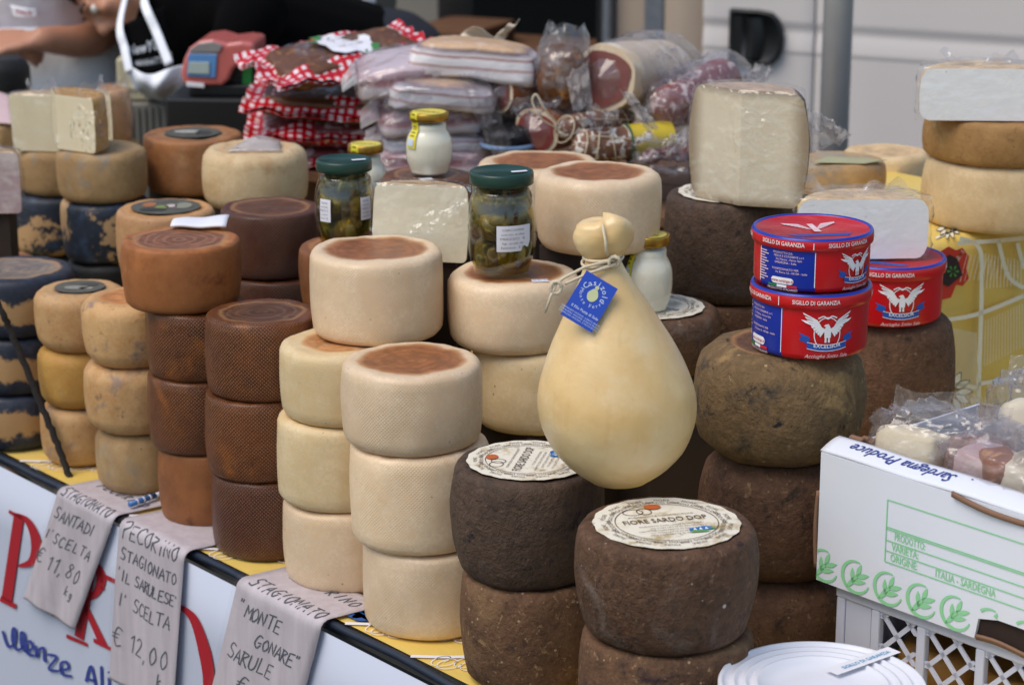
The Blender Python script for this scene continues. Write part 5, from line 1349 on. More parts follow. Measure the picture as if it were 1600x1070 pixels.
def slab(label, x0, x1, y0, y1, D, dep, mat, seed, rot=(0, 0, 0), bend=.5, filmed=True):
    c = at_d((x0+x1)/2, (y0+y1)/2, D); k = mpp(D, c.z)
    t = thing('bacon_slab', label, 'bacon', c, 0, GS, rot=rot)
    rx, rz = (x1-x0)*k/2, (y1-y0)*k/2/CP
    mm = superel(rx, dep/2, rz, .38, .06, seed, 48, 24, 1.5, bend); o = mm.obj('slab', M[mat], t)
    if filmed:
        f = superel(rx*1.07, dep/2*1.06, rz*1.12, .42, .10, seed+3, 48, 24, 2.4, bend); f.obj('film_wrap', M['film_bag'], t)
        m = MB(); m.grid(lambda u, v: (-rx*(1.0+.34*v), (u-.5)*dep*.9*(1-.5*v), rz*(.3-.9*v)+.008*math.sin(u*11+seed)), 10, 8); m.obj('film_tail', M['film_milky'], t)
    return t
slab('thick bacon slab with a tan rind, uppermost of the bacon heap', 640, 842, 62, 118, 4.0, .13, 'belly', 2, (R(-2), R(4), R(-4)), .5, False)
slab('small pinkish bacon piece under the tan-rinded slab, beside the checked packs', 556, 700, 86, 132, 4.02, .16, 'belly_pink', 6, (R(6), R(-6), R(5)))
slab('pale bacon slab lying below the two top pieces', 610, 775, 112, 152, 4.0, .2, 'belly', 11, (R(5), R(4), 0))
slab('pinkish bacon slab above the gold jar lid', 590, 752, 152, 192, 4.02, .2, 'belly_pink', 15, (R(4), R(-2), R(4)))
slab('bacon slab directly behind the white jar with the gold lid', 600, 775, 192, 220, 4.03, .2, 'belly', 19, (R(3), 0, 0))
slab('lowest bacon slab, resting on the bench', 585, 775, 220, 256, 4.03, .22, 'belly_pink', 23, (0, 0, 0), .1)
# white paper that sticks up from the top slab
for i, (lb, P_) in enumerate((('creased white paper sheet standing behind the top bacon slab', [(712, 66), (738, 40), (790, 60), (772, 74)]), ('twisted white paper tail rising above the top bacon slab', [(770, 66), (790, 40), (812, 28), (792, 62)]))):
    A, B, C_, D_ = [at_d(x, y, 4.12-.0*i) for x, y in P_]
    m = MB(); m.grid(lambda u, v: A.lerp(B, u).lerp(D_.lerp(C_, u), v)+Vector((0, .03*math.sin(u*4+i), .004*math.sin(v*7))), 10, 10); p = m.obj('paper_sheet', M['card'] if 0 else flat('butcher_paper', '#d8cbb8', .6), None); solid(p, .0008); tag(p, lb, 'paper')
def log(name, label, cat, p0, p1, r0, r1, skin, face, seed, squash=.85, group='pieces of cured ham', round0=False):
    """a cured joint from its cut end p0 back to p1"""
    ax = (p1-p0); L = ax.length; q = ax.normalized().to_track_quat('Z', 'Y')
    t = thing(name, label, cat, p0, 0, group); t.rotation_mode = 'QUATERNION'; t.rotation_quaternion = q
    m = MB(); N_, S_ = 22, 36; rows = []
    for i in range(N_+1):
        f = i/N_; r = r0+(r1-r0)*f; z = L*f
        if f > .72: r *= math.sqrt(max(.002, 1-((f-.72)/.28)**2))
        if round0 and f < .2: r *= math.sqrt(max(.01, 1-((.2-f)/.2)**2))
        for k in range(S_):
            a = 2*math.pi*k/S_; g_ = r*(1+.09*fbm((math.cos(a)+seed, math.sin(a), f*2.5)))
            m.v.append((g_*math.cos(a), g_*squash*math.sin(a), z))
    for i in range(N_):
        for k in range(S_): m.f.append((i*S_+k, i*S_+(k+1) % S_, (i+1)*S_+(k+1) % S_, (i+1)*S_+k)); m.mi.append(0)
    m.f.append(tuple(range(N_*S_, N_*S_+S_))); m.mi.append(0)
    if round0: m.f.append(tuple(range(S_-1, -1, -1))); m.mi.append(0)
    m.obj('skin', M[skin], t)
    if face:
        e = MB(); ring = m.v[:S_]; e.add([(0, 0, -.002)]+[(x, y, .0004*0-.0004) for x, y, z in ring], [(0, 1+(k+1) % S_, 1+k) for k in range(S_)]); e.obj('fat_rim', M['fat'], t)
        e = MB(); e.add([(0, 0, -.004)]+[(x*(.86+.05*math.sin(k*.8+seed)), y*(.84+.06*math.sin(k*.5)), -.0030) for k, (x, y, z) in enumerate(ring)], [(0, 1+(k+1) % S_, 1+k) for k in range(S_)]); e.obj('cut_face', M[face], t)
    return t, L
def bag(t, L, r, seed, squash=.9, mat='film_bag', nz=.16, off=-.02, tail=True):
    m = MB()
    def fn(u, v):
        a = 2*math.pi*u; f = v; z = off+(L-off+.03)*f
        rr_ = r*1.12*(1-.96*abs(2*f-1)**5)*(1+nz*fbm((math.cos(a)*1.7+seed, math.sin(a)*1.7, f*4))+.05*abs(fbm((a*2, f*12, seed))))
        return (rr_*math.cos(a), rr_*squash*math.sin(a), z)
    m.grid(fn, 56, 34, wrap=True); return m.obj('plastic_bag', M[mat], t)
D = 3.96; P = lambda x, y, d=0.0: at_d(x, y, D+d); k = mpp(D, 1.1)
t, L = log('ham_piece', 'brown-skinned ham with a dark red cut face, left of the upright wrapped joint', 'ham', P(778, 146), P(880, 142, .10), 36*k, 32*k, 'ham_skin', 'lean_bright', 3, .82); bag(t, L, 37*k, 3)
t, L = log('ham_piece', 'big round ham with a red cut face and a pale tan body', 'ham', P(945, 122, -.03), P(1062, 108, .16), 55*k, 52*k, 'fat', 'lean_bright', 8, .95); bag(t, L, 57*k, 9, .95)
t, L = log('ham_piece', 'dark red cut ham in a loose bag beside the netted salamis', 'ham', P(838, 206, -.05), P(920, 184, .10), 40*k, 38*k, 'ham_skin', 'lean', 14, .9); bag(t, L, 42*k, 15)
# upright joint in a knotted bag
c = P(872, 168, -.02); t = thing('wrapped_joint', 'brown cured joint standing in a bunched clear bag, between the two hams', 'ham', c, 0, 'pieces of cured ham', rot=(R(-6), R(6), 0))
mm = superel(36*k, 38*k, 52*k, .8, .08, 5, 36, 24); mm.obj('meat', M['spiced'], t, (0, 0, 48*k))
m = MB()
def fb_(u, v):
    a = 2*math.pi*u; z = 128*k*v; r_ = 42*k*(math.sin(math.pi*min(1, .12+v*.74))**.5)*(1+.14*fbm((math.cos(a)*2, math.sin(a)*2, v*5+4))+.10*max(0, v-.6)*math.sin(a*7))
    return (r_*math.cos(a), r_*math.sin(a), z+.010*fbm((a*2, v*3, 2))*v)
m.grid(fb_, 56, 30, wrap=True); m.obj('plastic_bag', M['film_bag'], t)
# netted salamis
def salami(label, p0, p1, r, seed, sleeve=False):
    t, L = log('salami', label, 'salami', p0, p1, r, r, 'salami', None, seed, 1.0, 'netted salamis', True)
    m = MB()
    for j in range(5): m.tube([(r*1.03*math.cos(a), r*1.03*math.sin(a), L*(.08+.17*j)+.01*math.sin(a+j)) for a in [i*2*math.pi/20 for i in range(20)]], .0012, 5, closed=True)
    for j in range(3):
        a = j*2.1; m.tube([(r*1.03*math.cos(a+f*1.2)*min(1, .2+f*5), r*1.03*math.sin(a+f*1.2)*min(1, .2+f*5), L*f) for f in [i/12 for i in range(12)]], .0012, 5)
    s_ = m.obj('netting', M['string'], t); s_['kind'] = 'stuff'
    if sleeve:
        m = MB(); m.grid(lambda u, v: (r*1.05*math.cos(2*math.pi*u), r*1.05*math.sin(2*math.pi*u), L*(.56+.44*v)), 32, 3, wrap=True); m.obj('sleeve', flat('yellow_sleeve', '#c9b030', .4), t)
        m = MB(); m.tube([(r*1.06*math.cos(a), r*1.06*math.sin(a), L*.56) for a in [i*2*math.pi/32 for i in range(32)]], .0022, 6, closed=True); m.obj('sleeve_edge', ink('#1f5a40'), t)
    return t
salami('front white-dusted salami with a yellow sleeve and netting', P(893, 232, -.12), P(1046, 216, -.06), 26*k, 2, True)
salami('rear white-dusted salami with a loop of string, lying above the sleeved one', P(872, 204, -.11), P(990, 182, .02), 19*k, 6)
m = MB(); m.tube(spline([P(874, 202, -.13), P(846, 186, -.15), P(832, 160, -.15), P(838, 148, -.15), P(852, 172, -.15), P(876, 198, -.13)], 8), .0016, 6)
sl = m.obj('string_loop', M['string'], None); tag(sl, 'loop of pale string hanging off the rear salami', 'string')
t, L = log('salami', 'thick reddish salami in a loose clear bag, leaning beside the big wedge', 'salami', P(1022, 178, -.06), P(1150, 112, .06), 34*k, 36*k, 'bag_meat', None, 21, 1.0, 'netted salamis', True); bag(t, L, 38*k, 22, 1.0, nz=.2)
c = P(795, 212, -.02); t = thing('olive_tray', 'tray of dark olives with a pale blue rim, in front of the ham pieces', 'tray', c)
mm = superel(40*k, .05, 20*k, .8, .1, 31); mm.obj('olives', flat('dark_olives', '#1c1e22', .25, .4, 60, bump=.004), t)
m = MB(); m.tube([(43*k*math.cos(a), .054*math.sin(a), -12*k) for a in [i*2*math.pi/32 for i in range(32)]], (.0045, .004) if 0 else .0045, 8, closed=True); m.obj('tray_rim', flat('pale_blue_plastic', '#7f9cc0', .3), t)
c = P(1040, 240, -.08); t = thing('meat_bag', 'crumpled clear bag of dark meat low beside the big wedge', 'meat bag', c)
for i in range(3): superel(20*k, .03, 16*k, .8, .14, 40+i).obj('meat', M['bag_meat'], t, ((i-1)*26*k, .01*i, 4*k*(i % 2)))
superel(56*k, .06, 30*k, .7, .3, 44, 56, 34, 2.6).obj('plastic_bag', M['film_bag'], t)
# loose ends of plastic
def loose(label, pts, D_, mat='film_milky', amp=.02, seed=0):
    A, B, C_, D4 = [at_d(x, y, D_) for x, y in pts]
    m = MB(); m.grid(lambda u, v: A.lerp(B, u).lerp(D4.lerp(C_, u), v)+Vector((0, amp*fbm((u*3+seed, v*3, 1)), amp*.4*fbm((u*5, v*5, seed)))), 18, 18)
    o = m.obj('plastic_sheet', M[mat], None); return tag(o, label, 'plastic wrap', 'loose ends of plastic wrap')
loose('translucent plastic fan sticking out right of the big wedge', [(1256, 168), (1300, 190), (1332, 214), (1256, 244)], 3.26, seed=2)
loose('short flap of plastic above the big wedge', [(1150, 128), (1184, 102), (1210, 108), (1196, 130)], 4.0, seed=5)
loose('long veil of plastic hanging in front of the ham piece and bacon', [(716, 118), (760, 108), (800, 232), (772, 246)], 3.86, 'film_bag', .03, 8)
loose('plastic sheet draped over the dark red cut ham', [(786, 160), (880, 152), (866, 178), (812, 184)], 3.84, 'film_bag', .03, 11)
loose('plastic flap hanging between the netted salami and the bagged salami', [(968, 140), (992, 150), (1030, 200), (1012, 206)], 3.80, 'film_milky', .02, 14)
loose('plastic strip hanging left of the big wedge above the crumpled bag', [(1046, 214), (1084, 196), (1078, 226), (1040, 242)], 3.74, 'film_milky', .02, 17)

loose('crinkled plastic sleeve end over the big round ham', [(1010, 84), (1052, 74), (1100, 128), (1040, 140)], 3.93, 'film_bag', .03, 21)
loose('milky plastic corner lying between the upright joint and the big round ham', [(884, 120), (918, 96), (926, 160), (896, 176)], 3.84, 'film_milky', .02, 24)
loose('clear plastic skirt hanging under the big round ham', [(900, 160), (968, 172), (960, 200), (906, 192)], 3.84, 'film_bag', .03, 27)
loose('clear plastic corner hanging over the pinkish bacon above the gold lid', [(596, 150), (640, 146), (650, 200), (612, 214)], 3.86, 'film_bag', .02, 31)
# ------------------------------------------------------------------ price cards over the table edge
def card_sheet(label, fl_, fr_, flatd, hang, lean, lines, seed):
    eL = (at_z(*fl_, ZT)-E0).dot(EV); eR = (at_z(*fr_, ZT)-E0).dot(EV); W_ = eR-eL; r = .014; q = r*math.pi/2
    t = thing('price_card', label, 'price card', (0, 0, 0), 0, 'handwritten price cards in clear sleeves')
    def fn(x, s, d=0.0):                            # x 0..W_, s from the inner end down
        wv = .0022*math.sin(x*70+seed)*min(1, max(0, s-flatd)*9)
        if s < flatd: return tuple(en(eL+x+.10*(flatd-s), flatd-s-.010, ZT+.004+d))
        b = s-flatd
        if b < q: a = b/r; return tuple(en(eL+x+lean*b*.3, -.010-(r+d)*math.sin(a), ZT+.004-r+(r+d)*math.cos(a)))
        b -= q; return tuple(en(eL+x+lean*(q*.3+b), -.010-r-d-.02*b+wv-(.004 if 1 else 0)*min(1, b*30)*0, ZT+.004-r-b))
    Lt = flatd+q+hang
    m = MB(); m.grid(lambda u, v: fn(W_*u, Lt*v), 12, 60); p = m.obj('card', M['card'], t); solid(p, .0009)
    m = MB(); m.grid(lambda u, v: fn(W_*(-.035+1.07*u), Lt*(-.01+1.03*v), .0022+.0016*abs(fbm((u*3, v*8, seed)))), 14, 60); m.obj('clear_sleeve', M['film'], t)
    for (x0, s0, txt, size, wd) in lines:
        m = MB(); nadv = 1.0
        nat = sum((.92 if c_ not in "I1i,'l" else .92*.72)*1.0 if c_ != ' ' else .5 for c_ in txt)
        adv = (wd*W_/size - 0)/max(1e-6, nat)*.92
        put_hand(m, txt, 0, 0, size, lambda x, y: fn(x0*W_+x, flatd+s0-y, .0012), .0021, adv=adv, seed=seed); m.obj('handwriting', M['pen'], t, smooth=False)
    return t
card_sheet('price card reading SANTADI, leftmost of the three handwritten cards', (87, 767), (180, 810), .075, .20, -.60,
           [(.18, -.035, 'PECORINO', .016, .8), (.06, .016, 'STAGIONATO', .017, .86), (.06, .058, 'SANTADI', .022, .72), (.02, .098, 'IªSCELTA'.replace('ª', "'"), .019, .86), (-.02, .146, '€ 11,80', .028, .86), (.62, .176, 'kg', .018, .2)], 1)
card_sheet('price card reading IL SARULESE, middle of the three handwritten cards', (181, 817), (290, 866), .075, .245, -.16,
           [(.06, .030, 'PECORINO', .024, .86), (.06, .066, 'STAGIONATO', .019, .86), (.04, .100, "'IL SARULESE'", .018, .9), (.08, .140, "I' SCELTA", .021, .76), (.02, .206, '€ 12,00', .029, .86), (.72, .234, 'k', .018, .1)], 4)
card_sheet('price card reading MONTE GONARE, rightmost of the three handwritten cards', (372, 908), (512, 972), .080, .26, -.40,
           [(.20, -.044, 'PECORINO', .018, .75), (.10, .010, 'STAGIONATO', .020, .86), (.08, .056, '"MONTE', .022, .52), (.36, .092, 'GONARE"', .020, .55), (.08, .128, 'SARULE', .024, .55), (.3, .17, '€ 13,00', .026, .6)], 7)
# blue clip pen on the card edge
a, b = at_z(203, 800, ZT), at_z(243, 786, ZT); m = MB()
m.tube([a+Vector((0, 0, .012)), b+Vector((0, 0, .012))], .0042, 10); p = m.obj('pen', flat('pen_blue', '#3a6fae', .3), None); tag(p, 'short blue and white pen lying where the first two price cards meet', 'pen')
m = MB(); d = (b-a).normalized(); m.tube([b+Vector((0, 0, .012))+d*.0005, b+Vector((0, 0, .012))+d*.012], .0036, 10); m.obj('cap', M['white_plastic'], p)
for f in (.25, .5, .75):
    m = MB(); q = a.lerp(b, f)+Vector((0, 0, .012)); m.tube([q, q+d*.003], .0045, 10); m.obj('stripe', M['white_plastic'], p)
# dark cord running down in front of the blue-black stack
m = MB(); pts = spline([at_d(-190, 80, 3.50), at_d(-20, 440, 3.37), at_d(18, 520, 3.36), at_d(60, 622, 3.345), at_d(92, 700, 3.33), at_d(112, 756, 3.315)], 10)
m.tube([p+Vector((.0012*math.sin(i*2.3), 0, .0012*math.cos(i*1.9))) for i, p in enumerate(pts)], .0052, 8)
cdm = flat('dark_cord', '#2a2522', .9, .4, 200, bump=.003); o = m.obj('cord', cdm, None); tag(o, 'dark twisted cord slanting down in front of the blue-black stack', 'cord')
m = MB(); e = pts[-1]; m.tube([e+Vector((.012*math.cos(a_), .006*math.sin(a_), .004*math.sin(a_*2))) for a_ in [i*.7 for i in range(12)]], .0045, 8); m.obj('knot', cdm, o)

# ------------------------------------------------------------------ carton of wrapped cheese on a plastic crate
Kc = at_d(1281, 905, 2.50); zcb = Kc.z; zct = at_d(1283, 706, 2.50).z
T0_ = at_z(1283, 706, zct); T1_ = at_z(1590, 803, zct); CE = (T1_-T0_); CE.z = 0; CE.normalize(); CN = Vector((-CE.y, CE.x, 0)); YC = math.atan2(CE.y, CE.x)
co = Vector((T0_.x, T0_.y, zcb)); hC = zct-zcb; LC, WC = .40, .29
box = thing('carton', 'white cardboard box printed in green, open on top and full of bagged cheese pieces', 'carton', co, YC)
tk = .004
def wall_poly(name, pts, mat=None):
    m = MB(); n_ = len(pts); m.add([(x, 0, z) for x, z in pts]+[(x, tk, z) for x, z in pts], [tuple(range(n_)), tuple(range(2*n_-1, n_-1, -1))]+[(i, n_+i, n_+(i+1) % n_, (i+1) % n_) for i in range(n_)])
    return m.obj(name, mat or M['carton_white'], box, smooth=False)
nx0 = .228
front = wall_poly('front_wall', [(0, 0), (nx0, 0), (nx0+.004, .024), (nx0+.03, .030), (LC-.06, .030), (LC-.05, 0), (LC, 0), (LC, hC), (0, hC)])
m = MB(); m.box(nx0-.01, LC-.04, tk+.0005, tk+.012, .001, .036); m.obj('hand_hole_shade', flat('hole_shade', '#2c1d16', .9), box, smooth=False)  # dark slab behind the notch, painting the shade inside the hand hole
m = MB(); m.grid(lambda u, v: (nx0+.002+(LC-.055-nx0)*u, .0025-.004*v, -.001+.006*v+.002*math.sin(u*7)), 10, 3); s_ = m.obj('hand_flap', M['carton_brown'], box); solid(s_, .003)
for nm, (x0, x1, y0, y1) in (('side_wall', (-.0015, tk-.0015, tk+.0005, WC)), ('side_wall', (LC-tk, LC-.0005, tk+.0005, WC)), ('back_wall', (tk, LC-tk-.001, WC-tk, WC-.0005))):
    m = MB(); m.box(x0, x1, y0, y1, 0, hC-(.002 if nm == 'side_wall' else 0)); m.obj(nm, M['carton_brown'] if nm == 'back_wall' else M['carton_white'], box, smooth=False)
m = MB(); m.box(.006, LC-.006, .006, WC-.006, .0005, .004); m.obj('bottom', M['carton_brown'], box, smooth=False)
# folded-in lip along the front with the maker's line upside down
def lipf(x, y): return (x, .0005+y, hC+.0012+.010*math.sin(min(1, y/.032)*math.pi/2)+.0006*math.sin(x*40))
m = MB(); m.grid(lambda u, v: lipf(-.001+LC*u, .032*v), 40, 6); lip = m.obj('top_lip', M['carton_white'], box); solid(lip, .0028)
def lf(x, y): p = lipf(x, y); return (p[0], p[1]-.0006, p[2]+.0022)
m = MB(); put_text(m, 'Sardegna Produce', .021, lf, .105, .0165, math.pi, shear=.45, bold=.008, width=.148); put_text(m, '.', .022, lf, .196, .018, math.pi); m.obj('lettering', M['blue_print'], lip, smooth=False)
m = MB(); m.grid(lambda u, v: (.19+.20*u, -.003-.001*math.sin(u*9), hC-.002-.016*u-.003*math.sin(u*6)+.006*v), 24, 2); s_ = m.obj('torn_edge', M['carton_brown'], box); solid(s_, .003)
m = MB(); m.grid(lambda u, v: (.012+.018*u, .034+.030*v, hC+.004+.014*(1-v)*.6+.003*math.sin(v*9)), 5, 8); s_ = m.obj('torn_flap', M['carton_brown'], box); solid(s_, .004)
m = MB(); m.grid(lambda u, v: (-.006-.003*math.sin(v*3), .004+.012*u, .012+(hC*.6)*v), 3, 14); s_ = m.obj('corner_tab', M['carton_brown'], box); solid(s_, .004)
fc_ = lambda x, z: (x, -.0008, z)
m = MB(); gx0 = .100; zT, zB = hC*.805, hC*.335
for z in (zT, hC*.60, hC*.585, hC*.50, hC*.42, zB): put_stroke(m, [(gx0, z), (LC-.03, z)], .0014, fc_)
put_stroke(m, [(gx0, zT), (gx0, zB)], .0014, fc_); m.obj('green_lines', M['green_print'], front, smooth=False)
m = MB()
for s_, x, z in (('PRODOTTO:', .134, hC*.545), ('VARIETÀ:', .128, hC*.462), ('ORIGINE:', .127, hC*.378), ('ITALIA - SARDEGNA', .212, hC*.378)): put_text(m, s_, .0125, fc_, x, z, bold=.012, width=.0047*len(s_)*1.02)
m.obj('green_lettering', M['green_print'], front, smooth=False)
fc_ = lambda x, z: (max(.0005, x), -.0008, z)
for i in range(8):
    m = MB(); cx, cz, r = .012+.0475*i, hC*.135, .0205
    put_stroke(m, [(cx+r*.98*math.cos(a)*1.0, cz+r*.92*math.sin(a)) for a in [R(75)+j*R(265)/26 for j in range(27)]], [.0016+.0032*math.sin(math.pi*j/26) for j in range(27)], fc_)
    leafs = [((-.66, -.78), (.22, .26), .30), ((-.30, -.36), (.70, -.12), .30), ((-.26, -.30), (-.26, .50), .30), ((.08, .02), (.92, .34), .28), ((.04, .06), (.36, .84), .28)]
    fc_ = (lambda x, z: (max(.0005, x), -.0008, z))
    for (x0, y0), (x1, y1), wd in leafs:
        put_stroke(m, [(cx+r*(x0+(x1-x0)*t_), cz+r*(y0+(y1-y0)*t_)) for t_ in [j/8 for j in range(9)]], [max(.0004, r*wd*math.sin(math.pi*min(.98, j/8*.9+.08))) for j in range(9)], fc_)
    keep = [f for f in m.f if not any(m.v[q][0] > nx0-.0005 and m.v[q][0] < LC-.05 and m.v[q][2] < .0305 for q in f)]
    m.f = keep; m.mi = [0]*len(keep)
    if keep: m.obj('leaf_logo', M['green_print'], front, smooth=False)
# bags of cheese in the carton
def bl(x, y, z): return co+CE*x+CN*y+Vector((0, 0, z))
def cheese_bag(label, x, y, z, sx, sy, sz, yaw, pitch, seed, chunks, seal=True):
    t = thing('cheese_bag', label, 'bag of cheese', bl(x, y, z), 0, 'clear bags of cheese pieces', rot=(pitch, 0, YC+yaw))
    for (cx, cy, cz, rx, ry, rz_, mat) in chunks: superel(rx, ry, rz_, .38, .06, seed+cx*50, 28, 16).obj('cheese_piece', M[mat], t, (cx, cy, cz)).rotation_euler = (0, .2*math.sin(seed), .5*math.sin(seed*3+cx*90))
    superel(sx, sy, sz, .55, .16, seed, 56, 34, 2.4).obj('plastic_bag', M['film_bag'], t)
    if seal:
        m = MB(); m.grid(lambda u, v: ((u-.5)*sx*1.7, sy*.1*math.sin(u*6+seed), sz*.72+.034*v+.004*math.sin(u*9+seed)+.0012*math.sin(v*30)), 20, 16); m.obj('sealed_edge', M['film_bag'], t)
    return t
cheese_bag('clear bag with a pale cheese piece and a rind corner, nearest the carton corner', .095, .105, hC-.002, .085, .055, .050, R(14), R(-12), 3, [(-.034, -.01, -.006, .042, .030, .030, 'paste'), (.040, -.004, .0, .032, .026, .028, 'ham_skin'), (.0, .02, -.02, .04, .03, .02, 'paste')])
cheese_bag('clear bag of pinkish cheese pieces in the middle of the carton', .205, .085, hC+.004, .075, .055, .046, R(-10), R(6), 8, [(-.028, -.01, .0, .036, .028, .026, 'pink_cheese'), (.032, 0, .0, .034, .028, .028, 'paste_grey'), (0, -.02, .014, .026, .018, .018, 'ham_skin')])
cheese_bag('clear bag standing up behind the pale piece, with a crimped sealed edge', .185, .205, hC+.030, .090, .040, .060, R(20), R(-25), 12, [(-.03, 0, -.01, .044, .024, .036, 'paste'), (.034, 0, -.006, .038, .024, .034, 'pink_cheese')])
cheese_bag('large clear bag leaning at the right of the carton by the yellow cloth', .305, .185, hC+.050, .095, .048, .088, R(-5), R(-16), 17, [(-.036, 0, -.02, .046, .028, .046, 'ham_skin'), (.038, 0, 0, .044, .030, .052, 'paste'), (0, 0, .04, .036, .024, .026, 'pink_cheese')])
cheese_bag('clear bag of reddish pieces at the right end of the carton', .315, .08, hC+.012, .070, .055, .052, R(25), R(4), 22, [(-.026, -.005, .0, .038, .030, .028, 'pink_cheese'), (.030, 0, .004, .030, .024, .026, 'ham_skin')])

# plastic crate under the carton
cr = thing('plastic_crate', 'milky white plastic crate with diagonal lattice sides under the carton', 'crate', Vector((co.x, co.y, ZT+.0012))+CE*.020+CN*.012, YC)
hK = zcb-ZT-.0025; LK, WK = .40, .27; pm_ = M['crate_plastic']
def kbox(name, *a): m = MB(); m.box(*a); return bev(m.obj(name, pm_, cr, smooth=False), .002)
for (x0, x1, y0, y1) in ((0, LK, 0, .012), (0, LK, WK-.012, WK), (0, .012, .012, WK-.012), (LK-.012, LK, .012, WK-.012)):
    kbox('top_rim', x0, x1, y0, y1, hK-.016, hK); kbox('bottom_rim', x0, x1, y0, y1, 0, .014)
kbox('floor', .012, LK-.012, .012, WK-.012, .002, .006)
posts = [0, .052, .118, .20, .28, .36]
for x in posts: kbox('post', x+.001, x+.013, .0005, .011, .014, hK-.016)
for y in (.09, .18): kbox('post', .0005, .011, y, y+.013, .014, hK-.016); kbox('post', LK-.011, LK-.0005, y, y+.013, .014, hK-.016)
m = MB(); m.box(.014, .0515, .003, .007, .014, hK-.016); m.obj('solid_panel', pm_, cr, smooth=False)
z0_, z1_ = .014, hK-.016
for xa, xb in zip(posts[1:], posts[2:]+[LK-.014]):
    a0_, b0_ = xa+.013, xb
    for sgn in (1, -1):
        for o_ in [i*.038 for i in range(-6, 10)]:
            # a bar at 45 degrees clipped to the bay
            pts = []
            for t_ in (0, 1):
                pass
            xs0 = a0_+o_; zz0, zz1 = z0_, z1_
            f = lambda z: (xs0+(z-z0_)) if sgn > 0 else (xs0+(z1_-z))
            zs = [z for z in [z0_+(z1_-z0_)*i/60 for i in range(61)] if a0_ <= f(z) <= b0_]
            if len(zs) < 5: continue
            m = MB(); za, zb2 = zs[0], zs[-1]; w2 = .0040; dy = .0018 if sgn > 0 else .0022
            vs_ = []
            for z in (za, zb2):
                for (dx, dd) in ((-w2, 0), (w2, 0), (w2, dy), (-w2, dy)): vs_.append((f(z)+dx, .0035+dd, z))
            m.add(vs_, [(0, 1, 5, 4), (1, 2, 6, 5), (2, 3, 7, 6), (3, 0, 4, 7)]); m.obj('lattice_bar', pm_, cr, smooth=False)
m = MB(); m.grid(lambda u, v: (.0055, .012+(WK-.024)*u, z0_+(z1_-z0_)*v), 2, 2); m.obj('solid_panel', pm_, cr, smooth=False)
m = MB(); m.box(.0145, LK-.0145, WK-.009, WK-.004, z0_, z1_); m.obj('solid_panel', pm_, cr, smooth=False)
m = MB(); m.box(LK-.009, LK-.004, .0125, WK-.0125, z0_, z1_); m.obj('solid_panel', pm_, cr, smooth=False)
# what the crate holds
for i, (x, y, r_) in enumerate(((.10, .075, .052), (.21, .08, .055), (.325, .085, .054))):
    pr, kk = wheel_profile(r_, .085, .92, .92, .012); o = link('whole_cheese', lathe_mesh('whole_cheese', pr, 48, top_from=kk), M['yellow_tan'], None, tuple(Vector((co.x, co.y, ZT+.0085))+CE*(.020+x)+CN*(.012+y)))
    tag(o, ('small yellowish cheese inside the crate nearest its solid corner panel', 'small yellowish cheese in the middle of the crate behind the lattice', 'small yellowish cheese at the far end of the crate behind the lattice')[i], 'cheese', 'small cheeses inside the plastic crate')

# white bucket with a ribbed lid
bD = 2.24; zl = at_d(1285, 1003, bD+.105).z; kb = mpp(bD, zl); bc = Vector(((1285-800)*kb, bD, ZT+.001)); rB = 163*kb; hB_ = zl-ZT-.001
bk = thing('bucket', 'white bucket with a ribbed round lid and paper seal, below the carton', 'bucket', bc)
link('pail', lathe_mesh('pail', [(0, 0), (rB*.80, 0), (rB*.82, .004), (rB*.93, hB_-.02), (rB*.95, hB_-.008)], 72), M['white_plastic'], bk)
pr = [(rB*.955, hB_-.016), (rB*.995, hB_-.016), (rB, hB_-.012), (rB, hB_-.003), (rB*.985, hB_), (rB*.955, hB_), (rB*.945, hB_-.003), (rB*.90, hB_-.004)]
for q in (.83, .72, .61): pr += [(rB*(q+.045), hB_-.004), (rB*(q+.03), hB_-.0005), (rB*(q+.005), hB_-.0005), (rB*(q-.01), hB_-.004)]
pr += [(rB*.3, hB_-.004), (0, hB_-.004)]
lid = link('lid', lathe_mesh('lid', pr, 96), M['white_plastic'], bk)
A_ = Vector((.0, 0, 0)); ang = R(38)
def sealf(x, y, d=0.0): return (rB*.62+ x*math.cos(ang)-y*math.sin(ang) - rB*.16, rB*.50+x*math.sin(ang)+y*math.cos(ang) - rB*.02, hB_+.0012+d)
m = MB(); m.grid(lambda u, v: sealf((u-.5)*.098, (v-.5)*.019), 8, 2); s_ = m.obj('paper_seal', M['white_paper'], lid); 
m = MB(); put_text(m, 'SIGILLO DI GARANZIA', .0085, lambda x, y: sealf(x, y, .0006), .004, -.001, width=.072, bold=.01); m.obj('lettering', ink('#58a0c8'), s_, smooth=False)
# ------------------------------------------------------------------ things at the left end
half('pinkish cut half cheese leaning into view at the left picture edge', 'grey_tan', 'pink_cheese', -26, 122, 334, 240, 3.74, 'film', rz=R(4), gr='half wheels with the cut face to the front')
m = MB(); q = at_d(-26, 334, 3.74); m.box(-.04, .04, .01, .07, 0, q.z-ZT-.001); m.obj('block', M['block'], stand, (q.x, q.y, ZT+.0005), smooth=False)
W = wheel('grey_tan', 'tan wheel with vertical basket ridges, below the pink paper at the left picture edge', 4.45, -4, 88, 240, 196, group=GT, er=.006)
for v in W['o'].data.vertices:
    r_ = math.hypot(v.co.x, v.co.y)
    if .004 < v.co.z < W['h']-.004 and r_ > .02: f = 1+.022*math.sin(math.atan2(v.co.y, v.co.x)*60); v.co.x *= f; v.co.y *= f
m = MB(); a_ = W['R']*.62; m.box(-a_, a_, -a_, a_, 0, W['z0']-ZT-.001); o = m.obj('block', M['block'], stand, (W['X'], W['Y'], ZT+.0005), smooth=False)
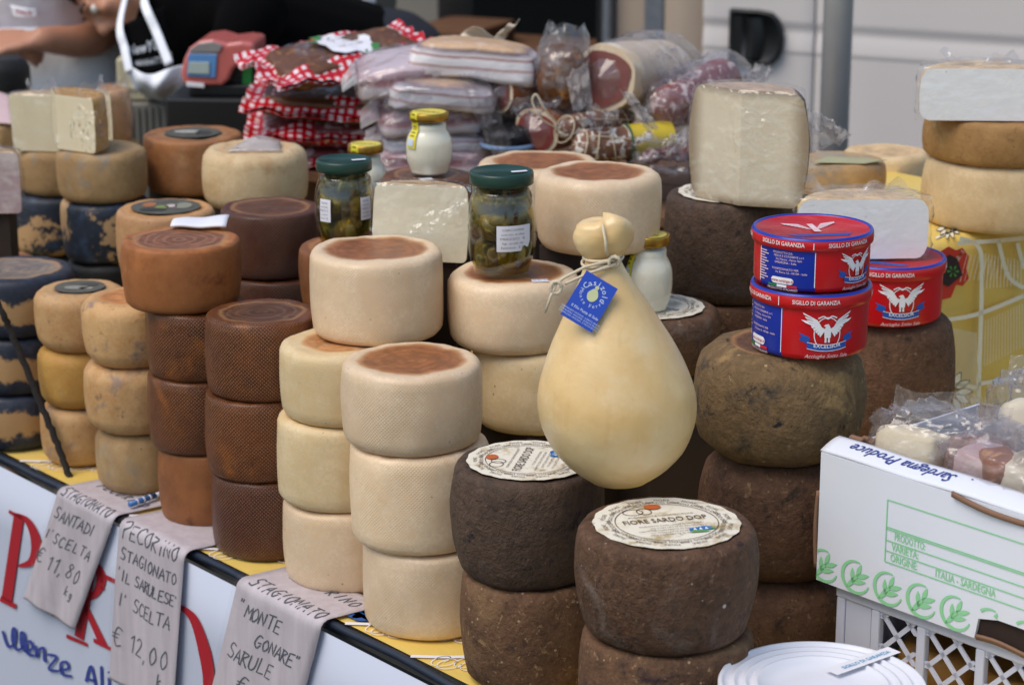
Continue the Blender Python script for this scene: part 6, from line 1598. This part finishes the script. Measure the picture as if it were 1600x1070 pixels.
m = MB(); m.grid(lambda u, v: (-.07+.13*u, -.05+.10*v, .003+.030*v+.016*math.sin(u*4)*v-.02*max(0, u-.75)), 14, 10); s_ = m.obj('paper_sheet', flat('pink_paper', '#d2b4b4', .6), None, (W['X'], W['Y'], W['z1']+.001)); solid(s_, .001)
tag(s_, 'pink paper sheet lying on the basket-ridged wheel under the black one', 'paper')

# ------------------------------------------------------------------ black box and weighing machine
bx = at_d(332, 155, 4.62); kx_ = mpp(4.62, bx.z); bw = 150*kx_
m = MB(); m.box(-bw/2, bw/2, 0, .22, 0, bx.z-ZT); o = bev(m.obj('black_box', M['black_plastic'], None, (bx.x, 4.62, ZT+.001), smooth=False), .006); o.rotation_euler = (0, 0, R(-4))
tag(o, 'black box on the table carrying the weighing machine', 'box')
sx0 = at_d(346, 156, 4.66); wm = thing('weighing_machine', 'weighing machine with a red hood and blue display on the black box', 'scales', (sx0.x, 4.66, bx.z+.002), R(-4)); ks = mpp(4.66, 1.0)
PX = lambda x, y: ((x-346)*ks, (157-y)*ks/CP)
def extr(name, pts, y0, y1, mat, parent, bevel=.004):
    m = MB(); n_ = len(pts); q = [PX(*p) for p in pts]
    m.add([(x, y0, z) for x, z in q]+[(x, y1, z) for x, z in q], [tuple(range(n_)), tuple(range(2*n_-1, n_-1, -1))]+[(i, n_+i, n_+(i+1) % n_, (i+1) % n_) for i in range(n_)])
    return bev(m.obj(name, mat, parent, smooth=False), bevel, 3)
extr('base', [(298, 157), (408, 157), (408, 146), (398, 140), (304, 141), (298, 146)], -.02, .13, M['black_plastic'], wm)
extr('column', [(352, 141), (404, 141), (404, 100), (366, 106)], .0, .10, M['black_plastic'], wm)
hood = extr('hood', [(290, 137), (288, 120), (294, 100), (303, 84), (318, 74), (340, 71), (362, 77), (384, 74), (404, 76), (404, 98), (384, 104), (370, 116), (362, 132), (352, 140), (300, 141)], -.03, .11, flat('red_hood', '#c46a64', .18), wm, .008)
extr('display', [(302, 92), (347, 92), (343, 128), (298, 126)], -.0345, -.0305, flat('blue_display', '#5f8fc4', .15), hood, .002)
extr('display_window', [(303, 104), (335, 104), (334, 122), (300, 121)], -.0375, -.0352, flat('grey_lcd', '#a9b8b4', .2), hood, .001)
extr('hood_top', [(304, 86), (318, 77), (340, 74), (356, 79), (350, 90), (304, 91)], -.0345, -.0305, flat('smoked_cover', '#8d8a88', .15), hood, .002)
extr('sticker', [(297, 134), (325, 136), (325, 143), (297, 141)], -.0345, -.031, M['white_paper'], hood, .001)
extr('green_label', [(382, 111), (396, 111), (395, 141), (380, 141)], -.0045, -.0008, flat('green_label', '#2f8a3c', .4), wm, .001)
# grey crate and cream tub standing behind the front wedge
gc = at_d(232, 166, 4.95); gw = 52*mpp(4.95, gc.z)
g_ = thing('grey_crate', 'grey ribbed plastic crate behind the wedges, under the cream tub', 'crate', (gc.x, 4.95, ZT+.001)); gh = gc.z-ZT
m = MB(); m.box(-gw*.8, gw*.5, 0, .18, 0, gh); m.obj('tub', M['grey_board'], g_, smooth=False)
for i in range(7): m = MB(); x = -gw*.76+i*gw*.2; m.box(x, x+gw*.06, -.006, -.0005, .01, gh-.004); m.obj('rib', M['grey_board'], g_, smooth=False)
ct = at_d(226, 166, 5.0); cw = 84*mpp(5.0, ct.z)
t = thing('cream_tub', 'cream plastic tub standing behind the hanging apron pouch', 'tub', (ct.x, 5.0, gc.z+.003))
m = MB(); m.box(-cw*.5, cw*.42, 0, .11, 0, 66*mpp(5.0, ct.z)); bev(m.obj('tub', M['cream_plastic'], t, smooth=False), .006)
m = MB(); m.box(-cw*.54, cw*.46, -.006, .114, 18*ks, 26*ks); bev(m.obj('rim', M['cream_plastic'], t, smooth=False), .003)

# ------------------------------------------------------------------ the two sellers
def flesh(name, tubes, blobs, mat, parent, voxel=.010, smooth=4):
    m = MB()
    for pts, rad in tubes:
        P = spline(pts, 4); n_ = len(pts)-1
        rr_ = [rad[min(n_, int(i/4))]+(rad[min(n_, int(i/4)+1)]-rad[min(n_, int(i/4))])*((i % 4)/4) for i in range(len(P))] if len(pts) > 2 else [rad[0]+(rad[1]-rad[0])*i/(len(P)-1) for i in range(len(P))]
        m.tube(P, rr_, 16)
        for p, r_ in ((P[0], rr_[0]), (P[-1], rr_[-1])):
            b = MB(); m.grid(lambda u, v: p+Vector((math.cos(2*math.pi*u)*math.cos(math.pi*(v*.98+.01)-math.pi/2), math.sin(2*math.pi*u)*math.cos(math.pi*(v*.98+.01)-math.pi/2), math.sin(math.pi*(v*.98+.01)-math.pi/2)))*r_*.99, 12, 8, wrap=True)
    for c, r3, rotq in blobs:
        def fn(u, v):
            a, ph = 2*math.pi*u, math.pi*(v*.98+.01)-math.pi/2
            q = Vector((r3[0]*math.cos(ph)*math.cos(a), r3[1]*math.cos(ph)*math.sin(a), r3[2]*math.sin(ph)))
            if rotq: q = rotq @ q
            return Vector(c)+q
        m.grid(fn, 24, 14, wrap=True)
    me = m.mesh(name)
    bm = bmesh.new(); bm.from_mesh(me); bmesh.ops.holes_fill(bm, edges=bm.edges, sides=40); bmesh.ops.recalc_face_normals(bm, faces=bm.faces); bm.to_mesh(me); bm.free()
    o = link(name, me, mat, parent)
    r_ = o.modifiers.new('r', 'REMESH'); r_.mode = 'VOXEL'; r_.voxel_size = voxel
    s_ = o.modifiers.new('s', 'SMOOTH'); s_.iterations = smooth; s_.factor = .5
    dg = bpy.context.evaluated_depsgraph_get(); me2 = bpy.data.meshes.new_from_object(o.evaluated_get(dg)); o.modifiers.clear(); o.data = me2
    me2.polygons.foreach_set('use_smooth', [True]*len(me2.polygons)); return o
def frame(zax, yax):                                # rotation whose z is zax and whose -y looks along -yax
    z = Vector(zax).normalized(); y = (Vector(yax)-z*Vector(yax).dot(z)).normalized(); x = y.cross(z); return Matrix((x, y, z)).transposed()
def hand_tubes(wrist, d, palm_n, sc=1.0, curl=.8):
    """palm and five fingers; d points to the fingertips, palm_n out of the palm"""
    d = Vector(d).normalized(); pn = Vector(palm_n).normalized(); pn = (pn-d*pn.dot(d)).normalized(); sd = d.cross(pn)
    w_ = Vector(wrist); T = []
    kn = w_+d*.085*sc
    for i, (off, L) in enumerate(((-.032, .066), (-.011, .076), (.011, .072), (.031, .056))):
        b = kn+sd*off*sc; p = [w_+sd*off*.55*sc+d*.02*sc, b]
        dirn = d.copy(); q = b
        for j, f in enumerate((.45, .32, .23)):
            dirn = (dirn*math.cos(curl)+pn*math.sin(curl)).normalized() if j else (dirn*math.cos(curl*.6)+pn*math.sin(curl*.6)).normalized()
            q = q+dirn*L*f*sc; p.append(q)
        T.append((p, [.015*sc, .0115*sc, .0095*sc, .0085*sc, .007*sc]))
    tb = w_+d*.018*sc+sd*(-.022)*sc
    T.append(([tb, tb+(d*.6-sd*.7+pn*.25).normalized()*.040*sc, tb+(d*.6-sd*.7+pn*.25).normalized()*.040*sc+(d*.8+pn*.55).normalized()*.032*sc, tb+(d*.6-sd*.7+pn*.25).normalized()*.040*sc+(d*.8+pn*.55).normalized()*.056*sc], [.016*sc, .012*sc, .010*sc, .008*sc]))
    return T
def head_parts(c, up, face, sc=1.0):
    Rm = frame(up, -Vector(face)); q = lambda x, y, z: c+Rm @ (Vector((x, y, z))*sc)   # -y is the face
    blobs = [(q(0, .012, .02), (.073*sc, .090*sc, .088*sc), Rm), (q(0, -.030, -.045), (.055*sc, .058*sc, .066*sc), Rm), (q(0, -.058, -.092), (.026*sc, .024*sc, .018*sc), Rm),
             (q(0, -.086, .012), (.058*sc, .016*sc, .012*sc), Rm), (q(0, -.088, -.064), (.024*sc, .012*sc, .0065*sc), Rm), (q(0, -.086, -.078), (.021*sc, .012*sc, .0065*sc), Rm),
             (q(.040, -.070, -.028), (.022*sc, .018*sc, .018*sc), Rm), (q(-.040, -.070, -.028), (.022*sc, .018*sc, .018*sc), Rm), (q(0, -.108, -.040), (.017*sc, .016*sc, .012*sc), Rm)]
    for s in (1, -1): blobs.append((q(s*.074, .012, -.012), (.010*sc, .018*sc, .030*sc), Rm))
    tubes = [([q(0, -.088, .006), q(0, -.100, -.016), q(0, -.112, -.036)], [.009*sc, .012*sc, .015*sc])]
    return Rm, q, blobs, tubes
def face_bits(per, q, Rm, sc, hairc):
    for s in (1, -1):
        m = MB(); m.grid(lambda u, v: q(s*.031, -.080, -.004)+Vector((math.cos(2*math.pi*u)*math.cos(math.pi*(v-.5)*.99), math.sin(2*math.pi*u)*math.cos(math.pi*(v-.5)*.99), math.sin(math.pi*(v-.5)*.99)))*.0115*sc, 12, 8, wrap=True); m.obj('eye', flat('eye_white', '#d8d2c8', .2) if 'eyem' not in M else M['eyem'], per)
        m = MB(); m.tube([q(s*.012, -.094, .018), q(s*.030, -.096, .023), q(s*.050, -.080, .016)], .0038*sc, 6); m.obj('eyebrow', M[hairc], per)
    m = MB()
    m.grid(lambda u, v: q(.080*math.cos(2*math.pi*u)*math.cos(math.pi*.5*v*.99), .020+.094*math.sin(2*math.pi*u)*math.cos(math.pi*.5*v*.99), .030+.084*math.sin(math.pi*.5*v*.99)+(.0 if math.sin(2*math.pi*u) > -.3 else .018*(1-v))-(.035*(1-v) if math.sin(2*math.pi*u) > .2 else 0)), 32, 12, wrap=True); h = m.obj('hair', M[hairc], per); solid(h, .006)
M['hair'] = flat('dark_hair', '#231a14', .6, .3, 120, bump=.002)
# the man bending over the counter in a black T-shirt
D = 5.25; P = lambda x, y, d=0.0: at_d(x, y, D+d)
pb_ = thing('person', 'person in a black printed T-shirt and white apron bending over the counter, head down', 'person', (0, 0, 0), 0, 'stall sellers')
hc = P(168, -30); up = Vector((-.93, .10, .33)); fcn = Vector((-.10, -.42, -.90))
Rm, hq_, hb_, ht_ = head_parts(hc, up, fcn, 1.0)
neck = P(232, -22, .06); chest = P(300, 38, .06); belly = P(430, 70, .18); hip = P(560, 108, .32)
shL, shR = P(398, 8, -.10), P(262, -22, .22); elL, wrL = P(358, 92, -.22), P(352, 150, -.40)
elR, wrR = P(255, 112, .30), P(285, 190, .15)
foot = Vector((hip.x, hip.y, .06))
body_t = ht_ + [([hc+Rm @ Vector((0, .03, -.06)), neck, chest.lerp(neck, .4)], [.055, .060, .075]), ([chest.lerp(neck, .35), chest, belly, hip], [.115, .150, .145, .150]),
    ([shL, elL, wrL], [.055, .043, .030]), ([chest, shL], [.10, .062]), ([chest.lerp(neck, .4), shR], [.09, .06]), ([shR, elR, wrR], [.055, .043, .03])]
for s in (-1, 1):
    h0 = hip+Vector((.09*s, 0, -.04)); body_t.append(([h0, h0+Vector((.01*s, -.04, -.42)), Vector((h0.x+.01*s, h0.y, .08)), Vector((h0.x+.01*s, h0.y-.14, .05))], [.095, .065, .045, .04]))
body_t += hand_tubes(wrL, (.2, -.2, -1), (-1, -.2, 0), 1.0, .5)+hand_tubes(wrR, (.1, -.1, -1), (1, 0, 0), 1.0, .6)
flesh('body', body_t, hb_, M['skin'], pb_, .009, 3)
face_bits(pb_, hq_, Rm, 1.0, 'hair')
flesh('shirt', [([chest.lerp(neck, .35), chest, belly, hip], [.128, .166, .160, .165]), ([chest, shL, shL.lerp(elL, .55)], [.118, .080, .066]), ([chest.lerp(neck, .4), shR, shR.lerp(elR, .5)], [.10, .074, .064])], [], M['shirt'], pb_, .012, 4)
tr = []
for s in (-1, 1):
    h0 = hip+Vector((.09*s, 0, -.04)); tr.append(([h0, h0+Vector((.01*s, -.04, -.42)), Vector((h0.x+.01*s, h0.y, .10))], [.115, .085, .070]))
flesh('trousers', tr+[([hip+Vector((-.07, 0, -.02)), hip+Vector((.07, 0, -.02))], [.172, .172])], [], M['trousers'], pb_, .014, 4)
# loose shirt front with the print, apron straps and pouch
def sheet_px(name, fn, mat, nu=14, nv=12, th=.003):
    m = MB(); m.grid(fn, nu, nv); o = m.obj(name, mat, pb_); solid(o, th); return o
A, B, C_, D4 = [P(x, y, d) for x, y, d in ((186, 42, -.26), (258, 8, -.24), (268, 112, -.33), (200, 114, -.33))]
sfn = lambda u, v: A.lerp(B, u).lerp(D4.lerp(C_, u), v)+Vector((0, -.022*math.sin(u*3.1), .0))
fr = sheet_px('shirt_front', sfn, M['shirt'])
m = MB(); fl = lambda x, y: tuple(Vector(sfn(x, 1-y))+Vector((-.0005, -.0055, 0)))
put_text(m, 'NewYor', .26, fl, .50, .46, .0, shear=.2, bold=.02, width=.80); put_text(m, 'MANHATTA', .15, fl, .58, .20, .0, bold=.01, width=.66); m.obj('shirt_print', ink('#a9aeb4'), fr, smooth=False)
def strap(pts):
    m = MB(); Q = spline(pts, 8); m.tube(Q, [(.011, .004)]*len(Q), 8); m.obj('apron_strap', M['apron'], pb_)
strap([P(226, -12, -.02), P(226, 8, -.26), P(244, 50, -.31), P(264, 100, -.355)]); strap([P(200, -20, .0), P(187, 40, -.28), P(194, 75, -.33), P(202, 112, -.36)])
T0, T1, B1, B0 = [P(x, y, d) for x, y, d in ((194, 106, -.355), (298, 96, -.35), (292, 145, -.32), (212, 142, -.32))]
def pouch(u, v): return T0.lerp(T1, u).lerp(B0.lerp(B1, u), v)+Vector((0, -.055*math.sin(u*3.14)*math.sin(.5+v*2.2)+.006*math.sin(u*16+v*3), -.014*math.sin(u*3.14)*(1-v)*1.0+.004*math.sin(u*11)))
sheet_px('apron_bib', pouch, M['apron'], 30, 18)
T0, T1, B1, B0 = P(214, 140, -.32), P(292, 143, -.32), P(330, 190, -.1), P(262, 190, -.1)
sheet_px('apron_skirt', lambda u, v: T0.lerp(T1, u).lerp(B0.lerp(B1, u), v)+Vector((0, .01*math.sin(u*12), 0)), M['apron'], 20, 10)
# the other seller, cut by the top and left of the picture
D = 5.45; P = lambda x, y, d=0.0: at_d(x, y, D+d); k = mpp(D, 1.1)
pa_ = thing('person', 'person in a long white apron behind the tall black wheel, forearm across the waist', 'person', (0, 0, 0), 0, 'stall sellers')
cx = P(72, 60).x; hc = Vector((cx-.02, D-.02, 1.60)); up = Vector((.05, -.1, 1)); fcn = Vector((-.3, -.9, -.25))
Rm, hq_, hb_, ht_ = head_parts(hc, up, fcn, 1.0)
pel, che, nk = Vector((cx, D+.02, .93)), Vector((cx, D, 1.24)), Vector((cx, D, 1.44))
elb, wri = P(166, 44, -.10), P(66, 62, -.26); shl = Vector((cx+.18, D, 1.38)); shr = Vector((cx-.18, D, 1.38)); el2 = Vector((cx-.25, D-.06, 1.12)); wr2 = P(-28, 62, -.22)
bt = ht_+[([hc+Vector((0, .02, -.05)), nk], [.055, .06]), ([nk, che, (che+pel)/2, pel], [.08, .145, .130, .150]), ([che+Vector((0, 0, .08)), shl], [.09, .062]), ([che+Vector((0, 0, .08)), shr], [.09, .062]),
    ([shl, elb, wri], [.055, .045, .030]), ([shr, el2, wr2], [.055, .043, .030])]
bt += hand_tubes(wri, (-1, -.15, -.12), (0, .3, -1), 1.02, .75)+hand_tubes(wr2, (1, -.15, -.05), (0, .5, -.8), 1.0, .7)
for s in (-1, 1):
    h0 = pel+Vector((.09*s, 0, -.04)); bt.append(([h0, h0+Vector((.01*s, -.03, -.42)), Vector((h0.x+.01*s, h0.y, .08)), Vector((h0.x+.01*s, h0.y-.14, .05))], [.095, .065, .045, .04]))
flesh('body', bt, hb_, M['skin'], pa_, .009, 3)
face_bits(pa_, hq_, Rm, 1.0, 'hair')
M['white_shirt'] = flat('white_shirt', '#c4bfc6', .85, .05, 14, bump=.003)
ss = flesh('shirt', [([nk+Vector((0, 0, -.06)), che, (che+pel)/2, pel], [.10, .160, .145, .165]), ([che+Vector((0, 0, .08)), shl, shl.lerp(elb, .4)], [.10, .078, .066]), ([che+Vector((0, 0, .08)), shr, shr.lerp(el2, .5)], [.10, .078, .066])], [], M['white_shirt'], pa_, .012, 4)
tr = []
for s in (-1, 1):
    h0 = pel+Vector((.09*s, 0, -.04)); tr.append(([h0, h0+Vector((.01*s, -.03, -.42)), Vector((h0.x+.01*s, h0.y, .10))], [.115, .085, .070]))
flesh('trousers', tr, [], M['trousers'], pa_, .014, 4)
def apr(u, v):
    a = -math.pi/2+(u-.5)*2.5; r_ = .190+.035*v+.006*math.sin(u*24)*v
    return Vector((pel.x+r_*1.05*math.cos(a), pel.y+r_*.92*math.sin(a), 1.10-.72*v-.004*math.sin(u*9)))
m = MB(); m.grid(apr, 40, 24); o = m.obj('apron_skirt', M['apron'], pa_); solid(o, .003)
A, B, C_, D4 = [P(x, y, d) for x, y, d in ((16, 8, -.17), (58, 14, -.17), (60, 27, -.172), (22, 27, -.172))]
bfn = lambda u, v: A.lerp(B, u).lerp(D4.lerp(C_, u), v)+Vector((0, -.012*math.sin(u*3), 0))
m = MB(); m.grid(bfn, 10, 6); o = m.obj('apron_patch', M['apron'], pa_); solid(o, .002)
m = MB(); put_text(m, 'PALE', .6, lambda x, y: tuple(Vector(bfn(x, 1-y))+Vector((0, -.003, 0))), .5, .5, 0, width=.62, bold=.02); m.obj('lettering', ink('#a03040'), o, smooth=False)
for o in bpy.data.objects:                          # flat print whose strokes are too small to pick apart
    if o.type == 'MESH' and o.parent and o.name.split('.')[0] in ('outline_print', 'emblem', 'small_print', 'blue_script', 'lid_emblem', 'white_print', 'red_lettering', 'handwriting', 'lettering', 'leaf_logo'): o['kind'] = 'stuff'
for o in list(bpy.data.objects):                    # nothing left without faces
    if o.type == 'MESH' and len(o.data.polygons) == 0: bpy.data.objects.remove(o)
